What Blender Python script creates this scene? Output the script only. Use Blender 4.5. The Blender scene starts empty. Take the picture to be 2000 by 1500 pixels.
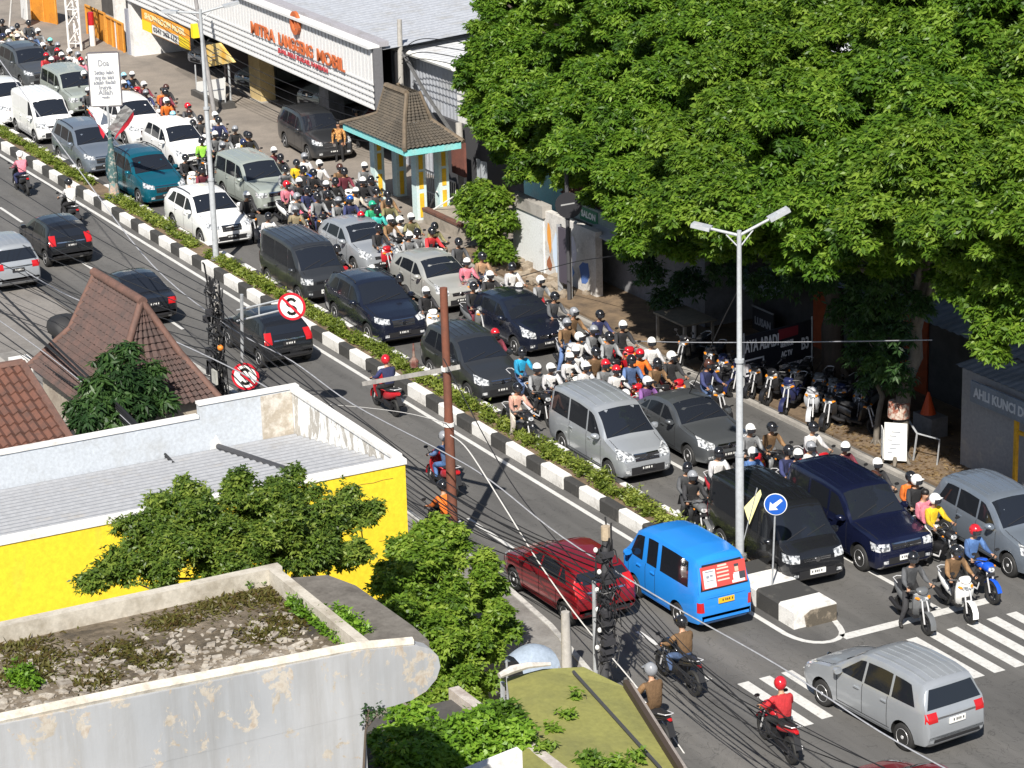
import bpy, bmesh, math, random
import numpy as np
from mathutils import Vector, Matrix
from mathutils.bvhtree import BVHTree
R = math.radians
C = bpy.context.scene.collection
scene = bpy.context.scene

# ------------------------------------------------------------------ camera, sky, sun, exposure
CAM = Vector((70.0, -31.2, 24.2976))
FWD = Vector((-0.84496897, 0.43780732, -0.30716802))
RGT = Vector((0.46789851, 0.88333563, -0.02809185))
DWN = Vector((0.25903363, -0.1674602, -0.95124059))
FPX = 5199.75
cd = bpy.data.cameras.new('camera'); cam = bpy.data.objects.new('camera', cd); C.objects.link(cam)
cd.sensor_width = 36.0; cd.lens = FPX / 2000 * 36; cd.clip_end = 1500; cd.clip_start = 0.5
m = Matrix((RGT, -DWN, -FWD)).transposed().to_4x4(); m.translation = CAM
cam.matrix_world = m
scene.camera = cam
SUN_EL, SUN_AZ = R(44), math.atan2(-0.62, 0.78)      # azimuth of the direction towards the sun
w = bpy.data.worlds.new('World'); scene.world = w; w.use_nodes = True
nt = w.node_tree; bg = nt.nodes['Background']
sky = nt.nodes.new('ShaderNodeTexSky'); sky.sky_type = 'NISHITA'; sky.sun_disc = False
sky.sun_elevation = SUN_EL; sky.sun_rotation = math.pi / 2 - SUN_AZ
nt.links.new(sky.outputs[0], bg.inputs[0]); bg.inputs[1].default_value = 0.06
sd = bpy.data.lights.new('sun', 'SUN'); sd.energy = 5.0; sd.angle = R(0.5); sd.color = (1.0, 0.95, 0.87)
sun = bpy.data.objects.new('sun', sd); C.objects.link(sun)
to_sun = Vector((math.cos(SUN_AZ) * math.cos(SUN_EL), math.sin(SUN_AZ) * math.cos(SUN_EL), math.sin(SUN_EL)))
sun.rotation_euler = to_sun.to_track_quat('Z', 'Y').to_euler()
scene.view_settings.view_transform = 'Standard'; scene.view_settings.look = 'None'
scene.view_settings.exposure = 0.62; scene.view_settings.gamma = 1.0
scene.render.engine = 'CYCLES'
scene.cycles.max_bounces = 5; scene.cycles.diffuse_bounces = 2; scene.cycles.transparent_max_bounces = 6
scene.cycles.use_denoising = True

# ------------------------------------------------------------------ helpers
def ray(px, py): return FWD * FPX + RGT * (px - 1000) + DWN * (py - 750)
def G(px, py, z=0.0):                      # a spot of the place on the level z
    v = ray(px, py); return CAM + v * ((z - CAM.z) / v.z)
def GY(px, py, y):                         # a spot of the place on the vertical plane y
    v = ray(px, py); return CAM + v * ((y - CAM.y) / v.y)
def GX(px, py, x):
    v = ray(px, py); return CAM + v * ((x - CAM.x) / v.x)

def tag(o, label=None, cat=None, group=None, kind=None):
    if label: o['label'] = label
    if cat: o['category'] = cat
    if group: o['group'] = group
    if kind: o['kind'] = kind
    return o
def empty(name, loc=(0, 0, 0), rz=0.0, label=None, cat=None, group=None):
    o = bpy.data.objects.new(name, None); C.objects.link(o); o.empty_display_size = .2
    o.location = loc; o.rotation_euler = (0, 0, rz)
    return tag(o, label, cat, group)

class MB:
    def __init__(s): s.v = []; s.f = []; s.m = []; s.cm = 0
    def add(s, vs, fs):
        b = len(s.v); s.v += [tuple(v) for v in vs]
        for f in fs: s.f.append(tuple(b + i for i in f)); s.m.append(s.cm)
        return s
    def box(s, x0, x1, y0, y1, z0, z1):
        vs = [(x, y, z) for z in (z0, z1) for y in (y0, y1) for x in (x0, x1)]
        return s.add(vs, [(0, 2, 3, 1), (4, 5, 7, 6), (0, 1, 5, 4), (2, 6, 7, 3), (0, 4, 6, 2), (1, 3, 7, 5)])
    def obox(s, c, ax, ay, az):            # oriented box: centre and three half-axes
        c, ax, ay, az = map(Vector, (c, ax, ay, az))
        vs = [c + ax * i + ay * j + az * k for k in (-1, 1) for j in (-1, 1) for i in (-1, 1)]
        return s.add(vs, [(0, 2, 3, 1), (4, 5, 7, 6), (0, 1, 5, 4), (2, 6, 7, 3), (0, 4, 6, 2), (1, 3, 7, 5)])
    def beam(s, a, b, w, h, up=(0, 0, 1)):
        a, b, up = Vector(a), Vector(b), Vector(up)
        d = (b - a); l = d.length; d.normalize()
        sd = d.cross(up)
        if sd.length < 1e-4: sd = d.cross(Vector((1, 0, 0)))
        sd.normalize(); u = sd.cross(d)
        return s.obox((a + b) / 2, d * l / 2, sd * w / 2, u * h / 2)
    def tube(s, pts, r, n=8, cap=True):
        pts = [Vector(p) for p in pts]; rs = r if isinstance(r, (list, tuple)) else [r] * len(pts)
        rings = []; prev = None
        for i, p in enumerate(pts):
            d = (pts[min(i + 1, len(pts) - 1)] - pts[max(i - 1, 0)])
            d = d.normalized() if d.length > 1e-9 else Vector((0, 0, 1))
            if prev is None:
                a = d.cross(Vector((0, 0, 1)));
                if a.length < 1e-3: a = d.cross(Vector((1, 0, 0)))
                a.normalize()
            else:
                a = prev - d * prev.dot(d)
                if a.length < 1e-5: a = d.cross(Vector((0.3, 1, 0.2)))
                a.normalize()
            prev = a; b = d.cross(a)
            rings.append([p + (a * math.cos(t) + b * math.sin(t)) * rs[i] for t in [2 * math.pi * k / n for k in range(n)]])
        return s.rings(rings, cap)
    def rings(s, rings, cap=True, closed=True):
        n = len(rings[0]); vs = [v for r_ in rings for v in r_]; fs = []
        for i in range(len(rings) - 1):
            for k in range(n if closed else n - 1):
                k2 = (k + 1) % n
                fs.append((i * n + k, i * n + k2, (i + 1) * n + k2, (i + 1) * n + k))
        if cap: fs.append(tuple(range(n))[::-1]); fs.append(tuple((len(rings) - 1) * n + k for k in range(n)))
        return s.add(vs, fs)
    def lathe(s, prof, c=(0, 0, 0), axis='z', n=16, cap=True):   # prof = [(radius, height)]
        c = Vector(c); rings = []
        for r_, h in prof:
            ring = []
            for k in range(n):
                t = 2 * math.pi * k / n; a, b = r_ * math.cos(t), r_ * math.sin(t)
                ring.append(c + (Vector((a, b, h)) if axis == 'z' else Vector((b, h, a)) if axis == 'y' else Vector((h, a, b))))
            rings.append(ring)
        return s.rings(rings, cap)
    def prism(s, poly, d):                 # polygon of 3-D points pushed along d
        d = Vector(d); a = [Vector(p) for p in poly]; b = [p + d for p in a]; n = len(a)
        return s.add(a + b, [tuple(range(n))[::-1], tuple(range(n, 2 * n))] + [(i, (i + 1) % n, n + (i + 1) % n, n + i) for i in range(n)])
    def quad(s, *p): return s.add(p, [tuple(range(len(p)))])
    def grid(s, rows):
        n = len(rows[0]); return s.add([p for r_ in rows for p in r_], [(i * n + k, i * n + k + 1, (i + 1) * n + k + 1, (i + 1) * n + k) for i in range(len(rows) - 1) for k in range(n - 1)])
    def ball(s, c, rx, ry=None, rz=None, n=10, mlat=7):
        ry = ry or rx; rz = rz or rx; c = Vector(c); rings = []
        for i in range(mlat + 1):
            p = math.pi * (i / mlat - .5) * .995
            rings.append([c + Vector((rx * math.cos(p) * math.cos(2 * math.pi * k / n), ry * math.cos(p) * math.sin(2 * math.pi * k / n), rz * math.sin(p))) for k in range(n)])
        return s.rings(rings)
    def loft(s, secs, n=12, e=2.6):        # sections (x, y, z, half width, half height), superellipse
        rings = []
        for x, y, z, hw, hh in secs:
            ring = []
            for k in range(n):
                t = 2 * math.pi * k / n; a, b = math.cos(t), math.sin(t)
                ring.append((x, y + hw * math.copysign(abs(a) ** (2 / e), a), z + hh * math.copysign(abs(b) ** (2 / e), b)))
            rings.append(ring)
        return s.rings(rings)
    def mesh(s, name, smooth=0):
        me = bpy.data.meshes.new(name); me.from_pydata(s.v, [], s.f); me.update()
        bm = bmesh.new(); bm.from_mesh(me); bmesh.ops.recalc_face_normals(bm, faces=bm.faces); bm.to_mesh(me); bm.free()
        if any(s.m): me.polygons.foreach_set('material_index', s.m)
        if smooth:
            me.polygons.foreach_set('use_smooth', [True] * len(me.polygons)); me.set_sharp_from_angle(angle=R(smooth))
        return me
    def build(s, name, mat, parent=None, smooth=0):     # world-space geometry; a top-level mesh gets its origin at its base
        off = Vector((0, 0, 0))
        if parent is None and s.v:
            a = np.array(s.v); off = Vector(((a[:, 0].min() + a[:, 0].max()) / 2, (a[:, 1].min() + a[:, 1].max()) / 2, a[:, 2].min()))
            s.v = [tuple(v) for v in (a - np.array(off))]
        me = s.mesh(name, smooth)
        for mm in (mat if isinstance(mat, (list, tuple)) else [mat]): me.materials.append(mm)
        o = bpy.data.objects.new(name, me); C.objects.link(o); o.location = off
        if parent: o.parent = parent; o.matrix_parent_inverse = wm(parent).inverted()
        return o
def wm(o):
    b = Matrix.Translation(o.location) @ o.rotation_euler.to_matrix().to_4x4()
    return (wm(o.parent) @ o.matrix_parent_inverse @ b) if o.parent else b
def text_mb(mb, body, size, origin, right, up, depth=.02, bold=.0, align='CENTER', width=None):
    cu = bpy.data.curves.new('t', 'FONT'); cu.body = body; cu.size = size; cu.align_x = align; cu.align_y = 'CENTER'; cu.extrude = depth / 2; cu.offset = bold
    cu.resolution_u = 3
    o = bpy.data.objects.new('t', cu); C.objects.link(o)
    dg = bpy.context.evaluated_depsgraph_get(); me = bpy.data.meshes.new_from_object(o.evaluated_get(dg))
    right = Vector(right).normalized(); up = Vector(up).normalized(); n = right.cross(up); origin = Vector(origin)
    xs = [v.co.x for v in me.vertices]; k = 1.0
    if width and xs: k = width / max(1e-6, max(xs) - min(xs))
    mb.add([origin + right * v.co.x * k + up * v.co.y + n * v.co.z for v in me.vertices], [tuple(p.vertices) for p in me.polygons])
    bpy.data.objects.remove(o); bpy.data.meshes.remove(me); bpy.data.curves.remove(cu)
    return mb
def ibeam(a, b, w, h): return MB().beam(a, b, w, h)

# ------------------------------------------------------------------ materials
MATS = {}
def mat(name, col, rough=.6, metal=0., coat=0., spec=.5):
    if name in MATS: return MATS[name]
    mm = bpy.data.materials.new(name); mm.use_nodes = True; b = mm.node_tree.nodes['Principled BSDF']
    b.inputs['Base Color'].default_value = (*col, 1); b.inputs['Roughness'].default_value = rough; b.inputs['Metallic'].default_value = metal
    b.inputs['Coat Weight'].default_value = coat; b.inputs['Coat Roughness'].default_value = .06
    b.inputs['Specular IOR Level'].default_value = spec
    MATS[name] = mm; return mm
def nodes(mm): return mm.node_tree.nodes, mm.node_tree.links, mm.node_tree.nodes['Principled BSDF']
def noise(mm, scale, detail=6, rough=.6, stretch=(1, 1, 1), dist=0.):
    N, L, b = nodes(mm); tc = N.new('ShaderNodeTexCoord'); mp = N.new('ShaderNodeMapping'); nz = N.new('ShaderNodeTexNoise')
    mp.inputs['Scale'].default_value = stretch; nz.inputs['Scale'].default_value = scale; nz.inputs['Detail'].default_value = detail
    nz.inputs['Roughness'].default_value = rough; nz.inputs['Distortion'].default_value = dist
    L.new(tc.outputs['Object'], mp.inputs[0]); L.new(mp.outputs[0], nz.inputs['Vector']); return nz.outputs['Fac']
def ramp(mm, fac, stops):
    N, L, b = nodes(mm); r_ = N.new('ShaderNodeValToRGB'); e = r_.color_ramp.elements
    while len(e) < len(stops): e.new(.5)
    for i, (p, c) in enumerate(stops): e[i].position = p; e[i].color = (*c, 1) if len(c) == 3 else c
    L.new(fac, r_.inputs[0]); return r_.outputs[0]
def mix(mm, fac, a, c, mode='MIX'):
    N, L, b = nodes(mm); x = N.new('ShaderNodeMix'); x.data_type = 'RGBA'; x.blend_type = mode
    for sck, val in ((x.inputs[0], fac), (x.inputs[6], a), (x.inputs[7], c)):
        if isinstance(val, (int, float)): sck.default_value = val
        elif isinstance(val, tuple): sck.default_value = (*val, 1)
        else: L.new(val, sck)
    return x.outputs[2]
def setcol(mm, o): nodes(mm)[1].new(o, nodes(mm)[2].inputs['Base Color'])
def bump(mm, fac, strength=.3, dist=.02):
    N, L, b = nodes(mm); bp = N.new('ShaderNodeBump'); bp.inputs['Strength'].default_value = strength; bp.inputs['Distance'].default_value = dist
    L.new(fac, bp.inputs['Height']); L.new(bp.outputs[0], b.inputs['Normal'])
def weathered(name, c, dirt, scale=1.2, lo=.42, hi=.72, rough=.8, fine=14, metal=0., stretch=(1, 1, 1), amount=1.0):
    if name in MATS: return MATS[name]
    mm = mat(name, c, rough, metal)
    a = ramp(mm, noise(mm, scale, 9, .68, stretch), [(lo, (0, 0, 0)), (hi, (amount,) * 3)])
    f = ramp(mm, noise(mm, fine, 5, .7), [(.3, (.8, .8, .8)), (.75, (1.1, 1.1, 1.1))])
    setcol(mm, mix(mm, 1.0, mix(mm, a, c, dirt), f, 'MULTIPLY')); bump(mm, noise(mm, fine * 2, 4), .25, .01)
    return mm

glass = mat('dark_glass', (.014, .017, .024), .04, 0, 0, .6)
for nm_, col_, t_ in (('tint', None, 0),): pass
sideglass = mat('side_glass', (.012, .014, .018), .06, 0, 0, .25)
black_pl = mat('black_plastic', (.018, .018, .02), .5)
dark_in = mat('dark_void', (.008, .008, .008), .9)
rubber = mat('rubber', (.02, .02, .02), .75)
alloy = mat('alloy', (.62, .62, .63), .38, .25)
chrome = mat('chrome', (.75, .75, .77), .18, 1.)
lamp_gl = mat('headlamp_glass', (.72, .74, .76), .12, .25, .6)
setcol(lamp_gl, ramp(lamp_gl, noise(lamp_gl, 13, 2, .5), [(.42, (.16, .17, .18)), (.52, (.62, .64, .66)), (.7, (.82, .83, .84))]))
tail_red = mat('tail_lamp_red', (.45, .012, .015), .2, 0, .6)
amber = mat('amber', (.75, .25, .02), .25)
plate_w = mat('plate_white', (.75, .75, .72), .5)
plate_k = mat('plate_black', (.025, .025, .028), .5)
plate_y = mat('plate_yellow', (.8, .45, .02), .5)
def paint(name, c, metal=.35, rough=.32, coat=.7):
    if name in MATS: return MATS[name]
    mm = mat(name, c, rough, metal, coat)
    d = ramp(mm, noise(mm, 2.2, 6, .7), [(.35, tuple(x * .95 for x in c)), (.7, tuple(min(1, x * 1.02) for x in c))]); setcol(mm, d)
    return mm
P_SIL = paint('paint_silver', (.40, .425, .455), .45, .36)
P_GRY = paint('paint_grey', (.13, .14, .15), .6, .36)
P_DGR = paint('paint_dark_grey', (.05, .054, .06), .5, .34)
P_BLK = paint('paint_black', (.014, .015, .018), .2, .25)
P_NAV = paint('paint_navy', (.008, .011, .034), .2, .25)
P_INK = paint('paint_blue_black', (.012, .015, .028), .2, .25)
P_WHT = paint('paint_white', (.78, .78, .77), 0., .3)
P_TEA = paint('paint_teal', (.006, .13, .19), .45, .3)
P_RED = paint('paint_red', (.24, .008, .014), .35, .3)
P_BLU = paint('paint_sky_blue', (.016, .22, .68), 0., .38)
P_SGR = paint('paint_silver_green', (.40, .44, .40), .35, .38)
P_STL = paint('paint_steel_blue', (.20, .235, .285), .45, .34)
P_BEI = paint('paint_warm_silver', (.46, .46, .43), .4, .36)
def colour(name, c, rough=.35, coat=.5): return mat(name, c, rough, 0, coat)
BC = dict(black=colour('bike_black', (.015, .015, .017)), red=colour('bike_red', (.42, .012, .02)), white=colour('bike_white', (.78, .78, .76)), blue=colour('bike_blue', (.01, .08, .5)), grey=colour('bike_grey', (.12, .125, .13)), silver=colour('bike_silver', (.42, .43, .45)), pink=colour('bike_pink', (.62, .12, .2)), navy=colour('bike_navy', (.015, .02, .07)), green=colour('bike_green', (.02, .3, .1)))
# ================================================================== foliage
def leaf_mat(name, c0, c1, c2, rough=.45, trans=.35):
    mm = mat(name, c1, rough); N, L, b = nodes(mm); at = N.new('ShaderNodeAttribute'); at.attribute_name = 'tint'
    col = ramp(mm, at.outputs['Fac'], [(0., c0), (.5, c1), (1., c2)]); setcol(mm, col); b.inputs['Specular IOR Level'].default_value = .35
    tr = N.new('ShaderNodeBsdfTranslucent'); L.new(mix(mm, 1., col, (1.25, 1.35, .55), 'MULTIPLY'), tr.inputs[0]); ms = N.new('ShaderNodeMixShader'); ms.inputs[0].default_value = trans
    L.new(b.outputs[0], ms.inputs[1]); L.new(tr.outputs[0], ms.inputs[2]); L.new(ms.outputs[0], N['Material Output'].inputs[0]); return mm
LEAF_A = leaf_mat('leaf_canopy', (.036, .088, .010), (.090, .182, .015), (.185, .29, .034))
LEAF_Y = leaf_mat('leaf_canopy_yellowish', (.040, .090, .010), (.098, .184, .016), (.195, .29, .036))
LEAF_B = leaf_mat('leaf_bush', (.055, .11, .012), (.13, .225, .022), (.25, .34, .05))
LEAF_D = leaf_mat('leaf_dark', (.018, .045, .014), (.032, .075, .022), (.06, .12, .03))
LEAF_M = leaf_mat('leaf_bush_mid', (.045, .085, .014), (.10, .165, .024), (.21, .27, .045))
LEAF_H = leaf_mat('leaf_hedge', (.075, .11, .015), (.16, .21, .03), (.29, .33, .07))
LEAF_G = leaf_mat('leaf_grass', (.06, .12, .012), (.13, .26, .02), (.22, .36, .04))
bark = weathered('bark', (.11, .085, .065), (.045, .038, .03), 3, .4, .7, .95, 18, 0, (1, 1, .25))
bark_pale = weathered('bark_pale', (.20, .175, .145), (.08, .07, .055), 2.5, .4, .7, .95, 14, 0, (1, 1, .3))
def leaves_obj(name, cen, axis, nrm, ln, wd, tint, mm, parent=None, origin=None):
    """n leaves: each a folded four-cornered blade"""
    n = len(cen); axis = axis / np.linalg.norm(axis, axis=1, keepdims=True); nrm = nrm - axis * (nrm * axis).sum(1, keepdims=True); nrm /= np.linalg.norm(nrm, axis=1, keepdims=True) + 1e-9
    sd = np.cross(axis, nrm); ln = ln[:, None]; wd = wd[:, None]
    v = np.empty((n, 4, 3)); v[:, 0] = cen; v[:, 1] = cen + axis * ln * .45 + sd * wd * .5 - nrm * wd * .12; v[:, 2] = cen + axis * ln - nrm * ln * .12; v[:, 3] = cen + axis * ln * .45 - sd * wd * .5 - nrm * wd * .12
    off = np.array(origin if origin is not None else (0, 0, 0)); v -= off
    me = bpy.data.meshes.new(name); me.vertices.add(n * 4); me.vertices.foreach_set('co', v.reshape(-1).astype(np.float32)); me.loops.add(n * 4); me.loops.foreach_set('vertex_index', np.arange(n * 4, dtype=np.int32))
    me.polygons.add(n); me.polygons.foreach_set('loop_start', np.arange(0, n * 4, 4, dtype=np.int32)); me.polygons.foreach_set('loop_total', np.full(n, 4, dtype=np.int32)); me.update(calc_edges=True)
    at = me.attributes.new('tint', 'FLOAT', 'POINT'); at.data.foreach_set('value', np.repeat(np.clip(tint, 0, 1), 4).astype(np.float32))
    me.materials.append(mm); o = bpy.data.objects.new(name, me); C.objects.link(o); o.location = off
    if parent: o.parent = parent; o.matrix_parent_inverse = wm(parent).inverted()
    return o
def foliage(blobs, per, ln=.2, wd=.085, leaflets=6, droop=.45, up=.35, rs=None, shell=.55, flat=1.0):
    """rosettes of leaflets spread over blobs (x, y, z, radius); returns arrays"""
    rs = rs or np.random.RandomState(1); CEN, AX, NR, TI = [], [], [], []
    for b in blobs:
        x, y, z, r = b[:4]; n = int(per * r * r)
        d = rs.normal(size=(n, 3)); d /= np.linalg.norm(d, axis=1, keepdims=True); d[:, 2] = np.where(d[:, 2] < -.35, -d[:, 2], d[:, 2])
        rad = r * (shell + (1 - shell) * rs.rand(n) ** .6); c = np.array([x, y, z]) + d * rad[:, None] * np.array([1, 1, flat]) ; c += rs.normal(size=c.shape) * .06
        t = .5 + .22 * rs.normal(size=n) + .18 * rs.normal()
        for k in range(leaflets):
            a = 2 * np.pi * (k + rs.rand(n)) / leaflets; h = np.stack([np.cos(a), np.sin(a), -droop + .5 * rs.normal(size=n)], 1) + d * .35
            nn = np.tile(np.array([0, 0, 1.]), (n, 1)) * (1 - up) + d * up + rs.normal(size=(n, 3)) * .35
            CEN.append(c); AX.append(h); NR.append(nn); TI.append(t + .08 * rs.normal(size=n))
    c = np.concatenate(CEN); n = len(c)
    return c, np.concatenate(AX), np.concatenate(NR), ln * (.7 + .6 * rs.rand(n)), wd * (.75 + .5 * rs.rand(n)), np.concatenate(TI)
def clumped(blobs, sub, rs, r0=.30, r1=.5):
    """break each blob up into leaf clumps over its upper and outer side, so that gaps stay dark"""
    out = []
    for x, y, z, r in blobs:
        for k in range(max(3, int(sub * r * r))):
            d = rs.normal(size=3); d /= np.linalg.norm(d)
            if d[2] < -.45: d[2] = -d[2]
            q = r * rs.uniform(.72, 1.08); out.append((x + d[0] * q, y + d[1] * q, z + d[2] * q * .85, rs.uniform(r0, r1)))
    return out
def limb(mb, a, b, r0, r1, wob=.25, n=6, seed=0):
    rr = random.Random(seed); a, b = Vector(a), Vector(b); pts = []
    for i in range(n + 1):
        t = i / n; p = a.lerp(b, t) + Vector((rr.uniform(-1, 1), rr.uniform(-1, 1), rr.uniform(-.5, .8))) * wob * math.sin(math.pi * t); pts.append(p)
    mb.tube(pts, [r0 + (r1 - r0) * i / n for i in range(n + 1)], 8); return pts
def make_tree(name, base, label, trunk_top, trunk_r, blobs, per, mm, bm=bark, cat='tree', group=None, limbs=9, near=False, **kw):
    root = empty(name, base, 0, label, cat, group); m_ = MB(); b = Vector(base); tt = Vector(trunk_top)
    pts = limb(m_, b - Vector((0, 0, .05)), tt, trunk_r, trunk_r * .62, .12, 7, int(abs(b.x * 10)))
    for k in range(6):
        t = 2 * math.pi * k / 6 + .3; m_.tube([b + Vector((math.cos(t), math.sin(t), 0)) * trunk_r * 1.9 + Vector((0, 0, -.03)), b + Vector((math.cos(t), math.sin(t), 0)) * trunk_r * .8 + Vector((0, 0, trunk_r * 1.2))], [trunk_r * .18, trunk_r * .4], 6)
    m_.build('trunk', bm, root, 60)
    rr = random.Random(len(blobs)); sel = sorted(blobs, key=lambda q: (Vector(q[:3]) - tt).length)[:limbs] if near else rr.sample(blobs, min(limbs, len(blobs))); m_ = MB()
    for k, q in enumerate(sel):
        limb(m_, pts[-1 - (k % 3)], (q[0], q[1], q[2] - q[3] * .2), trunk_r * .42, trunk_r * .07, .5, 6, k)
    m_.build('limbs', bm, root, 60)
    leaves_obj('crown', *foliage(blobs, per, **kw), mm, root, base)
    return root
# ================================================================== the ground and the roads
def struct(o, name=None): o['kind'] = 'structure'; return o
asphalt = mat('asphalt', (.07, .07, .072), .85)
a_ = ramp(asphalt, noise(asphalt, .35, 8, .62, (.35, 1.6, 1)), [(.3, (.076, .074, .072)), (.5, (.106, .103, .099)), (.72, (.138, .132, .124))])
b_ = ramp(asphalt, noise(asphalt, 60, 3, .8), [(.3, (.78,) * 3), (.7, (1.18,) * 3)]); c_ = ramp(asphalt, noise(asphalt, 1.4, 10, .75, (.3, 1, 1), .6), [(.60, (0, 0, 0)), (.68, (.55,) * 3)])
t_ = ramp(asphalt, noise(asphalt, .9, 4, .55, (.03, 1.5, 1)), [(.38, (.82,) * 3), (.62, (1.1,) * 3)]); k_ = ramp(asphalt, noise(asphalt, 1.1, 3, .5, (1, 1, 1), 2.2), [(.485, (1,) * 3), (.496, (.62,) * 3), (.507, (1,) * 3)])
setcol(asphalt, mix(asphalt, 1., mix(asphalt, 1., mix(asphalt, c_, mix(asphalt, 1., a_, b_, 'MULTIPLY'), (.045, .044, .045)), t_, 'MULTIPLY'), k_, 'MULTIPLY')); bump(asphalt, noise(asphalt, 110, 3), .35, .008)
soil = weathered('bare_soil', (.20, .14, .085), (.09, .065, .045), 1.6, .4, .7, .95, 9)
paving = weathered('forecourt_paving', (.27, .235, .20), (.17, .15, .13), .5, .4, .7, .9, 12)
concrete = weathered('concrete', (.36, .34, .31), (.17, .155, .14), 1.1, .45, .75, .9, 16)
linew = mat('road_paint', (.7, .7, .68), .7)
d_ = ramp(linew, noise(linew, 7, 8, .75), [(.30, (.22, .215, .21)), (.42, (.50, .495, .475)), (.62, (.60, .595, .575))]); setcol(linew, d_)
g_ = MB(); g_.quad((-420, -300, -.03), (260, -300, -.03), (260, 420, -.03), (-420, 420, -.03)); struct(g_.build('ground', weathered('ground_dirt', (.23, .19, .15), (.13, .11, .09), .25, .4, .7, .95, 4)))
rd = MB(); P_ = [(-190, -5.2), (-8, -5.2), (-8, -3.95), (15, -3.95), (20, -4.4), (26, -5.5), (29, -6.2), (36, -14), (36, -60), (62, -60), (62, 60), (34, 60), (30, 12), (26, 9.4), (20, 8.7), (-190, 8.3)]
rd.quad(*[(x, y, .0) for x, y in P_]); struct(rd.build('road', asphalt))
# far side: forecourt, kerb, bare ground under the trees
f_ = MB().box(-120, -11.5, 8.45, 60, -.02, .06); struct(f_.build('forecourt', paving))
f_ = MB().box(-11.5, 24, 8.75, 60, -.02, .05); struct(f_.build('bare_ground', soil))
k_ = MB()
for x in range(-60, 19): k_.box(x + .01, x + .99, 8.28, 8.44, -.02, .11)
struct(k_.build('kerb', concrete))
# near side pavement, bending into the side street
pv = [(-8, -4.1), (15, -4.1), (20, -4.55), (25.6, -5.6), (28.4, -6.4), (34.5, -14), (34.5, -40), (-8, -40)]
f_ = MB(); f_.prism([(x, y, -.02) for x, y in pv], (0, 0, .14)); struct(f_.build('pavement', weathered('pavement_slabs', (.25, .24, .225), (.13, .12, .11), .9, .4, .7, .9, 10)))
k_ = MB()
for (x0, y0), (x1, y1) in zip(pv[:5], pv[1:6]):
    n = max(1, int(math.hypot(x1 - x0, y1 - y0)))
    for i in range(n):
        a = Vector((x0 + (x1 - x0) * (i + .01) / n, y0 + (y1 - y0) * (i + .01) / n, .06)); b = Vector((x0 + (x1 - x0) * (i + .99) / n, y0 + (y1 - y0) * (i + .99) / n, .06)); k_.beam(a + Vector((0, .07, 0)), b + Vector((0, .07, 0)), .14, .17)
struct(k_.build('kerb', weathered('kerb_pale', (.5, .49, .46), (.2, .19, .18), 2, .45, .7)))
f_ = MB().box(-60, -8.02, -40, -5.25, -.02, .025); struct(f_.build('driveway', weathered('driveway_concrete', (.22, .205, .19), (.14, .13, .12), .4, .4, .7, .9, 8)))
# painted markings: sheets 4 mm above the asphalt
mk = MB(); Z = .004
def stripe(x0, x1, y0, y1): mk.quad((x0, y0, Z), (x1, y0, Z), (x1, y1, Z), (x0, y1, Z))
def path_line(pts, w):
    v = [Vector((*p, Z)) for p in pts]; rows = []
    for i, p in enumerate(v):
        d = (v[min(i + 1, len(v) - 1)] - v[max(i - 1, 0)]).normalized(); s_ = d.cross(Vector((0, 0, 1))) * w / 2; rows.append([p - s_, p + s_])
    mk.grid(rows)
stripe(-190, 22.6, -.07, .07); mk2 = mk
path_line([(22.6, 0.0), (23.0, .0), (23.3, .05), (23.55, .14), (23.73, .28), (23.85, .46), (23.89, .66), (23.85, .86), (23.74, 1.03), (23.56, 1.17), (23.3, 1.28), (22.9, 1.40), (20.5, 1.75)], .14)
stripe(23.68, 23.98, 1.0, 5.3); stripe(7.6, 23.66, 3.77, 3.90)
for k in range(12): stripe(-70 + 6.1 * k, -67 + 6.1 * k, 4.3, 4.42)
o = mk.build('road_markings', linew); struct(o)
mk = MB()
for a, b in [((0, 405), (43, 434)), ((150, 508), (181, 528)), ((328, 625), (358, 643)), ((915, 1012), (1012, 1076)), ((1247, 1233), (1286, 1259)), ((1366, 1317), (1385, 1328)), ((560, 779), (612, 814))]:
    p, q = G(*a), G(*b); stripe(p.x, q.x, -2.86, -2.74)
struct(mk.build('lane_markings', linew))
mk = MB()
for k in range(12):
    y = 2.13 + .565 * k; stripe(24.7, 27.2, y, y + .30)
for y, x1 in ((-2.42, 27.3), (-1.86, 27.2), (-1.28, 27.1), (-.7, 27.1), (-.13, 27.1), (.42, 27.1), (1.0, 27.1), (1.56, 24.95)): stripe(24.75, x1, y, y + .29)
struct(mk.build('zebra_crossing', linew))
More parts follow.
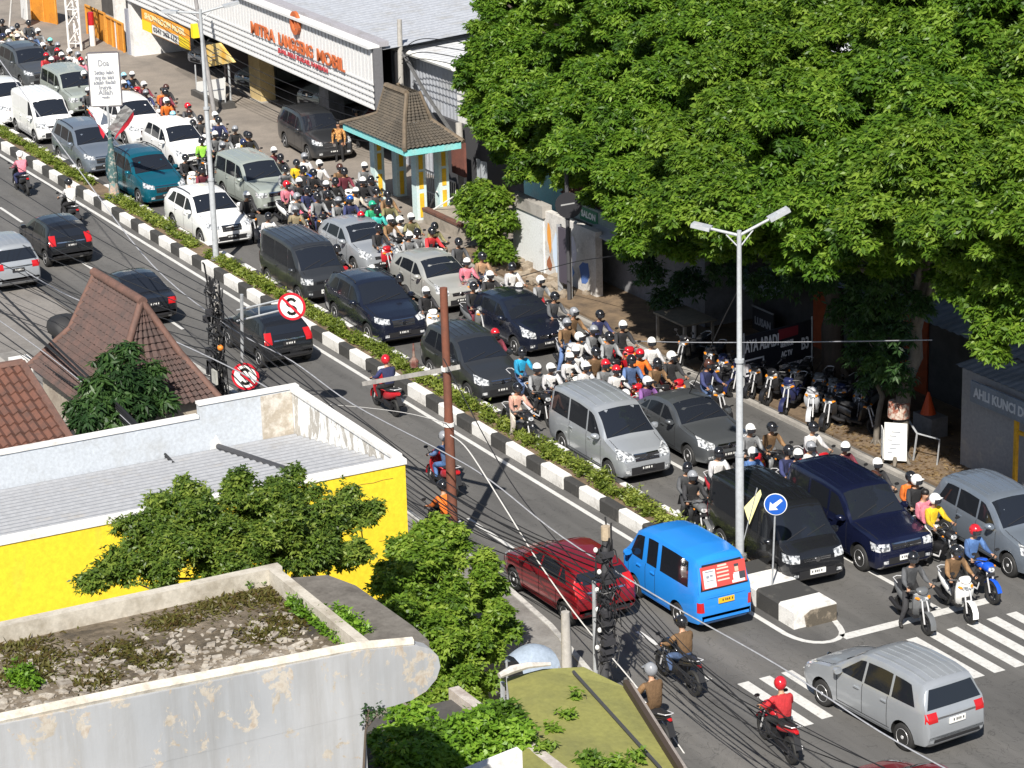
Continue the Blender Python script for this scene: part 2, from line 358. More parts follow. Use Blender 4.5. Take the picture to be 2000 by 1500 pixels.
# median: painted kerb blocks, soil, low shrubs
kw = weathered('kerb_white', (.74, .73, .70), (.34, .32, .29), 3.0, .50, .78, .75, 22)
kb = weathered('kerb_black', (.045, .044, .042), (.15, .14, .125), 3.0, .55, .85, .8, 22)
kg = dict(group='painted kerb blocks of the median')
def block(x0, x1, col, y0=.33, y1=.60, h=.36):
    m_ = MB(); m_.rings([[(x, y0, -.01), (x, y0, h - .04), (x, y0 + .035, h), (x, y1 - .03, h), (x, y1, h - .03), (x, y1, -.01)] for x in (x0 + .006, x1 - .006)])
    o = m_.build('kerb_block', col); tag(o, ('white' if col is kw else 'black') + ' painted kerb block in the near edge of the planted median', 'kerb block', 'kerb blocks along the near edge of the median' + (', white' if col is kw else ', black')); return o
x = 12.74 - 2.056 * 34
while x < 20.4:
    r_ = random.Random(int(x * 10)); j_ = r_.uniform(-.07, .07)
    if x + 1.2 < 20.5: block(x + r_.uniform(0, .03), x + 1.2 + j_, kw, .33 + r_.uniform(-.02, .02), .60, .36 + r_.uniform(-.025, .02))
    if x + 2.056 < 20.6: block(x + 1.2 + j_, x + 2.056, kb, .33 + r_.uniform(-.02, .02), .60, .36 + r_.uniform(-.025, .02))
    x += 2.056
m_ = MB(); x = -57.0; i = 0
mw, mk_ = MB(), MB()
while x < 19.6:
    (mw if i % 2 == 0 else mk_).box(x, x + .99, 1.42, 1.60, -.01, .30); x += 1.0; i += 1
tag(mw.build('median_far_kerb', kw), 'white painted bars of the low kerb on the queue side of the median', 'kerb'); tag(mk_.build('median_far_kerb', kb), 'black painted bars of the low kerb on the queue side of the median', 'kerb')
struct(MB().box(-57, 20.3, .58, 1.44, -.01, .27).build('median_soil', soil))
for x0, x1, col, l in ((19.75, 20.45, kb, 'black solid block of the median under the foremost lamp post'), (20.45, 21.3, kw, 'wide white concrete block of the median behind the blue arrow sign'), (21.3, 22.25, kb, 'wide black concrete block near the tip of the median'), (22.25, 22.9, kw, 'chipped white end block at the tip of the median')):
    m_ = MB(); m_.rings([[(x, .30, -.01), (x, .30, .41), (x, .35, .46), (x, 1.42, .46), (x, 1.47, .41), (x, 1.47, -.01)] for x in (x0 + .006, x1 - .006)]); o = m_.build('median_end_block', col); tag(o, l, 'kerb block')
    if x1 > 22.8:
        m2 = MB(); m2.prism([(22.92, .62, .0), (22.92, 1.44, .0), (22.92, 1.44, .40), (22.92, .74, .40), (22.92, .56, .30)], (.03, 0, 0)); m2.build('chipped_face', weathered('chipped_concrete', (.10, .085, .065), (.30, .25, .19), 4, .5, .65, .9, 20), o)
random.seed(5); np.random.seed(5)
# ================================================================== buildings
zinc = weathered('zinc', (.40, .42, .46), (.32, .315, .30), .8, .5, .8, .5, 6, .15)
zinc_bright = weathered('zinc_bright', (.54, .55, .57), (.40, .37, .33), 1.3, .55, .85, .55, 8, .1)
white_w = weathered('white_wall', (.74, .73, .71), (.42, .39, .35), 1.1, .52, .8, .8, 14)
blueish = weathered('pale_blue_wall', (.52, .56, .61), (.40, .41, .41), 1.0, .5, .8, .8, 12)
yellow_w = weathered('yellow_wall', (.84, .61, .025), (.64, .47, .06), 1.1, .56, .85, .75, 10, 0, (1, 1, .22))
cream_w = weathered('cream_pillar', (.55, .42, .2), (.3, .22, .12), 1.5, .5, .8)
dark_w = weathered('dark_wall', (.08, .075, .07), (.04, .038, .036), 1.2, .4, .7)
grey_w = weathered('grey_wall', (.22, .22, .23), (.10, .095, .09), 1.2, .45, .75, .9, 12)
orange_w = weathered('orange_panel', (.62, .24, .02), (.35, .13, .02), 1.5, .5, .8)
aqua = weathered('aqua_paint', (.22, .62, .62), (.35, .55, .52), 2, .5, .8)
tile_red = weathered('roof_tile', (.105, .063, .054), (.055, .042, .039), 2.4, .40, .68, .85, 16)
tile_brown = weathered('roof_tile_mossy', (.105, .088, .068), (.058, .052, .044), 2.2, .4, .7, .95, 14)
tile_orange = weathered('roof_tile_orange', (.15, .066, .045), (.075, .046, .038), 2.2, .45, .7, .85, 14)
wood_d = mat('dark_wood', (.05, .035, .025), .7)
steel = weathered('galvanised', (.50, .52, .54), (.36, .36, .36), 3, .5, .8, .45, 10, .35)
def tiles(mb, c00, c10, c11, c01, nrow, ncol, amp=.035, step=.03):
    """pan tiles on a roof slope: c00-c10 is the eave, c01-c11 the ridge"""
    c00, c10, c11, c01 = map(Vector, (c00, c10, c11, c01)); n = (c10 - c00).cross(c01 - c00).normalized()
    if n.z < 0: n = -n
    rr = random.Random(int(c00.x * 100)); rows = []
    for j in range(nrow):
        for e in (0, 1):
            v = (j + e * .999) / nrow; row = []
            for i in range(ncol * 4 + 1):
                u = i / (ncol * 4); p = c00.lerp(c10, u).lerp(c01.lerp(c11, u), v)
                row.append(p + n * (amp * math.sin(2 * math.pi * u * ncol) + step * (1 - e) + rr.uniform(-.006, .006)))
            rows.append(row)
    return mb.grid(rows)
def corr(mb, c00, c10, c11, c01, nw, amp=.03, seg=2):
    """corrugated sheet, ridges running from the c00-c10 edge to the c01-c11 edge"""
    c00, c10, c11, c01 = map(Vector, (c00, c10, c11, c01)); n = (c10 - c00).cross(c01 - c00).normalized(); rows = []
    for j in range(seg + 1):
        v = j / seg; row = []
        for i in range(nw * 4 + 1):
            u = i / (nw * 4); k = (0, 1, 1, 0)[i % 4]; row.append(c00.lerp(c10, u).lerp(c01.lerp(c11, u), v) + n * amp * k)
        rows.append(row)
    return mb.grid(rows)
# ---------- the car showroom with its long slatted sign
sh = empty('showroom', (-37, 18, 0), 0, 'long car showroom with a white slatted sign front and a grey metal roof', 'building')
FA, FB = Vector((-54.2, 12.17, 2.8)), Vector((-22.6, 11.2, 2.8)); fd = (FB - FA).normalized(); fn = Vector((fd.y, -fd.x, 0)); FH = 2.42
m_ = MB(); m_.prism([FA, FB, FB + Vector((0, 0, FH)), FA + Vector((0, 0, FH))], -fn * .35)
sf = m_.build('sign_front', weathered('sign_backing', (.14, .14, .15), (.10, .10, .10), .8, .6, .85), sh)
m_ = MB(); L_ = (FB - FA).length; k = 0
while k * .36 < L_:
    p = FA + fd * (k * .36) + fn * .03; m_.beam(p + Vector((0, 0, .02)), p + Vector((0, 0, FH - .02)), .26, .05, tuple(fn)); k += 1
m_.build('vertical_slats', weathered('slat_white', (.70, .70, .70), (.54, .52, .50), .8, .6, .85), sf)
m_ = MB()
for z in (.06, .30, .54, .78, 1.02): m_.beam(FA + Vector((0, 0, z)) + fn * .08, FB + Vector((0, 0, z)) + fn * .08, .03, .075)
m_.beam(FA + Vector((0, 0, FH + .04)) + fn * .0, FB + Vector((0, 0, FH + .04)) + fn * .0, .5, .10); m_.build('horizontal_rails', MATS['slat_white'], sf)
let = mat('sign_orange', (.50, .125, .04), .5); ST = FA + fn * .14
def on_sign(px, py):
    v = ray(px, py); t = (ST - CAM).dot(fn) / v.dot(fn); return CAM + v * t
a, b = on_sign(490, 52), on_sign(672, 132); zt = 4.22; 
for body, p0, p1 in (('MITRA', 489, 536), ('LANGGENG', 543, 611), ('MOBIL', 618, 673)):
    u0, u1 = on_sign(p0, 52 + (p0 - 490) * .44), on_sign(p1, 52 + (p1 - 490) * .44); o_ = (u0 + u1) / 2; o_.z = (a.z + b.z) / 2
    m_ = MB(); text_mb(m_, body, .74, o_, fd, (0, 0, 1), .05, .006, 'CENTER', (u1 - u0).length * .97); m_.build('sign_letters', let, sf)
m_ = MB(); p0, p1 = on_sign(543, 92), on_sign(640, 140); o_ = (p0 + p1) / 2; o_.z = zt - .62; text_mb(m_, 'JUAL BELI TUKAR TAMBAH', .26, o_, fd, (0, 0, 1), .04, .004, 'CENTER', (p1 - p0).length); m_.build('sign_small_letters', mat('sign_red', (.42, .05, .06), .5), sf)
rc = on_sign(577, 52); rc.z = 5.06; m_ = MB(); rings = []
for k in range(25):
    t = 2 * math.pi * k / 24; c_ = rc + fd * .40 * math.cos(t) + Vector((0, 0, .40 * math.sin(t))); r_ = (fd * math.cos(t) + Vector((0, 0, math.sin(t))))
    rings.append([c_ + r_ * .09 * i + fn * .06 * j for i, j in ((-1, -1), (1, -1), (1, 1), (-1, 1))])
m_.rings(rings, cap=False); m_.beam(rc + fd * .05 + Vector((0, 0, -.22)), rc + fd * .05 + Vector((0, 0, .22)), .12, .1, tuple(fn)); m_.build('sign_emblem', let, sf)
m_ = MB(); R0 = FA + Vector((0, .4, FH - .1)); R1 = FB + Vector((0, .4, FH - .1))
corr(m_, R0, R1, R1 + Vector((-1.5, 30, 1.6)), R0 + Vector((-1.5, 30, 1.6)), 70, .05, 6); m_.build('roof', zinc, sh)
m_ = MB().beam(FA + Vector((0, .45, FH + .12)), FB + Vector((0, .45, FH + .12)), .4, .2); m_.build('roof_gutter', weathered('gutter', (.35, .34, .37), (.25, .24, .24), 1, .5, .8), sh)
m_ = MB(); m_.box(-56, -24, 19.5, 19.8, 0, 5.0); m_.build('back_wall', grey_w, sh)
m_ = MB().box(-55.5, -55.1, 12.2, 19.5, 0, 5.0); m_.build('side_wall', white_w, sh)
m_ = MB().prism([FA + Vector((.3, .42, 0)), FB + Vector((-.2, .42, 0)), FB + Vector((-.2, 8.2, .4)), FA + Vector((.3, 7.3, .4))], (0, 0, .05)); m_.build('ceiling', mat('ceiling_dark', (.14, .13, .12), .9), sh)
for k, (px, py, wx, mm, wd) in enumerate(((490, 196, -40.0, cream_w, 1.25), (628, 252, -33.2, grey_w, .95))):
    q = G(px, py); m_ = MB().box(q.x - .15, q.x - .15 + wd, q.y + .05, q.y + .75, .02, 3.0); m_.build('column', mm, sh)
    m_ = MB().box(q.x - .25, q.x + wd - .05, q.y - .05, q.y + .85, .0, .12); m_.build('column_base', concrete, sh)
q = G(252, 110); m_ = MB().box(q.x + .1, q.x + .55, q.y + .1, q.y + 3.2, 0, 2.85); m_.build('end_wall', white_w, sh); m_ = MB().box(q.x - .35, q.x + .06, q.y + .05, q.y + .5, 0, 2.3); m_.build('end_post', weathered('end_grey', (.3, .31, .36), (.2, .2, .22), 1, .5, .8), sh)
m_ = MB()
for z in (1.1, 1.5, 1.9, 2.3): m_.beam((-38.4, 14.9, z), (-29.5, 15.2, z + .5), .05, .05)
m_.build('inner_rails', steel, sh)
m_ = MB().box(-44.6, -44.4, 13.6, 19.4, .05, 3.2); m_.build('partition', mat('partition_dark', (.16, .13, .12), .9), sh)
# yellow and orange banner under the sign front
a, b = GY(278, 36, 12.0), GY(376, 88, 12.0); bn = empty('banner', ((a.x + b.x) / 2, 12.0, 1.8), 0, 'yellow and orange banner with dark lettering below the left end of the sign front', 'banner')
bh = 1.0; aw = Vector((a.x, 11.98, 2.72)); bw = Vector((b.x, 11.86, 2.72)); dv = (bw - aw)
m_ = MB().prism([aw, bw, bw - Vector((0, 0, bh)), aw - Vector((0, 0, bh))], (0, .03, 0)); m_.build('cloth', mat('banner_orange', (.80, .33, .03), .6), bn)
def lay(a, b, z0, z1, off): return [Vector((0, -off, 0)) + aw + dv * t + Vector((0, 0, -z)) for t, z in ((a, z1), (b, z1), (b, z0), (a, z0))]
MB().quad(*lay(.22, .78, .56, .97, .012)).build('white_field', plate_w, bn); MB().quad(*lay(.0, .21, .5, 1.0, .012)).add(lay(.79, 1, .5, 1.0, .012), [(0, 1, 2, 3)]).build('yellow_field', mat('banner_yellow', (.85, .62, .02), .6), bn)
m_ = MB(); text_mb(m_, 'SHOWROOM MOBIL', .40, aw + dv * .5 + Vector((0, -.02, -.27)), dv, (0, 0, 1), .01, .01, 'CENTER', dv.length * .86); m_.build('lettering', mat('banner_cream', (.85, .75, .45), .6), bn)
m_ = MB(); text_mb(m_, '0341 362 112', .3, aw + dv * .5 + Vector((0, -.026, -.76)), dv, (0, 0, 1), .01, .006, 'CENTER', dv.length * .5); m_.build('number', mat('banner_ink', (.06, .06, .08), .6), bn)
# yellow sloping hoarding and white notice board in front of the showroom
q = G(415, 132, 2.2); q = q + Vector((0, 1.3, 0)); bd = empty('hoarding', (q.x, q.y, 0), 0, 'cream and yellow tilted board on a post in front of the showroom', 'sign board')
p0, p1, p2, p3 = GY(402, 131, q.y), GY(456, 122, q.y), GY(427, 84, q.y), GY(403, 88, q.y); MB().prism([p0, p1, p2, p3], (0, .12, 0)).build('board', ramp and weathered('hoarding_cream', (.72, .55, .22), (.7, .38, .05), 1.6, .45, .6), bd)
MB().tube([(p0.x * .25 + p1.x * .75, q.y + .1, .05), (p0.x * .25 + p1.x * .75, q.y + .1, p1.z)], .05).build('post', steel, bd)
m_ = MB()
for k in range(4): m_.quad(*[p0.lerp(p1, .15 + .1 * k + e).lerp(p3.lerp(p2, .15 + .1 * k + e), t) + Vector((0, -.02, 0)) for e, t in ((0, .25 + .15 * k), (.35, .25 + .15 * k), (.35, .30 + .15 * k), (0, .30 + .15 * k))])
m_.build('faded_print', mat('faded_print', (.45, .38, .28), .7), bd)
q = G(420, 205); nb = empty('notice_board', (q.x, q.y, 0), 0, 'white gridded notice board on legs below the cream hoarding', 'sign board')
p0, p1 = GY(384, 202, q.y), GY(438, 195, q.y); p2, p3 = GY(438, 152, q.y), GY(384, 160, q.y); MB().prism([p0, p1, p2, p3], (0, .06, 0)).build('panel', plate_w, nb)
m_ = MB(); c0 = p0.lerp(p1, .5); c1 = p3.lerp(p2, .5); m_.beam(c0 + Vector((0, -.01, 0)), c1 + Vector((0, -.01, 0)), .03, .02, (0, 1, 0)); m_.beam(p0.lerp(p3, .5) + Vector((0, -.01, 0)), p1.lerp(p2, .5) + Vector((0, -.01, 0)), .02, .03); m_.build('grid_lines', mat('print_grey', (.25, .27, .32), .5), nb)
for p in (p0, p1): MB().tube([(p.x, q.y + .05, 0), (p.x, q.y + .05, p2.z)], .035).build('leg', steel, nb)
m_ = MB().box(p0.x - .1, p1.x + .3, q.y - .2, q.y + .4, .05, .32); m_.build('plinth', dark_w, nb)
# lower wing of the showroom towards the gate
wg = empty('shed', (-18, 16, 0), 0, 'pale corrugated shed with a low metal roof behind the gate pavilion', 'building')
a, b = GY(800, 238, 13.2), GY(906, 240, 13.2); t_ = GY(850, 112, 13.2).z
m_ = MB(); corr(m_, (a.x - 1.5, 13.2, .0), (b.x, 13.2, .0), (b.x, 13.2, t_), (a.x - 1.5, 13.2, t_), 22, .035, 1); m_.build('front_wall', zinc, wg)
m_ = MB(); corr(m_, (a.x - 2.0, 12.9, t_ + .02), (-4, 12.9, t_ + .02), (-4, 46, t_ + 1.4), (a.x - 2.0, 46, t_ + 1.4), 50, .04, 4); m_.build('roof', zinc_bright, wg)
m_ = MB().box(b.x, b.x + 3.0, 12.95, 13.3, 0, t_ - .02); m_.build('end_wall', white_w, wg)
m_ = MB().tube([(a.x - .5, 12.85, t_ - .05), (b.x, 12.85, t_ - .02)], .12, 8); m_.build('gutter_pipe', plate_w, wg)
# ---------- upper left corner: orange panels, lattice mast, bollard
q = G(212, 88); op = empty('orange_fence', (q.x, q.y, 0), 0, 'row of orange metal fence panels in the upper left corner', 'fence')
for k, (q0, q1, z) in enumerate((((64, 40), (112, 50), 2.4), ((172, 68), (209, 86), 1.55), ((212, 88), (244, 105), 1.5))):
    a, b = G(*q0), G(*q1); m_ = MB().prism([a, b, b + Vector((0, 0, z)), a + Vector((0, 0, z))], (0, .05, 0)); pn = m_.build('panel', orange_w, op)
    m_ = MB(); d = (b - a); n = max(2, int(d.length / .8))
    for i in range(n + 1): p = a + d * i / n; m_.beam(p + Vector((0, -.04, 0)), p + Vector((0, -.04, z)), .07, .06, (0, 1, 0))
    m_.beam(a + Vector((0, -.04, z)), b + Vector((0, -.04, z)), .08, .08); m_.build('ribs', weathered('orange_rib', (.72, .33, .05), (.5, .2, .03), 2), pn)
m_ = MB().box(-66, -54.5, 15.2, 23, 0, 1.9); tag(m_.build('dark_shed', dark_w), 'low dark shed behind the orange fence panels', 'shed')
m_ = MB().box(-95, -66.5, 15, 20, 0, 2.6); tag(m_.build('pale_wall', weathered('pale_wall', (.42, .38, .33), (.26, .24, .21), .8)), 'long pale wall in the upper left corner', 'wall')
q = G(136, 100); q2 = G(150, 88); ms = empty('lattice_mast', (q.x, q.y, 0), 0, 'white steel lattice mast of a billboard in the upper left', 'mast'); lf = [(q.x - .05, q.y), (q.x + .5, q.y + .45), (q.x - .5, q.y + .5)]
for x, y in lf: MB().tube([(x, y, 0), (x, y, 8)], .06, 8).build('leg', white_w, ms)
m_ = MB()
for k in range(9):
    for i in range(3):
        a, b = lf[i], lf[(i + 1) % 3]; m_.beam((a[0], a[1], .4 + .85 * k), (b[0], b[1], (1.25 if k % 2 else .4) + .85 * k), .05, .05)
        if k % 2 == 0: m_.beam((a[0], a[1], .4 + .85 * k), (b[0], b[1], 1.25 + .85 * k), .05, .05)
m_.build('bracing', white_w, ms)
q = G(155, 90); m_ = MB().lathe([(.16, 0), (.16, 1.7)], (q.x + .6, q.y + .5, 0)); o = m_.build('bollard', white_w); tag(o, 'white bollard with a red top beside the lattice mast', 'bollard'); MB().lathe([(.165, 1.1), (.165, 1.72), (.1, 1.76)], (q.x + .6, q.y + .5, 0)).build('red_top', BC['red'], o)
q = G(50, 52); m_ = MB().prism([(q.x - .6, q.y, .4), (q.x + .6, q.y - .1, .4), (q.x + .7, q.y - .1, 1.7), (q.x - .5, q.y, 1.8)], (0, .08, 0)); o = m_.build('paper_banner', white_w); tag(o, 'crumpled white banner with grey marks in the upper left corner', 'banner')
# ---------- gate pavilion
gp = empty('gate_pavilion', (-17.2, 9.9, 0), 0, 'gate pavilion with a steep mossy tiled roof and aqua and yellow pillars', 'pavilion')
for x, y in ((-19.35, 9.65), (-15.7, 9.62), (-19.35, 10.55), (-15.7, 10.55)):
    h = 2.95; m_ = MB().box(x - .2, x + .2, y - .2, y + .2, .02, h); p = m_.build('pillar', weathered('pillar_pale', (.55, .72, .72), (.6, .66, .62), 2), gp)
    m_ = MB()
    for z0, z1 in ((.25, 1.15), (1.32, 1.95), (2.05, 2.6)):
        m_.box(x + .2, x + .215, y - .085, y + .085, z0, z1)
    m_.build('yellow_inlay', weathered('yellow_inlay', (.80, .50, .02), (.5, .3, .03), 2), p)
    MB().box(x - .28, x + .28, y - .28, y + .28, h - .35, h).build('capital', aqua, p)
    MB().box(x - .26, x + .26, y - .26, y + .26, .0, .16).build('foot', concrete, p)
ex0, ex1, ey0, ey1, ez = -19.7, -14.35, 8.5, 10.7, 3.02
m_ = MB()
for a, b in (((ex0, ey0), (ex1, ey0)), ((ex1, ey0), (ex1, ey1)), ((ex1, ey1), (ex0, ey1)), ((ex0, ey1), (ex0, ey0))): m_.beam((*a, ez), (*b, ez), .06, .24)
m_.build('eaves_board', aqua, gp)
m_ = MB().box(ex0 + .05, ex1 - .05, ey0 + .05, ey1 - .05, ez - .02, ez + .02); m_.build('soffit', wood_d, gp)
u0, u1, v0, v1, uz = -18.0, -15.75, 9.15, 10.25, 3.75; ry = 9.65; ra_, rb_ = GY(766, 168, ry), GY(806, 172, ry); r0, r1, rz_ = ra_.x, rb_.x, (ra_.z + rb_.z) / 2 - .05
m_ = MB(); lo = [(ex0 - .08, ey0 - .08, ez + .14), (ex1 + .08, ey0 - .08, ez + .14), (ex1 + .08, ey1 + .08, ez + .14), (ex0 - .08, ey1 + .08, ez + .14)]; md = [(u0, v0, uz), (u1, v0, uz), (u1, v1, uz), (u0, v1, uz)]; tp = [(r0, ry - .25, rz_), (r1, ry - .25, rz_), (r1, ry + .25, rz_), (r0, ry + .25, rz_)]
for i in range(4): j = (i + 1) % 4; tiles(m_, lo[i], lo[j], md[j], md[i], 9, 18 if i % 2 == 0 else 13, .03, .04)
m_.build('lower_roof', tile_brown, gp)
m_ = MB()
for i in range(4): j = (i + 1) % 4; tiles(m_, md[i], md[j], tp[j], tp[i], 10, 10 if i % 2 == 0 else 6, .03, .05)
m_.build('upper_roof', tile_brown, gp)
m_ = MB()
for i in range(4):
    m_.tube([lo[i], Vector(lo[i]).lerp(Vector(md[i]), .6) - Vector((0, 0, .02)), md[i]], .09, 6); m_.tube([md[i], tp[i]], .08, 6)
m_.tube([tp[0], tp[1]], .12, 6); m_.build('ridge_caps', weathered('ridge_cap', (.17, .13, .09), (.09, .075, .055), 3), gp)
# railing between the pillars, raised terrace, banners hung inside
rl = empty('railing', (-15, 11.5, 0), 0, 'white metal railing and ramp handrail beside the gate pavilion', 'railing'); m_ = MB()
for x0, y0, x1, y1 in ((-19.1, 11.2, -15.9, 11.2), (-15.4, 11.3, -12.6, 11.6)):
    n = int(abs(x1 - x0) / .16); m_.beam((x0, y0, 1.25), (x1, y1, 1.25), .05, .05); m_.beam((x0, y0, .45), (x1, y1, .45), .05, .05)
    for i in range(n + 1): t = i / n; m_.tube([(x0 + (x1 - x0) * t, y0 + (y1 - y0) * t, .1), (x0 + (x1 - x0) * t, y0 + (y1 - y0) * t, 1.25)], .016, 5)
m_.tube([(-16.9, 10.6, .2), (-15.9, 10.4, 1.0), (-15.4, 10.2, 1.15)], .03, 6); m_.tube([(-15.3, 9.9, .5), (-14.2, 10.4, 1.25), (-13.1, 10.9, 1.2)], .03, 6); m_.build('bars', white_w, rl)
o = MB().box(-15.4, -12.4, 9.6, 13, .02, .55).build('terrace', weathered('terrace_stone', (.34, .30, .25), (.2, .18, .15), 2)); tag(o, 'low stone terrace with an orange rim beside the gate pavilion', 'terrace'); MB().box(-15.42, -12.38, 9.56, 9.8, .55, .64).build('orange_rim', tile_orange, o)
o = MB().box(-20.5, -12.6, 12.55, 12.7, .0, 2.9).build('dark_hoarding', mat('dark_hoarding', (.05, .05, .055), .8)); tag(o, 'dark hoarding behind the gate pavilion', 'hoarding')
for k, (x, y, w_, c, l) in enumerate(((-18.2, 11.5, 1.1, (.13, .13, .15), 'grey cloth hung at the left inside the gate pavilion'), (-14.9, 11.6, .9, (.26, .28, .30), 'grey and white banner hung at the right of the pavilion pillar'))):
    m_ = MB(); m_.grid([[(x + w_ * i / 6, y + .05 * math.sin(i * 1.7), z) for i in range(7)] for z in (1.0, 1.6, 2.3)]); tag(m_.build('hung_cloth', mat('cloth_%d' % k, c, .8)), l, 'banner')
q = GY(893, 298, 11.9); o = MB().box(q.x - .5, q.x + .55, 11.9, 12.0, q.z - .85, q.z + .45).build('brown_board', weathered('brown_board', (.20, .075, .055), (.12, .05, .04), 2)); tag(o, 'reddish brown board at the right end of the pavilion eaves', 'sign board'); MB().tube([(q.x + .3, 12.05, .05), (q.x + .3, 12.05, q.z)], .06).build('post', steel, o)
# aqua wall, white gate wall with murals, house with the orange tiled roof
o = MB().box(-12.0, -8.9, 12.0, 12.3, 0, 3.3).build('aqua_wall', weathered('aqua_wall', (.30, .62, .66), (.45, .55, .55), 1, .5, .75)); tag(o, 'pale aqua wall half hidden by the tree beside the pavilion', 'wall')
m_ = MB().box(-12.05, -8.85, 11.95, 12.35, 3.3, 3.42); m_.build('coping', concrete, o)
mural = weathered('mural_white', (.66, .68, .68), (.30, .27, .23), 2.2, .55, .8, .85, 16)
gw = empty('gate_wall', (-7.5, 10.3, 0), 0, 'weathered white gate wall with blue and orange mural patches under the tree', 'wall')
a = G(1010, 512, .05); MB().box(-9.1, -6.9, 10.0, 10.25, .02, 2.0).build('wall', mural, gw); MB().box(-9.2, -6.8, 9.93, 10.3, 2.0, 2.42).build('lintel', concrete, gw)
MB().box(-6.9, -3.4, 10.05, 10.3, .02, 2.25).build('wall', weathered('mural_panel', (.60, .58, .55), (.28, .25, .22), 1.6, .5, .75), gw)
mu = [((-6.7, -6.4, .9, 1.9), (.70, .30, .05)), ((-6.35, -5.9, .3, 1.6), (.55, .65, .78)), ((-5.85, -5.5, .2, 1.3), (.70, .70, .74)), ((-5.4, -4.9, .2, .9), (.10, .22, .5)), ((-5.3, -4.6, .8, 1.7), (.62, .60, .66)), ((-4.5, -3.8, .2, 1.2), (.08, .16, .42)), ((-6.75, -6.4, .2, .7), (.3, .11, .05))]
rr = random.Random(4)
for (x0, x1, z0, z1), c in mu:
    m_ = MB(); cx, cz = (x0 + x1) / 2, (z0 + z1) / 2; m_.quad(*[(cx + (x1 - x0) / 2 * math.cos(t) * rr.uniform(.7, 1.25), 10.044, cz + (z1 - z0) / 2 * math.sin(t) * rr.uniform(.7, 1.25)) for t in [2 * math.pi * k / 9 for k in range(9)]]); m_.build('mural_patch', mat('mural_%d' % len(MATS), c, .8), gw)
hs = empty('tiled_house', (-3, 13.5, 0), 0, 'old house with an orange tiled roof and a green painted board, half under the tree', 'house')
MB().box(-7.0, 1.5, 11.2, 16, 0, 2.6).build('wall', grey_w, hs); m_ = MB(); tiles(m_, (-7.3, 10.9, 2.65), (1.8, 10.9, 2.65), (1.8, 14.0, 4.6), (-7.3, 14.0, 4.6), 12, 26, .03, .035); m_.build('roof', tile_orange, hs)
MB().box(-6.2, -2.6, 10.62, 10.72, 2.15, 2.72).build('sign_strip', weathered('sign_strip', (.30, .36, .33), (.2, .22, .2), 1.5), hs); m_ = MB(); m_.box(-5.4, -4.2, 10.60, 10.615, 2.22, 2.65); sg = m_.build('green_panel', mat('panel_green', (.03, .17, .09), .6), hs)
m_ = MB(); text_mb(m_, 'SALON', .3, (-4.8, 10.59, 2.43), (1, 0, 0), (0, 0, 1), .01, .01, 'CENTER', .95); m_.build('lettering', plate_w, sg)
m_ = MB(); m_.prism([(-4.3, 10.2, 2.05), (-.8, 10.2, 2.0), (-.8, 11.3, 2.5), (-4.3, 11.3, 2.5)], (0, 0, .05)); m_.build('awning', zinc, hs)
# rubble and weeds at the foot of the wall
m_ = MB(); rr = random.Random(9)
for k in range(60):
    x, y = rr.uniform(-9.5, -3.5), rr.uniform(9.0, 9.95); s = rr.uniform(.05, .2); m_.obox((x, y, .06 + s * .4), Vector((s, rr.uniform(-.05, .05), 0)), Vector((0, s * .7, .02)), Vector((0, 0, s * .5)))
o = m_.build('rubble', weathered('rubble', (.34, .28, .21), (.16, .13, .1), 3)); tag(o, 'broken bricks and rubble heaped at the foot of the white gate wall', 'rubble', None, 'stuff')
# ---------- shaded shops under the canopy
sp = empty('shop_row', (9, 14, 0), 0, 'row of low shops in deep shade under the trees, with orange doors', 'building')
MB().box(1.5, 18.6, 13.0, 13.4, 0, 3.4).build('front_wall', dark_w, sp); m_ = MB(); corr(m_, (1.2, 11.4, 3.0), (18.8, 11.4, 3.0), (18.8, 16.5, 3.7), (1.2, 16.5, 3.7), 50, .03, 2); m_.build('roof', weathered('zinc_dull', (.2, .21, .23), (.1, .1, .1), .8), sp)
for a in ((1590, 640, 650, 760), (1760, 700, 810, 830)):
    p, q = GY(a[0], a[1], 12.97), GY(a[2] if a[2] > a[0] else a[0] + 50, a[3], 12.97); MB().box(p.x, p.x + 1.3, 12.93, 12.985, .05, 2.5).build('door', weathered('door_orange', (.38, .07, .015), (.2, .04, .01), 2), sp)
for px, l in ((1285, 'blue'), ):
    q = GY(px, 560, 12.2); o = MB().box(q.x - .35, q.x + .35, 12.2, 12.25, q.z - .5, q.z + .5).build('blue_banner', mat('banner_blue', (.06, .14, .38), .7)); tag(o, 'small blue banner hanging in the shade under the trees', 'banner')
m_ = MB(); a = GY(1492, 560, 11.8); corr(m_, (a.x - .9, 11.4, a.z - .15), (a.x + .9, 11.4, a.z - .15), (a.x + .9, 12.6, a.z + .3), (a.x - .9, 12.6, a.z + .3), 9, .03, 1); o = m_.build('awning', zinc); tag(o, 'small corrugated awning in the shade right of the foremost lamp post', 'awning')
